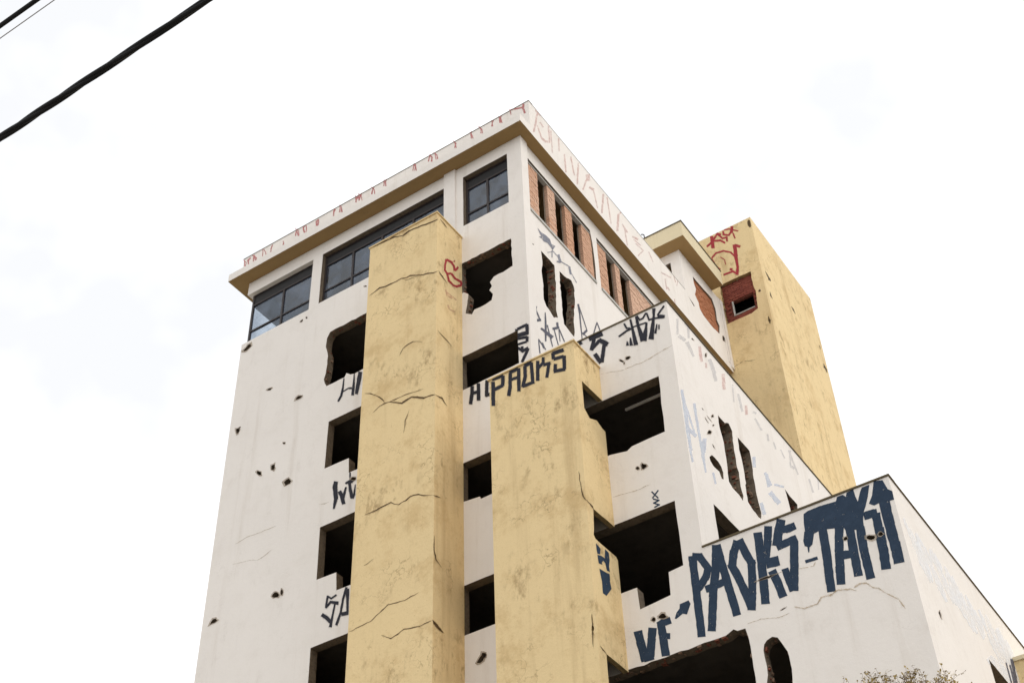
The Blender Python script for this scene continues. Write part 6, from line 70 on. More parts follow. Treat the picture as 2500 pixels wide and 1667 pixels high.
'stain|front':'1650 20305 133 -43 0 5 -133 42/1780 20263 122 -28 -2 14 -121 21/1893 20238 137 -59 0 6 -137 65/2027 20179 126 -34 -1 11 -125 30/2148 20145 111 1 -4 16 -110 -6/2251 20145 114 -8 -1 9 -116 15/2360 20137 101 6 -3 11 -100 -7/2452 20142 131 -30 -1 8 -131 35/2579 20113 104 19 -5 13 -102 -24/2676 20134 98 -5 -5 20 -96 -4/2765 20131 87 18 -5 14 -87 -15/2844 20150 105 21 -4 11 -104 -21/2943 20169 99 6 -2 10 -100 -5/3037 20173 83 23 -5 15 -81 -27/3112 20192 94 3 -3 11 -95 3/3200 20194 95 22 -2 4 -97 -14/1653 17219 93 -7 -2 10 -92 -1/1740 17211 94 -9 -1 10 -95 10/1829 17203 103 -16 0 6 -104 19/1929 17186 87 -9 -1 5 -88 12/2012 17176 64 -10 65 -11 -2 10 -64 9 -64 9/2135 17157 99 -4 -1 8 -101 7/2230 17153 60 8 61 5 -5 14 -59 -10 -59 -10/2341 17169 113 -11 -1 3 -114 20/4725 13680 29 -21 5 14 -32 13/4745 13663 17 -8 18 -9 3 8 -16 12 -16 12/4775 13649 30 -17 4 12 -32 13/4796 13634 34 -15 2 8 -32 19/4825 13624 29 -19 4 11 -31 14/4847 13610 17 -12 17 -14 7 15 -19 10 -17 11/4876 13588 18 -3 18 -2 -2 22 -18 0 -18 -2/4898 13579 20 3 20 5 -4 18 -20 0 -21 2/4926 13587 19 -1 19 1 -1 14 -19 1 -19 1/4955 13588 18 -4 18 3 -5 21 -17 -1 -16 -5/4974 13588 21 -3 21 -1 0 17 -21 6 -21 2/5006 13583 32 5 -1 10 -34 3/5033 13588 32 2 -1 9 -32 -2/5059 13589 32 -5 -1 17 -32 -1/5082 13587 19 -1 18 -2 -1 14 -18 2 -18 -1/5115 13583 15 13 13 16 -10 11 -14 -14 -12 -17/5138 13605 14 16 13 17 -12 13 -15 -16 -13 -17/5159 13625 11 17 14 15 -6 9 -16 -12 -19 -10/5180 13652 12 13 15 9 -14 16 -11 -14 -10 -15/5192 13666 16 7 17 1 -2 11 -18 0 -18 4/5218 13674 19 0 20 -3 -1 14 -19 1 -20 0/5248 13671 17 0 18 0 -1 8 -18 5 -17 2/5276 13671 32 -9 0 14 -32 5/5300 13663 19 -4 19 0 -2 21 -18 -1 -19 -2/5322 13657 22 0 21 0 -1 19 -21 1 -22 4/5351 13653 20 0 20 4 -3 21 -20 1 -20 -1/5380 13652 17 10 17 10 -6 13 -18 -7 -19 -3/5407 13667 15 10 18 5 -5 12 -18 -5 -17 -6/5432 13680 19 3 16 9 -10 23 -14 -13 -16 -11/5453 13684 17 6 17 8 -5 15 -18 -3 -18 -3/5476 13697 18 -1 19 -5 0 17 -19 4 -18 -1/5500 13693 21 -7 21 -8 5 23 -22 3 -21 10/5528 13680 19 -4 19 -6 2 19 -18 11 -19 2/5554 13677 19 -5 20 -3 1 13 -19 5 -19 5/5584 13670 33 -9 1 16 -33 7/5605 13665 19 -9 18 -9 6 16 -19 8 -19 10/5635 13648 18 -1 17 1 0 10 -18 2 -18 4/5662 13648 19 -7 19 -8 4 20 -20 3 -20 2/5686 13638 17 -7 17 -7 3 8 -16 10 -14 14/5713 13627 14 -12 14 -13 5 7 -14 13 -13 14/5736 13605 29 -19 5 13 -30 16/5757 13591 29 -13 1 2 -25 22/5757 13644 28 4 -5 16 -24 -15/5777 13643 16 9 17 7 -6 14 -18 -5 -17 -7/5799 13655 17 4 16 4 -3 12 -17 -2 -16 -3/5825 13659 18 8 19 4 -7 18 -18 -8 -18 -6/5845 13670 21 -2 21 -4 1 19 -21 2 -21 7/5875 13664 17 0 18 -1 1 12 -18 6 -17 5/5903 13664 18 -7 19 -8 3 21 -20 1 -19 4/5928 13653 18 -4 18 -5 2 12 -17 8 -18 8/5955 13653 13 -16 13 -15 8 9 -15 13 -11 17/5976 13629 21 -29 9 9 -22 28/5991 13610 11 -18 10 -18 9 5 -9 20 -11 18/6010 13579 21 -23 5 6 -21 24/6027 13561 12 -18 9 -20 15 13 -17 13 -13 17/6042 13527 18 -7 19 -8 4 11 -18 10 -16 15/6072 13517 19 -9 17 -11 4 9 -19 9 -17 11/6104 13500 17 -8 17 -6 2 11 -17 5 -17 6/6129 13494 10 -21 11 -18 14 10 -15 17 -12 18/6143 13464 12 -14 15 -12 6 6 -11 16 -9 17/6165 13444 21 -28 7 7 -21 27/6180 13423 11 -17 12 -18 6 5 -9 19 -10 18/6199 13392 24 -23 4 5 -21 26/6220 13374 18 -30 7 5 -20 29/6235 13348 26 -21 4 8 -26 21/6255 13332 22 -26 8 8 -24 26/6270 13311 26 -24 6 6 -22 29/6291 13292 21 -26 11 13 -26 20/6304 13274 15 -12 15 -13 4 7 -11 16 -14 14/6328 13255 21 -28 11 10 -25 25/6340 13232 26 -19 7 10 -23 23/6360 13220 12 -16 13 -12 7 7 -11 15 -14 14/6380 13197 23 -22 6 8 -23 23/6399 13185 0 -21 3 -20 18 2 -7 20 -6 20/6400 13155 16 -32 8 3 -9 35/6414 13129 4 -20 6 -20 15 6 -8 19 -9 18/6421 13102 8 -34 17 4 -11 34/6424 13079 9 -20 9 -19 14 6 -6 20 -11 19/6435 13052 17 -29 6 2 -7 33/6449 13028 11 -30 5 1 -9 31/4926 14330 24 -6 0 8 -24 1/4944 14326 34 -10 1 10 -34 7/4973 14317 32 -2 0 8 -33 4/4999 14316 26 -7 0 7 -25 9/5021 14310 32 -10 1 10 -33 7/5047 14303 33 -9 1 11 -34 7/5073 14295 27 -1 -1 5 -27 7/5096 14294 34 -6 0 6 -34 6/5126 14289 29 -7 -1 14 -29 -1/5147 14286 30 -8 1 8 -30 11/5176 14277 14 14 15 12 -9 12 -13 -15 -12 -16/5200 14298 11 19 13 17 -1 2 -16 -14 -16 -13/-8151 19665 126 -34 -2 5 -126 34/-8029 19631 129 -22 -3 7 -128 21/-7906 19609 148 -28 -3 7 -148 30/-7763 19581 123 -18 -3 6 -123 20/-7645 19563 130 -40 -2 7 -129 40/-7522 19526 54 -29 0 4 -54 32/-7472 19498 82 -34 -1 6 -81 34/-7392 19464 123 12 -7 12 -120 -18/-7275 19473 110 32 -8 11 -112 -29/-7172 19502 101 35 -11 15 -99 -38/-7078 19535 105 48 -2 2 -112 -38/-8148 20211 115 8 -9 15 -107 -21/-8041 20218 123 22 -7 12 -126 -19/-7925 20239 123 21 -8 12 -121 -22/-7809 20258 120 -3 -6 12 -120 4/-7698 20257 117 -27 -3 12 -117 24/-7586 20231 105 0 -5 10 -106 2/-7487 20232 121 -15 -3 8 -122 17/-7370 20217 118 8 -6 10 -117 -9/-7260 20227 117 -25 -4 12 -116 23/-7150 20202 124 3 -7 12 -124 -2/-7033 20202 108 1 -2 4 -112 8/3888 13677 30 -1 -2 8 -29 -3/3912 13677 31 -3 -1 8 -30 3/3938 13673 32 5 -1 5 -33 -1/3966 13678 35 -2 -1 8 -34 -1/3995 13676 33 -4 -1 10 -33 3/4022 13674 32 -3 0 7 -32 3/4051 13670 34 2 -2 10 -34 -5/4079 13673 28 2 -2 6 -28 -1/4103 13675 32 1 -2 9 -32 -3/4128 13677 32 -9 1 4 -32 13/4157 13669 25 -13 2 7 -26 11/4178 13657 32 -5 0 5 -32 8/4206 13652 32 -8 0 9 -32 5/4233 13646 31 -6 0 5 -31 9/4259 13641 26 -10 1 4 -26 12/4282 13632 33 -7 -1 6 -32 4/4310 13627 26 -10 1 7 -26 9/4332 13620 30 -7 0 5 -30 8/4359 13614 27 -12 1 3 -27 14/4384 13602 29 -6 0 9 -29 2/4406 13599 35 -13 1 8 -34 12/4437 13587 27 7 -2 4 -27 -4/4461 13594 31 -6 -1 9 -30 0/4487 13588 17 1 17 3 -2 9 -17 -3 -17 -1/4516 13592 31 4 -1 5 -32 -1/4544 13596 32 -4 -1 10 -32 -1/4570 13593 32 6 -1 7 -33 -4/4596 13598 28 2 0 2 -29 5/-5681 20263 158 -62 -3 15 -155 49/-5531 20204 131 -9 -1 3 -136 20',
'crack|tr':'11533 32946 65 -124 118 123 -155 31/11578 32839 103 -85 132 138 -124 64/11681 32790 -12 -136 207 215 -85 36/11634 32674 218 87 51 56 -39 112/11538 32041 -48 -233 138 125 -57 137/11483 31829 166 -12 22 22 -67 114/13394 32893 108 -96 135 138 -218 -16/13461 32801 99 -26 95 -29 26 26 -40 82 -37 88/15501 32784 -6 -101 82 71 -50 53/15487 32695 59 -77 18 16 -1 127/15468 31937 -84 -250 212 178 -98 98/15367 31719 191 -17 142 132 -118 86/15503 31711 99 -98 59 49 52 225',
'crack|tf':'1708 35120 -6 -60 -14 -60 71 -6 -11 62 -29 63/1691 35084 -20 -59 -6 -64 -6 -63 114 -33 -2 65 -3 66 4 64/1667 35016 13 -101 -14 -89 107 -47 -7 98 8 92/1677 34900 10 -79 20 -80 36 -8 15 73 6 75/1687 30770 -16 -101 -12 -101 84 -20 -26 111 -13 107/1666 30632 21 -170 22 -7 33 154',
'stain|tf':'326 29416 115 16 -10 32 -108 -38/425 29433 127 22 -8 29 -127 -23/536 29453 131 12 -4 21 -133 0/653 29465 130 -61 2 23 -130 59/771 29413 134 -56 2 31 -135 45/889 29362 130 -31 0 7 -129 58'}
BROKEN={'front': [2, 6, 12, 13], 'side': [3, 4, 5, 6, 7, 8], 'bside': [0, 1, 2, 4], 'tf': [0], 'ann': [0]}
BLOBS={'front': [26, 27, 28, 29, 30, 31, 32, 33, 34, 35, 36, 37, 38, 39, 40, 41, 42, 43, 44, 45, 46, 47, 48, 49, 50, 51, 52, 53, 54, 55, 56, 57], 'side': [9], 'bside': [5, 6, 7, 8, 9, 10, 11, 12, 13], 'cside': [1], 'c2f': [0], 'tf': [1], 'ann': [2]}
# ------------------------------------------------------------------ materials
def nodes(name):
    mt = bpy.data.materials.new(name); mt.use_nodes = True
    n = mt.node_tree.nodes; return mt, n, mt.node_tree.links, n['Principled BSDF']
def noise(n, l, vec, scale, detail=4, rough=.55):
    t = n.new('ShaderNodeTexNoise'); t.inputs['Scale'].default_value = scale
    t.inputs['Detail'].default_value = detail; t.inputs['Roughness'].default_value = rough
    l.new(vec, t.inputs['Vector']); return t.outputs[0]
def ramp(n, l, fac, p0, p1):
    r = n.new('ShaderNodeMapRange'); r.inputs[1].default_value = p0; r.inputs[2].default_value = p1
    r.interpolation_type = 'SMOOTHSTEP'; l.new(fac, r.inputs[0]); return r.outputs[0]
def mixc(n, l, fac, a, b):
    k = n.new('ShaderNodeMix'); k.data_type = 'RGBA'
    for sock, v in ((k.inputs[0], fac), (k.inputs[6], a), (k.inputs[7], b)):
        if hasattr(v, 'is_linked'): l.new(v, sock)
        elif isinstance(v, tuple): sock.default_value = v + (1,)
        else: sock.default_value = v
    return k.outputs[2]
def mul(n, l, a, b):
    k = n.new('ShaderNodeMath'); k.operation = 'MULTIPLY'
    for sock, v in ((k.inputs[0], a), (k.inputs[1], b)):
        if hasattr(v, 'is_linked'): l.new(v, sock)
        else: sock.default_value = v
    return k.outputs[0]
def stretched(n, l, vec, sx, sy, sz):
    k = n.new('ShaderNodeMapping'); k.inputs['Scale'].default_value = (sx, sy, sz)
    l.new(vec, k.inputs[0]); return k.outputs[0]
def plaster(name, base, dirt, blotch, streak=.25, amount=.35, speck=.2, bump=.25, rough=.9, scuff=0):
    """painted render: large fading, runs of dirt, blotches and small specks that sit on the wall itself"""
    mt, n, l, b = nodes(name)
    g = n.new('ShaderNodeNewGeometry').outputs['Position']
    c = mixc(n, l, mul(n, l, ramp(n, l, noise(n, l, g, .35, 5), .35, .7), .5), base, tuple(x*.93 for x in base))
    runs = ramp(n, l, noise(n, l, stretched(n, l, g, 2.6, 2.6, .16), 1.0, 6, .65), .52, .78)
    c = mixc(n, l, mul(n, l, runs, streak), c, dirt)
    bl = ramp(n, l, noise(n, l, g, 1.3, 10, .74), .48, .68)
    c = mixc(n, l, mul(n, l, bl, amount), c, blotch)
    sp = ramp(n, l, noise(n, l, g, 13, 5, .7), .62, .75)
    c = mixc(n, l, mul(n, l, sp, speck), c, dirt)
    if scuff:
        wv = noise(n, l, stretched(n, l, g, 1, 1, .55), 3.4, 10, .74)
        web = n.new('ShaderNodeTexVoronoi'); web.feature = 'DISTANCE_TO_EDGE'; web.inputs['Scale'].default_value = 2.2
        wp = n.new('ShaderNodeVectorMath'); wp.operation = 'ADD'; nv = n.new('ShaderNodeTexNoise'); nv.inputs['Scale'].default_value = 3; nv.inputs['Detail'].default_value = 6
        l.new(g, nv.inputs['Vector']); l.new(g, wp.inputs[0]); l.new(nv.outputs['Color'], wp.inputs[1]); l.new(wp.outputs[0], web.inputs['Vector'])
        ln_ = mul(n, l, ramp(n, l, web.outputs['Distance'], .028, .004), ramp(n, l, noise(n, l, g, .9, 4), .50, .66))
        c = mixc(n, l, mul(n, l, ln_, scuff*.75), c, tuple(x*.7 for x in dirt))
        c = mixc(n, l, mul(n, l, ramp(n, l, noise(n, l, g, 26, 6, .75), .58, .70), scuff*.5), c, dirt)
        c = mixc(n, l, mul(n, l, mul(n, l, ramp(n, l, wv, .50, .68), ramp(n, l, noise(n, l, g, .8, 3), .42, .66)), scuff), c, tuple(x*.75 for x in dirt))
    gr = noise(n, l, g, 70, 3, .6)
    c = mixc(n, l, mul(n, l, ramp(n, l, gr, .35, .7), .10), c, dirt)
    l.new(c, b.inputs['Base Color']); b.inputs['Roughness'].default_value = rough
    b.inputs['Specular IOR Level'].default_value = .2
    bp = n.new('ShaderNodeBump'); bp.inputs['Strength'].default_value = bump; bp.inputs['Distance'].default_value = .02
    l.new(noise(n, l, g, 9, 8, .7), bp.inputs['Height']); l.new(bp.outputs[0], b.inputs['Normal'])
    return mt
def plain(name, col, rough=.7, var=.25, scale=6, bump=0, spec=.3, metal=0, darker=.55):
    mt, n, l, b = nodes(name)
    g = n.new('ShaderNodeNewGeometry').outputs['Position']
    c = mixc(n, l, mul(n, l, ramp(n, l, noise(n, l, g, scale, 6, .65), .4, .7), var*2), col, tuple(x*darker for x in col))
    l.new(c, b.inputs['Base Color']); b.inputs['Roughness'].default_value = rough; b.inputs['Metallic'].default_value = metal
    b.inputs['Specular IOR Level'].default_value = spec
    if bump:
        bp = n.new('ShaderNodeBump'); bp.inputs['Strength'].default_value = bump; bp.inputs['Distance'].default_value = .02
        l.new(noise(n, l, g, scale*3, 7, .7), bp.inputs['Height']); l.new(bp.outputs[0], b.inputs['Normal'])
    return mt
def paint(name, col, cover=1.0, lo=.25, hi=.5, scale=9):
    """sprayed or rolled paint: thin where the noise is low"""
    mt, n, l, b = nodes(name)
    g = n.new('ShaderNodeNewGeometry').outputs['Position']
    b.inputs['Roughness'].default_value = .75; b.inputs['Specular IOR Level'].default_value = .2
    c = mixc(n, l, mul(n, l, ramp(n, l, noise(n, l, g, 5, 6, .7), .4, .75), .5), col, tuple(min(1, x*1.5+.01) for x in col))
    l.new(c, b.inputs['Base Color'])
    a = ramp(n, l, noise(n, l, g, scale, 7, .75), lo, hi)
    l.new(mul(n, l, a, cover), b.inputs['Alpha'])
    return mt
def brickmat(name, a, c2):
    mt, n, l, b = nodes(name)
    oi = n.new('ShaderNodeObjectInfo').outputs['Random']; g = n.new('ShaderNodeNewGeometry').outputs['Position']
    c = mixc(n, l, oi, a, c2)
    c = mixc(n, l, mul(n, l, ramp(n, l, noise(n, l, g, 16, 6, .7), .5, .75), .5), c, tuple(x*.55 for x in a))
    l.new(c, b.inputs['Base Color']); b.inputs['Roughness'].default_value = .92; b.inputs['Specular IOR Level'].default_value = .1
    bp = n.new('ShaderNodeBump'); bp.inputs['Strength'].default_value = .5; bp.inputs['Distance'].default_value = .01
    l.new(noise(n, l, g, 60, 6, .7), bp.inputs['Height']); l.new(bp.outputs[0], b.inputs['Normal'])
    return mt
M = {}
M['white'] = plaster('white render', (.855, .80, .74), (.54, .46, .37), (.74, .68, .61), .36, .32, .2, scuff=.17)
M['yellow'] = plaster('ochre render', (.83, .64, .35), (.34, .205, .085), (.60, .415, .195), .38, .62, .55, .55, scuff=.7)
M['cream'] = plaster('cream render', (.72, .62, .42), (.42, .32, .18), (.58, .48, .30), .25, .35, .2)
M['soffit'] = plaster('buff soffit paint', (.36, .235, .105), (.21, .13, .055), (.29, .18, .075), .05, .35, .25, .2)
M['reveal'] = plain('broken render edge', (.21, .165, .12), .95, .35, 14, .6, .1)
M['reveal_y'] = plain('broken ochre edge', (.42, .30, .14), .95, .3, 14, .6, .1)
M['inside'] = plain('shade-darkened concrete', (.10, .088, .075), .95, .3, 2.5, .2, .1)  # dimness of the rooms put into the colour, not soot
M['concrete'] = plain('grey precast concrete', (.52, .50, .46), .9, .2, 8, .3, .2)
M['flash'] = plain('dark weathered coping', (.13, .10, .055), .8, .35, 5, .3, .2)
M['frame'] = plain('dark brown steel', (.030, .020, .018), .5, .2, 6, 0, .4)
M['panel'] = plain('blackened panel', (.020, .019, .019), .6, .2, 3, 0, .3)
M['brick_pale'] = brickmat('pale pink brick', (.58, .325, .205), (.68, .45, .325))
M['brick_orange'] = brickmat('orange brick', (.38, .15, .075), (.47, .21, .115))
M['brick_red'] = brickmat('dark red brick', (.20, .055, .04), (.27, .08, .055))
M['mortar'] = plain('grey mortar', (.40, .31, .23), .95, .3, 12, .3, .1)
M['mortar_red'] = plain('stained mortar', (.20, .07, .05), .95, .3, 12, .3, .1)
M['asphalt'] = plain('asphalt', (.055, .053, .05), .9, .3, 3, .3, .2)
M['paving'] = plain('pale concrete paving', (.44, .41, .36), .9, .2, 1.2, .2, .2)
M['kerb'] = plain('kerb stone', (.36, .34, .31), .9, .2, 4, .2, .2)
M['cable'] = plain('black cable sheath', (.008, .008, .009), .6, .2, 20, 0, .2)
M['wire'] = plain('grey wire', (.35, .34, .36), .5, .1, 20, 0, .5)
M['pole'] = plain('weathered concrete pole', (.35, .33, .30), .9, .25, 4, .3, .2)
M['bark'] = plain('twig bark', (.17, .105, .05), .9, .3, 20, .3, .2)
M['leaf'] = plain('olive young leaf', (.34, .235, .06), .7, .4, 25, 0, .3, 0, .5)
M['pipe'] = plain('pale enamel strip', (.78, .74, .70), .5, .1, 8)
# dusty window glass
mt, n, l, b = nodes('dusty grey glass')
g = n.new('ShaderNodeNewGeometry').outputs['Position']
o_ = n['Material Output']; n.remove(b)
tr = n.new('ShaderNodeBsdfTransparent'); tr.inputs[0].default_value = (.86, .89, .92, 1)
gl = n.new('ShaderNodeBsdfGlossy'); gl.inputs['Roughness'].default_value = .06; gl.inputs[0].default_value = (.84, .92, 1, 1)
df = n.new('ShaderNodeBsdfDiffuse'); df.inputs[0].default_value = (.25, .31, .42, 1)
fr = n.new('ShaderNodeFresnel'); fr.inputs[0].default_value = 1.5
m1 = n.new('ShaderNodeMixShader'); m2 = n.new('ShaderNodeMixShader')
dust = mul(n, l, ramp(n, l, noise(n, l, g, 1.8, 6, .65), .25, .8), .24)
l.new(dust, m1.inputs[0]); l.new(tr.outputs[0], m1.inputs[1]); l.new(df.outputs[0], m1.inputs[2])
gn_ = n.new('ShaderNodeNewGeometry'); iv = n.new('ShaderNodeMath'); iv.operation = 'SUBTRACT'; iv.inputs[0].default_value = 1
l.new(gn_.outputs['Backfacing'], iv.inputs[1]); l.new(mul(n, l, fr.outputs[0], iv.outputs[0]), m2.inputs[0]); l.new(m1.outputs[0], m2.inputs[1]); l.new(gl.outputs[0], m2.inputs[2])
l.new(m2.outputs[0], o_.inputs[0]); M['glass'] = mt
PM = {'navy': paint('navy roller paint', (.022, .040, .070), 1, .24, .44, 11), 'black': paint('black spray paint', (.022, .022, .030), 1, .22, .36),
      'grey': paint('worn grey spray paint', (.10, .10, .125), .92, .22, .42), 'greylight': paint('thin grey spray paint', (.19, .20, .25), .8, .25, .55),
      'red': paint('red spray paint', (.38, .035, .045), .88, .22, .40), 'redmid': paint('thin red spray paint', (.46, .10, .10), .62, .22, .5), 'redfaint': paint('faded red spray paint', (.52, .20, .17), .36, .28, .6),
      'bluefaint': paint('faded pale blue paint', (.50, .58, .74), .45, .2, .5), 'greyfaint': paint('faded grey paint', (.36, .37, .42), .27, .25, .55),
      'silver': paint('thin white overpaint', (.88, .90, .93), .75, .15, .75, 3), 'halo': paint('overspray mist', (.16, .16, .19), .20, .3, .6, 14), 'haloR': paint('red overspray mist', (.42, .14, .12), .22, .3, .6, 14), 'seep': paint('rusty seepage', (.42, .29, .14), .30, .38, .66, 8), 'chip': paint('bared undercoat', (.40, .33, .25), .75, .3, .5, 16), 'crack': paint('open crack', (.085, .050, .020), .88, .2, .45, 14),
      'stain': paint('hairline crack stain', (.40, .30, .17), .62, .3, .55, 12)}
# ------------------------------------------------------------------ mesh helpers
C = scn.collection
def link(name, me, mats, parent=None):
    o = bpy.data.objects.new(name, me); C.objects.link(o)
    for x in (mats if isinstance(mats, (list, tuple)) else [mats]):
        if not (o.data.materials and x.name in o.data.materials): o.data.materials.append(x)
    if parent: o.parent = parent
    return o
def bm_obj(name, bm, mats, parent=None):
    bmesh.ops.recalc_face_normals(bm, faces=bm.faces[:])
    me = bpy.data.meshes.new(name); bm.to_mesh(me); bm.free()
    return link(name, me, mats, parent)
def add_box(bm, x0, x1, y0, y1, z0, z1, bottom=0):
    v = [bm.verts.new((x, y, z)) for z in (z0, z1) for y in (y0, y1) for x in (x0, x1)]
    for i, f in enumerate(((0, 2, 3, 1), (4, 5, 7, 6), (0, 1, 5, 4), (2, 6, 7, 3), (0, 4, 6, 2), (1, 3, 7, 5))):
        fc = bm.faces.new([v[k] for k in f])
        if i == 0: fc.material_index = bottom
def box(name, x0, x1, y0, y1, z0, z1, mats, parent=None, bottom=0, bevel=0):
    bm = bmesh.new(); add_box(bm, x0, x1, y0, y1, z0, z1, bottom)
    if bevel: bmesh.ops.bevel(bm, geom=bm.edges[:], offset=bevel, segments=1, affect='EDGES')
    return bm_obj(name, bm, mats, parent)
def decode(s):
    res = []
    for part in s.split('/'):
        q = [int(x) for x in part.split()]; u = v = 0; p = []
        for i in range(0, len(q), 2):
            u += q[i]; v += q[i+1]; p.append((u/1000, v/1000))
        res.append(p)
    return res
HOLES = {k: decode(v) for k, v in HOLES.items()}; PAINT = {k: decode(v) for k, v in PAINT.items()}
PLANE = {'front': ('Y', 0), 'side': ('X', 0), 'bside': ('X', 3.292), 'cside': ('X', 6.731), 'c1f': ('Y', -1.012), 'c1r': ('X', -1.76),
         'c2f': ('Y', -.998), 'c2r': ('X', 1.622), 'tf': ('Y', 11.2), 'tr': ('X', 1.79), 'par': ('Y', .076), 'fas': ('X', .3), 'ann': ('X', .3)}
def pt(pl, u, v, d):
    ax, k = PLANE[pl]
    return (u, k + d, v) if ax == 'Y' else (k - d, u, v)
def regions(keep, drop):
    """triangulate the area inside any polygon of keep and outside every polygon of drop"""
    vs_, fs = [], []
    for p in keep + drop:
        a = 0
        s = [Vector(q) for q in p]
        area = sum(s[i].x*s[(i+1) % len(s)].y - s[(i+1) % len(s)].x*s[i].y for i in range(len(s)))
        if area < 0: s.reverse()
        fs.append(list(range(len(vs_), len(vs_)+len(s)))); vs_ += s
    V, E_, F, _, _, OF = delaunay_2d_cdt(vs_, [], fs, 1, 1e-5, True)
    nk = len(keep)
    return V, [f for f, o in zip(F, OF) if any(i < nk for i in o) and not any(i >= nk for i in o)]
def panel(name, pl, outline, thick, mats, parent, holes=None, edges=()):
    """a wall sheet with real openings; material 1 is the cut edge of the openings"""
    holes = HOLES.get(pl, []) if holes is None else holes
    V, F = regions([outline], holes)
    bm = bmesh.new()
    used = {}
    def vert(i, d):
        if (i, d) not in used: used[(i, d)] = bm.verts.new(pt(pl, V[i].x, V[i].y, d))
        return used[(i, d)]
    cnt = {}
    for f in F:
        for i in range(3):
            e = (f[i], f[(i+1) % 3]); k = tuple(sorted(e)); cnt.setdefault(k, []).append(e)
    us = [p[0] for p in outline]; zs = [p[1] for p in outline]
    def outer(i, j):
        m_ = (V[i]+V[j])/2
        for k in range(len(outline)):
            a, b_ = Vector(outline[k]), Vector(outline[(k+1) % len(outline)])
            t = (b_-a); L_ = t.length; t /= L_; r = m_-a; s = r.dot(t)
            if -1e-3 < s < L_+1e-3 and abs(r.x*t.y-r.y*t.x) < 2e-4: return True
        return False
    for f in F:
        bm.faces.new([vert(i, 0) for i in f])
        bk = bm.faces.new([vert(i, thick) for i in reversed(f)]); bk.material_index = 2 if len(mats) > 2 else 0
    for k, es in cnt.items():
        if len(es) == 1:
            i, j = es[0]
            q = bm.faces.new((vert(i, 0), vert(j, 0), vert(j, thick), vert(i, thick)))
            q.material_index = 0 if outer(i, j) else 1
    o = bm_obj(name, bm, mats, parent)
    return o
order = {}
def daub(key, parent, name='graffiti', label=None, drop=None, clip=None, grow=0, kind_=None):
    """flat paint laid on a wall; cut away over the openings"""
    kind, pl = key.split('|')
    polys = PAINT[key]
    if kind_: kind = kind_
    if grow:
        def fat(p):
            c = sum((Vector(q) for q in p), Vector((0, 0)))/len(p)
            return [tuple(Vector(q) + (Vector(q)-c).normalized()*random.uniform(.6, 1.2)*grow) for q in p]
        polys = [fat(p) for p in polys]
    elif kind in ('black', 'red', 'grey'):
        daub(key, parent, 'overspray', None, drop, clip, .022, 'haloR' if kind == 'red' else 'halo')
    order[pl] = order.get(pl, 0) + 1
    cut = list(HOLES.get(pl, []) if drop is None else drop)
    if clip:
        u0, u1, z0, z1 = clip; w_ = 9
        cut += [[(u0-w_, z0-w_), (u0, z0-w_), (u0, z1+w_), (u0-w_, z1+w_)], [(u1, z0-w_), (u1+w_, z0-w_), (u1+w_, z1+w_), (u1, z1+w_)],
                [(u0-w_, z1), (u1+w_, z1), (u1+w_, z1+w_), (u0-w_, z1+w_)], [(u0-w_, z0-w_), (u1+w_, z0-w_), (u1+w_, z0), (u0-w_, z0)]]
    V, F = regions(polys, cut)
    bm = bmesh.new(); vs_ = [bm.verts.new(pt(pl, v.x, v.y, -.002 - .0015*order[pl])) for v in V]
    for f in F: bm.faces.new([vs_[i] for i in f])
    bmesh.ops.delete(bm, geom=[v for v in bm.verts if not v.link_faces], context='VERTS')
    seen = set(); isl = []
    bm.faces.ensure_lookup_table(); bm.faces.index_update()
    for f0 in bm.faces:
        if f0.index in seen: continue
        st, comp = [f0], []; seen.add(f0.index)
        while st:
            f = st.pop(); comp.append(f)
            for v in f.verts:
                for g_ in v.link_faces:
                    if g_.index not in seen: seen.add(g_.index); st.append(g_)
        isl.append((sum(f.calc_area() for f in comp), comp))
    isl.sort(key=lambda t: -t[0]); first = None
    for ar, comp in isl:
        if ar < 2.5e-4: continue
        nb = bmesh.new(); mp = {}
        for f in comp: nb.faces.new([mp.setdefault(v, None) or mp.__setitem__(v, nb.verts.new(v.co)) or mp[v] for v in f.verts])
        o = bm_obj(name, nb, PM[kind], parent)
        if first is None:
            first = o
            if label: o['label'] = label
    bm.free(); return first
def tube(bm, pts, rad, sides=6):
    rings = []
    for i, p in enumerate(pts):
        p = Vector(p); a = Vector(pts[max(i-1, 0)]); b_ = Vector(pts[min(i+1, len(pts)-1)])
        d = (b_-a).normalized(); s = d.orthogonal().normalized() if i == 0 else (rings_s - d*rings_s.dot(d)).normalized()
        rings_s = s; t = d.cross(s); r = rad[i] if isinstance(rad, (list, tuple)) else rad
        rings.append([bm.verts.new(p + (s*math.cos(2*math.pi*k/sides) + t*math.sin(2*math.pi*k/sides))*r) for k in range(sides)])
    for a, b_ in zip(rings, rings[1:]):
        for k in range(sides): bm.faces.new((a[k], a[(k+1) % sides], b_[(k+1) % sides], b_[k]))
    bm.faces.new(rings[0][::-1]); bm.faces.new(rings[-1])
def thing(name, label, cat, loc=(0, 0, 0), group=None):
    o = bpy.data.objects.new(name, None); C.objects.link(o); o.location = loc
    o['label'] = label; o['category'] = cat
    if group: o['group'] = group
    return o
def structure(o): o['kind'] = 'structure'; return o
# ------------------------------------------------------------------ ground
structure(box('ground', -300, 300, -300, 300, -.5, -.15, M['asphalt']))
structure(box('road', -120, 120, -15.2, -5.0, -.149, -.13, M['asphalt']))
structure(box('pavement', -120, 120, -4.85, 60, -.146, 0, M['paving']))
structure(box('pavement', -120, 120, -40, -15.35, -.146, 0, M['paving']))
structure(box('kerb', -120, 120, -5.0, -4.852, -.148, .004, M['kerb']))
structure(box('kerb', -120, 120, -15.348, -15.2, -.148, .004, M['kerb']))
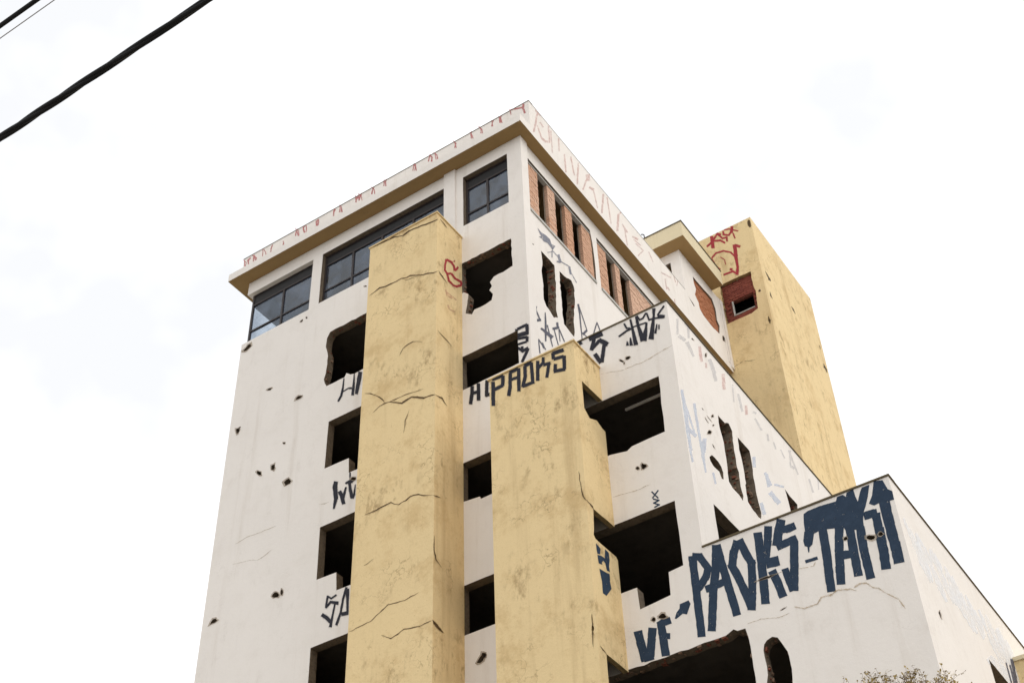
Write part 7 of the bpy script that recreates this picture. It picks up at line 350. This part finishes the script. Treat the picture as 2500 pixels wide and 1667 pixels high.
# ------------------------------------------------------------------ the building
B = thing('abandoned_building', 'derelict white tower block with ochre columns, empty window holes and graffiti', 'building')
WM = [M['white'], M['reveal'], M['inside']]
YM = [M['yellow'], M['reveal_y'], M['inside']]
front = panel('wall', 'front', [(-8.863, 0), (6.731, 0), (6.731, 15.42), (3.292, 15.42), (3.292, 21.433), (0, 21.433), (0, 29.15), (-8.90, 29.15), (-8.90, 28.70), (-6.585, 28.70), (-6.585, 26.84), (-8.863, 26.84)], .22, WM, B)
front['label'] = 'long stepped white street wall with empty window holes'
side = panel('wall', 'side', [(.222, 20.9), (11.1, 20.9), (11.1, 29.15), (.222, 29.15)], .22, WM, B)
box('inner_wall', 3.08, 3.28, 3.0, 11.09, 0, 14.74, M['inside'], B)
bside = panel('wall', 'bside', [(.222, 14.96), (11.1, 14.96), (11.1, 21.433), (.222, 21.433)], .22, WM, B)
cside = panel('wall', 'cside', [(.222, 0), (11.1, 0), (11.1, 15.42), (.222, 15.42)], .22, WM, B)
box('wall', -8.863, -8.643, .222, 11.1, 0, 26.84, M['white'], B)
box('wall', -8.863, -8.643, 3.2, 11.1, 26.842, 29.15, M['white'], B)
box('wall', -8.863, 6.731, 11.102, 11.19, 0, 15.42, M['white'], B)
box('wall', -8.863, 0, 11.102, 11.19, 15.422, 29.15, M['white'], B)
box('wall', .002, 3.292, 11.102, 11.19, 15.422, 21.433, M['white'], B)
# floors and inner walls, room shade put into their dark colour
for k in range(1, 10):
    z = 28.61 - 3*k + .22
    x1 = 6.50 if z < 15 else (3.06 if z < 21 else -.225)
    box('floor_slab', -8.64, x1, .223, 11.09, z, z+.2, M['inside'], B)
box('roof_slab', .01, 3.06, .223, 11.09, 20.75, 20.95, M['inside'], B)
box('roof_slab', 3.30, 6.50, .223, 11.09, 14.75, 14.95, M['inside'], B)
box('inner_wall', -8.64, -.226, 3.8, 3.92, 0, 29.1, M['inside'], B)  # partition added to limit the light behind the front holes
box('inner_wall', .10, 3.06, 4.3, 4.42, 0, 20.7, M['inside'], B)  # second added partition, keeps light out of the lower block
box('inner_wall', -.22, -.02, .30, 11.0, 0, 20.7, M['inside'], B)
# roof with its deep eaves
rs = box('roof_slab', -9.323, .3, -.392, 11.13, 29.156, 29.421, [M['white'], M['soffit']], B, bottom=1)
par = box('parapet', -9.323, .3, .076, .226, 29.423, 30.44, M['white'], B)
parr = box('parapet', .15, .3, .228, 8.424, 29.423, 30.44, M['white'], B)
box('parapet', -9.323, -9.17, .228, 11.13, 29.423, 30.44, M['white'], B)
box('parapet', -9.168, -4.0, 10.98, 11.13, 29.423, 30.44, M['white'], B)
box('coping', -9.335, .31, .066, .24, 30.442, 30.462, M['flash'], B)
box('coping', .14, .308, .242, 8.42, 30.442, 30.458, M['concrete'], B)
# flat copings of the two lower blocks
box('coping', 3.285, 6.755, -.022, .24, 15.422, 15.452, M['flash'], B)
box('coping', 6.49, 6.753, .242, 11.1, 15.422, 15.450, M['flash'], B)
box('coping', -.005, 3.316, -.022, .24, 21.435, 21.465, M['flash'], B)
box('coping', 3.05, 3.314, .242, 11.1, 21.435, 21.463, M['flash'], B)
# piers of the top storey standing proud of the beam
box('pier', -2.27, -1.93, -.05, -.002, 26.9, 29.15, M['white'], B)
box('pier', .0005, .04, -.0006, .30, 21.47, 29.15, M['white'], B)
# ------------------------------------------------------------------ ochre columns
def column(pls, x0, x1, y0, top, cope):
    f = panel('column', pls[0], [(x0, 0), (x1, 0), (x1, top), (x0, top)], .10, YM, B)
    s = panel('column_side', pls[1], [(y0+.101, 0), (-.002, 0), (-.002, top), (y0+.101, top)], .10, YM, B)
    s.parent = f
    c = box('column_side', x0, x0+.1, y0+.101, -.002, 0, top, M['yellow'], f)
    box('column_cap', x0+.02, x1-.02, y0+.02, -.002, top-.12, top-.02, M['inside'], f)
    bm = bmesh.new(); ov, th, wd = .03, .034, .14
    add_box(bm, x0-ov, x1+ov, y0-ov, y0+wd, top+.001, top+th)
    add_box(bm, x1-wd, x1+ov, y0+wd+.001, -.003, top+.001, top+th-.001)
    add_box(bm, x0-ov, x0+wd, y0+wd+.001, -.003, top+.001, top+th-.001)
    bm_obj('coping', bm, cope, f)
    return f, s
c1, c1s = column(('c1f', 'c1r'), -3.766, -1.76, -1.012, 26.485, M['yellow'])
c2, c2s = column(('c2f', 'c2r'), -.399, 1.622, -.998, 20.475, M['yellow'])
c1['label'] = 'taller cracked ochre column'; c2['label'] = 'shorter ochre column with broken side and black lettering'
c3 = box('column', 6.733, 9.2, 5.394, 7.2, 0, 14.50, M['yellow'], B)
box('coping', 6.733, 9.24, 5.36, 7.24, 14.502, 14.58, M['cream'], c3)
# ------------------------------------------------------------------ top-storey glazing
def window(x0, x1, z0, z1, y, mulls, zt, zb, left_open=False):
    bm = bmesh.new(); t = .05
    add_box(bm, x0, x1, y-.03, y+.03, z1-t, z1); add_box(bm, x0, x1, y-.03, y+.03, z0, z0+t)
    if not left_open: add_box(bm, x0, x0+t, y-.029, y+.029, z0+t, z1-t)
    add_box(bm, x1-t, x1, y-.029, y+.029, z0+t, z1-t)
    f = bm_obj('window', bm, M['frame'], B)
    xa = x0 if left_open else x0+t
    box('transom_panel', xa, x1-t, y-.012, y+.02, zt, z1-t, M['panel'], f)
    box('transom_bar', xa, x1-t, y-.035, y+.034, zt-.05, zt-.001, M['frame'], f)
    box('glazing_bar', xa, x1-t, y-.030, y+.030, zb-.022, zb+.022, M['frame'], f)
    xs = [xa]
    for m_ in mulls:
        box('mullion', m_-.028, m_+.028, y-.034, y+.033, z0+t, zt-.051, M['frame'], f); xs.append(m_)
    xs.append(x1-t)
    for a, b_ in zip(xs, xs[1:]):
        box('pane', a+.004, b_-.004, y-.004, y+.004, zb+.023, zt-.052, M['glass'], f)
        box('pane', a+.004, b_-.004, y-.0035, y+.0045, z0+t, zb-.023, M['glass'], f)
    return f
window(-1.70, -.385, 26.90, 28.71, .15, [-1.06], 28.36, 27.42)
window(-6.25, -2.295, 26.87, 28.69, .15, [-5.30, -4.35, -3.35], 28.36, 27.39)
wl = window(-8.76, -6.59, 26.842, 28.72, .15, [-7.665], 28.34, 27.35, True)
# the corner window turns onto the other face
bm = bmesh.new(); add_box(bm, -8.80, -8.74, .12, .18, 26.842, 29.15); add_box(bm, -8.80, -8.74, .181, 3.19, 28.34, 29.15); add_box(bm, -8.795, -8.745, .181, 3.19, 26.842, 26.89)
add_box(bm, -8.80, -8.74, 1.60, 1.66, 26.891, 28.339)
bm_obj('corner_post', bm, M['frame'], wl)
box('pane', -8.774, -8.766, .182, 1.598, 26.892, 28.338, M['glass'], wl)
box('pane', -8.774, -8.766, 1.662, 3.18, 26.892, 28.338, M['glass'], wl)
# ------------------------------------------------------------------ exposed brickwork
bricks = []      # (priority, parent, material, location, rotation, length, height)
brick_me = {}
def brick_mesh(mk, variant):
    if (mk, variant) not in brick_me:
        r = random.Random(variant*7+1); bm = bmesh.new(); l, h, d = .094, .0405, .045
        add_box(bm, -l, l, -d, d, -h, h)
        for v in bm.verts: v.co += Vector((r.uniform(-.004, .004), r.uniform(-.004, .004), r.uniform(-.003, .003)))
        bmesh.ops.recalc_face_normals(bm, faces=bm.faces[:])
        me = bpy.data.meshes.new('brick'); bm.to_mesh(me); bm.free(); me.materials.append(M[mk]); brick_me[(mk, variant)] = me
    return brick_me[(mk, variant)]
def brickwork(pl, depth, u0, u1, z0, z1, mk, parent, prio, inside=None, avoid=None):
    nrow = int(round((z1-z0)/.0935)); ch = (z1-z0)/nrow
    for r in range(nrow):
        zc = z0 + ch*(r+.5); u = u0 - (.1 if r % 2 else 0)
        while u < u1-.02:
            a, b_ = max(u, u0), min(u+.188, u1)
            if b_-a > .015:
                uc = (a+b_)/2
                if not (avoid and avoid[0] < b_ and avoid[1] > a and avoid[2] < zc+.03 and avoid[3] > zc-.03) and (inside is None or inside(uc, zc)):
                    bricks.append((prio, parent, mk, pl, uc, zc, depth+.045+random.uniform(-.005, .007), (b_-a)/.188))
            u += .2
def infill(name, pl, d0, d1, u0, u1, z0, z1, mk, hole=None):
    """mortar bed behind the bricks"""
    return panel(name, pl, [(u0, z0), (u1, z0), (u1, z1), (u0, z1)], .05, [M[mk]], B, holes=[hole] if hole else [])
old = dict(PLANE)
def bed(pl, depth, u0, u1, z0, z1, mk, hole=None):
    ax, k = old[pl]; PLANE['tmp'] = (ax, k+depth if ax == 'Y' else k-depth)
    o = panel('brick_infill', 'tmp', [(u0, z0), (u1, z0), (u1, z1), (u0, z1)], .10, [M[mk]], B, holes=[hole] if hole else [])
    return o
for i, (u0, u1) in enumerate(((.345, .83), (1.29, 1.635), (2.115, 2.455), (2.92, 3.40), (3.67, 4.16), (4.62, 4.875), (5.40, 7.04))):
    b_ = bed('side', .063, u0+.006, u1-.006, 26.80, 28.53, 'mortar')
    brickwork('side', .03, u0, u1, 26.80, 28.53, 'brick_pale', b_, 1 if i < 6 else 3)
for u0, u1 in ((.345, 3.40), (3.67, 7.04), (7.36, 10.59)):
    box('lintel_strip', -.12, -.012, u0, u1, 28.532, 28.565, M['concrete'], B)
    box('window_sill', -.20, .028, u0-.02 if u0 < 1 else u0+.003, u1+.003, 26.702, 26.785, M['concrete'], B)
hl = [p for p in HOLES['ann'] if len(p) > 15][0]
def inpoly(u, v, P_):
    c = False
    for i in range(len(P_)):
        (x1, y1), (x2, y2) = P_[i], P_[i-1]
        if (y1 > v) != (y2 > v) and u < (x2-x1)*(v-y1)/(y2-y1)+x1: c = not c
    return c
u0, u1 = min(p[0] for p in hl)-.05, max(p[0] for p in hl)+.05; z0, z1 = min(p[1] for p in hl)-.05, max(p[1] for p in hl)+.05
ab = bed('ann', .075, u0, u1, z0, z1, 'mortar')
brickwork('ann', .042, u0, u1, z0, z1, 'brick_orange', ab, 0, lambda u, v: any(inpoly(u+du, v+dv, hl) for du in (-.11, 0, .11) for dv in (-.05, .05)))
wh = [(.60, 31.48), (1.31, 31.48), (1.31, 32.09), (.60, 32.09)]
tb = bed('tf', .155, .335, 1.47, 31.1, 32.95, 'mortar_red', wh)
brickwork('tf', .115, .34, 1.46, 31.1, 32.95, 'brick_red', tb, 0, None, (.60, 1.31, 31.48, 32.09))
bricks.sort(key=lambda t: t[0])
rest = {}
for i, (pr, parent, mk, pl, uc, zc, dep, sl) in enumerate(bricks):
    loc = Vector(pt(pl, uc, zc, dep)); rz = 0 if PLANE[pl][0] == 'Y' else math.pi/2
    if i < 296:
        o = bpy.data.objects.new('brick', brick_mesh(mk, i % 6)); C.objects.link(o); o.parent = parent
        o.location = loc; o.rotation_euler = (0, random.uniform(-.012, .012), rz); o.scale = (sl, 1, 1)
    else: rest.setdefault((mk, parent.name), []).append((loc, rz, sl, parent))
for (mk, _), lst in rest.items():
    bm = bmesh.new()
    for loc, rz, sl, parent in lst:
        if rz: add_box(bm, loc.x-.045, loc.x+.045, loc.y-.094*sl, loc.y+.094*sl, loc.z-.0405, loc.z+.0405)
        else: add_box(bm, loc.x-.094*sl, loc.x+.094*sl, loc.y-.045, loc.y+.045, loc.z-.0405, loc.z+.0405)
    o = bm_obj('bricks', bm, M[mk], lst[0][3]); o['kind'] = 'stuff'
# ------------------------------------------------------------------ roof room and stair tower
ann = panel('wall', 'ann', [(8.426, 29.423), (11.19, 29.423), (11.19, 32.158), (8.426, 32.158)], .04, [M['white'], M['reveal'], M['inside']], B)
ann['label'] = 'white side of the roof room with brick showing through'
PLANE['annf'] = ('Y', 8.426)
panel('wall', 'annf', [(-4, 29.423), (.259, 29.423), (.259, 32.158), (-4, 32.158)], .12, WM, B, holes=[[(-.9, 30.7), (-.03, 30.7), (-.03, 31.785), (-.9, 31.785)]])
box('inner_wall', -4, .1, 9.2, 9.3, 29.43, 32.1, M['inside'], B)
box('wall', -4, -3.9, 8.55, 11.0, 29.423, 32.158, M['white'], B)
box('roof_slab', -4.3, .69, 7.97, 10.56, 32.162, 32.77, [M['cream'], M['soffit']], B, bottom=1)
box('coping', -4.33, .715, 7.945, 10.58, 32.772, 32.80, M['flash'], B)
box('corner_strip', .302, .335, 11.02, 11.188, 29.30, 32.158, M['white'], B)
box('corner_strip', .302, .318, 10.90, 10.985, 29.43, 32.158, M['white'], B)
bm = bmesh.new(); tube(bm, [(-.55, 7.97, 32.8), (-.56, 7.97, 32.95), (-.60, 7.97, 33.0), (-.65, 7.97, 33.02)], .018, 6)
bm_obj('bent_bar', bm, M['frame'], B)
tow = panel('stair_tower', 'tf', [(-2.2, 0), (1.79, 0), (1.79, 35.2), (-2.2, 35.2)], .20, YM, B)
tow['label'] = 'plain ochre stair tower behind the roof'
towr = panel('tower_side', 'tr', [(11.401, 0), (15.8, 0), (15.8, 35.2), (11.401, 35.2)], .2, YM, B, holes=[]); towr.parent = tow
box('tower_side', -2.2, 1.59, 15.6, 15.8, 0, 35.2, M['yellow'], tow)
box('tower_side', -2.2, -2.0, 11.401, 15.599, 0, 35.2, M['yellow'], tow)
box('tower_roof', -1.99, 1.58, 11.402, 15.59, 34.7, 34.9, M['inside'], tow)
box('inner_wall', -1.99, 1.58, 12.6, 12.7, 29, 34.6, M['inside'], tow)
bm = bmesh.new(); add_box(bm, .60, .64, 11.30, 11.36, 31.48, 32.09); add_box(bm, .641, 1.31, 11.30, 11.36, 31.48, 31.515)
bm_obj('window_frame', bm, M['concrete'], tow)
# ------------------------------------------------------------------ paint and cracks
daub('navy|front', front, label='huge dark blue block letters PAOKS TAKT and VF')
daub('black|front', front, label='black sprayed tags between the windows', clip=(-8.86, 6.73, 0, 29))
daub('grey|side', side, label='grey sprayed tags on the white side wall', clip=(.0, 11, 21.5, 29))
daub('greylight|side', side, label='thin grey scribble below the brick slits')
for k in ('bluefaint|bside', 'greyfaint|bside', 'redfaint|bside'): daub(k, bside, label='faded tags on the bright side wall', clip=(.0, 11, 15.5, 21.43))
daub('silver|cside', cside, label='thin white overpaint'); daub('grey|cside', cside)
daub('black|c2f', c2, label='black block letters PAOKS', clip=(-.399, 1.622, 10, 20.474))
daub('navy|c2r', c2s, label='dark blue letters on the broken side', clip=(-.998, -.002, 0, 20.4))
daub('red|c1r', c1s, label='red sprayed loops', clip=(-1.01, -.002, 0, 26.4)); daub('redfaint|c1r', c1s)
daub('red|tf', tow, label='red sprayed tag'); daub('redmid|par', par, label='row of small red letters'); daub('redfaint|fas', parr, label='faded red letters', drop=[], clip=(-.38, 11, 29.16, 30.44))
for k, p_ in (('crack|c1f', c1), ('crack|c1r', c1s), ('crack|c2f', c2), ('stain|front', front)): daub(k, p_, 'crack_stain', grow=.015 if k[0] == 's' else .035, kind_='seep')
daub('crack|c1f', c1, 'crack'); daub('crack|c1r', c1s, 'crack'); daub('crack|c2f', c2, 'crack'); daub('crack|c2r', c2s, 'crack')
daub('stain|front', front, 'crack'); daub('crack|tr', towr, 'crack'); daub('crack|tf', tow, 'crack'); daub('stain|tf', tow, 'crack')
for pl, par_ in (('front', front), ('bside', bside), ('ann', ann), ('tf', tow), ('cside', cside)):
    for i in BLOBS.get(pl, []):
        p = HOLES[pl][i]; c = sum((Vector(q) for q in p), Vector((0, 0)))/len(p)
        PAINT['chip|'+pl] = [[tuple(c + (Vector(q)-c)*random.uniform(1.15, 1.55)) for q in p]]
        daub('chip|'+pl, par_, 'chipped_rim'); order[pl] -= 1
M['rubble'] = plain('crumbled brick and mortar', (.30, .20, .14), .95, .45, 18, .6, .1)
M['rubble_red'] = plain('crumbled red brick', (.26, .10, .065), .95, .45, 18, .6, .1)
rr = random.Random(5)
for pl, par_ in (('front', front), ('side', side), ('bside', bside), ('tf', tow)):
    bm = bmesh.new()
    for i in BROKEN.get(pl, []):
        p = HOLES[pl][i]
        for k in range(len(p)):
            a, c = Vector(p[k]), Vector(p[(k+1) % len(p)]); L_ = (c-a).length
            for s in range(int(L_/.05)):
                if rr.random() < .35: continue
                q = a.lerp(c, rr.random()); h = rr.uniform(.012, .042); d = rr.uniform(.035, .2)
                vv = []
                for (sx, sy, sz) in ((-1, -1, -1), (1, -1, -1), (1, 1, -1), (-1, 1, -1), (-1, -1, 1), (1, -1, 1), (1, 1, 1), (-1, 1, 1)):
                    vv.append(bm.verts.new(pt(pl, q.x+sx*h*rr.uniform(.5, 1.3), q.y+sy*h*.8*rr.uniform(.5, 1.2), max(.006, d+sz*h*rr.uniform(.6, 1.4)))))
                mi = 1 if rr.random() < .4 else 0
                for f in ((0, 3, 2, 1), (4, 5, 6, 7), (0, 1, 5, 4), (1, 2, 6, 5), (2, 3, 7, 6), (3, 0, 4, 7)):
                    bm.faces.new([vv[t] for t in f]).material_index = mi
    if bm.faces:
        o = bm_obj('broken_masonry', bm, [M['rubble'], M['rubble_red']], par_); o['kind'] = 'stuff'
    else: bm.free()
# a pale strip hanging inside the gutted room
box('strip_light', 1.849, 3.06, .5, .54, 19.599, 19.649, M['pipe'], B)
# ------------------------------------------------------------------ cables
def cable(name, y, z, strands, twist, r, mat, label, seed, sag=.25, pitch=1.1):
    rn = random.Random(seed); bm = bmesh.new(); x0, x1 = -20.0, 26.0; nn = 900 if strands > 1 else 120
    ph = [rn.uniform(0, 6.28) for _ in range(6)]
    for s in range(strands):
        P_ = []
        for i in range(nn+1):
            f = i/nn; x = x0+(x1-x0)*f; a = 2*math.pi*(x/pitch) + s*2*math.pi/strands + .6*math.sin(x*.9+ph[0]) + .5*math.sin(x*2.3+ph[1])
            tw = twist*(1+.15*math.sin(x*1.7+ph[2])) if strands > 1 else 0
            zz = z - sag*(1-(2*f-1)**2) + sag*.94
            P_.append((x, y+tw*math.cos(a), zz+tw*math.sin(a)))
        tube(bm, P_, r, 8)
    o = bm_obj(name, bm, mat, None); o['label'] = label; o['category'] = 'cable'; o['group'] = 'cables across the sky'
    for p in o.data.polygons: p.use_smooth = True
    return o
cable('power_cable', -16.27, 7.6, 3, .0075, .0135, M['cable'], 'thick black twisted cable crossing the upper left sky', 3)
cable('power_cable', -16.75, 7.6, 1, 0, .0125, M['cable'], 'black cable cutting the top left corner of the sky', 5)
cable('thin_wire', -16.70, 7.6, 1, 0, .0028, M['wire'], 'hair thin grey wire just below the corner cable', 6)
for x in (-20.0, 26.0):
    p = thing('utility_pole', ('concrete pole holding the cables at their left end' if x < 0 else 'concrete pole holding the cables at their right end'), 'pole', (x, -16.5, 0), 'poles carrying the cables')
    bm = bmesh.new(); tube(bm, [(0, .0, -.1), (0, 0, 4), (0, 0, 8.4)], [.17, .14, .11], 12); bm_obj('shaft', bm, M['pole'], p)
    box('crossarm', -.06, .06, -.6, .6, 7.42, 7.52, M['pole'], p)
    for yy in (-.25, -.2, .23):
        bm = bmesh.new(); tube(bm, [(0, yy, 7.52), (0, yy, 7.59)], .025, 8); bm_obj('insulator', bm, M['cable'], p)
# ------------------------------------------------------------------ street tree
TREE_SPREAD = .55
T = thing('street_tree', 'nearly bare tree top with thin twigs and small olive leaves below the lettering', 'tree', (7.42, -6.0, -.04))
tb_, cb, lb = bmesh.new(), bmesh.new(), bmesh.new()
rn = random.Random(21)
def leaf(p):
    d = Vector((rn.uniform(-1, 1), rn.uniform(-1, 1), rn.uniform(-.3, 1))).normalized(); s = d.orthogonal().normalized()*rn.uniform(.012, .024); ln = rn.uniform(.035, .08)
    v = [lb.verts.new(q) for q in (p, p+d*ln*.5+s, p+d*ln, p+d*ln*.5-s)]; lb.faces.new(v)
def branch(p, d, ln, r, lev):
    pts_, rad = [p.copy()], [r]; n_ = 4
    for i in range(n_):
        d = (d + Vector((rn.uniform(-.25, .25), rn.uniform(-.25, .25), rn.uniform(-.02, .2)))).normalized(); p = p + d*(ln/n_); pts_.append(p.copy()); rad.append(max(r*(1-.55*(i+1)/n_), .0028))
    tube(tb_ if lev == 0 else cb, pts_, rad, 8 if lev < 2 else 4)
    if lev >= 4:
        for q in pts_[1:]:
            if rn.random() < .45: leaf(q)
        leaf(pts_[-1]); leaf(pts_[-1])
    if lev < 5:
        for k in range({0: 7, 1: 6, 2: 6, 3: 5, 4: 3}[lev]):
            f = rn.uniform(.4, 1.0) if lev else rn.uniform(.7, 1); i = min(int(f*n_), n_-1); q = pts_[i].lerp(pts_[i+1], f*n_-i) if f < 1 else pts_[-1]
            side_ = Vector((rn.uniform(-1, 1), rn.uniform(-1, 1), rn.uniform(-.1, .5))).normalized()
            branch(q, (d*.7 + side_*.7 + Vector((0, 0, .3))).normalized(), ln*rn.uniform(.42, .64), rad[i]*.6, lev+1)
branch(Vector((0, 0, -.05)), Vector((0, 0, 1)), 5.2, .12, 0)
zs_ = sorted(v.co.z for v in cb.verts); sc_ = 8.85/zs_[int(len(zs_)*.985)]
for b_ in (tb_, cb, lb):          # a crown kept low and broad by pruning
    for v in b_.verts:
        z = v.co.z*sc_; v.co.x *= TREE_SPREAD; v.co.y *= TREE_SPREAD*.7
        v.co.z = z if z < 8.2 else 8.2 + .5*math.tanh((z-8.2)/.5)
bm_obj('trunk', tb_, M['bark'], T); bm_obj('crown', cb, M['bark'], T); lf = bm_obj('leaves', lb, M['leaf'], T); lf['kind'] = 'stuff'
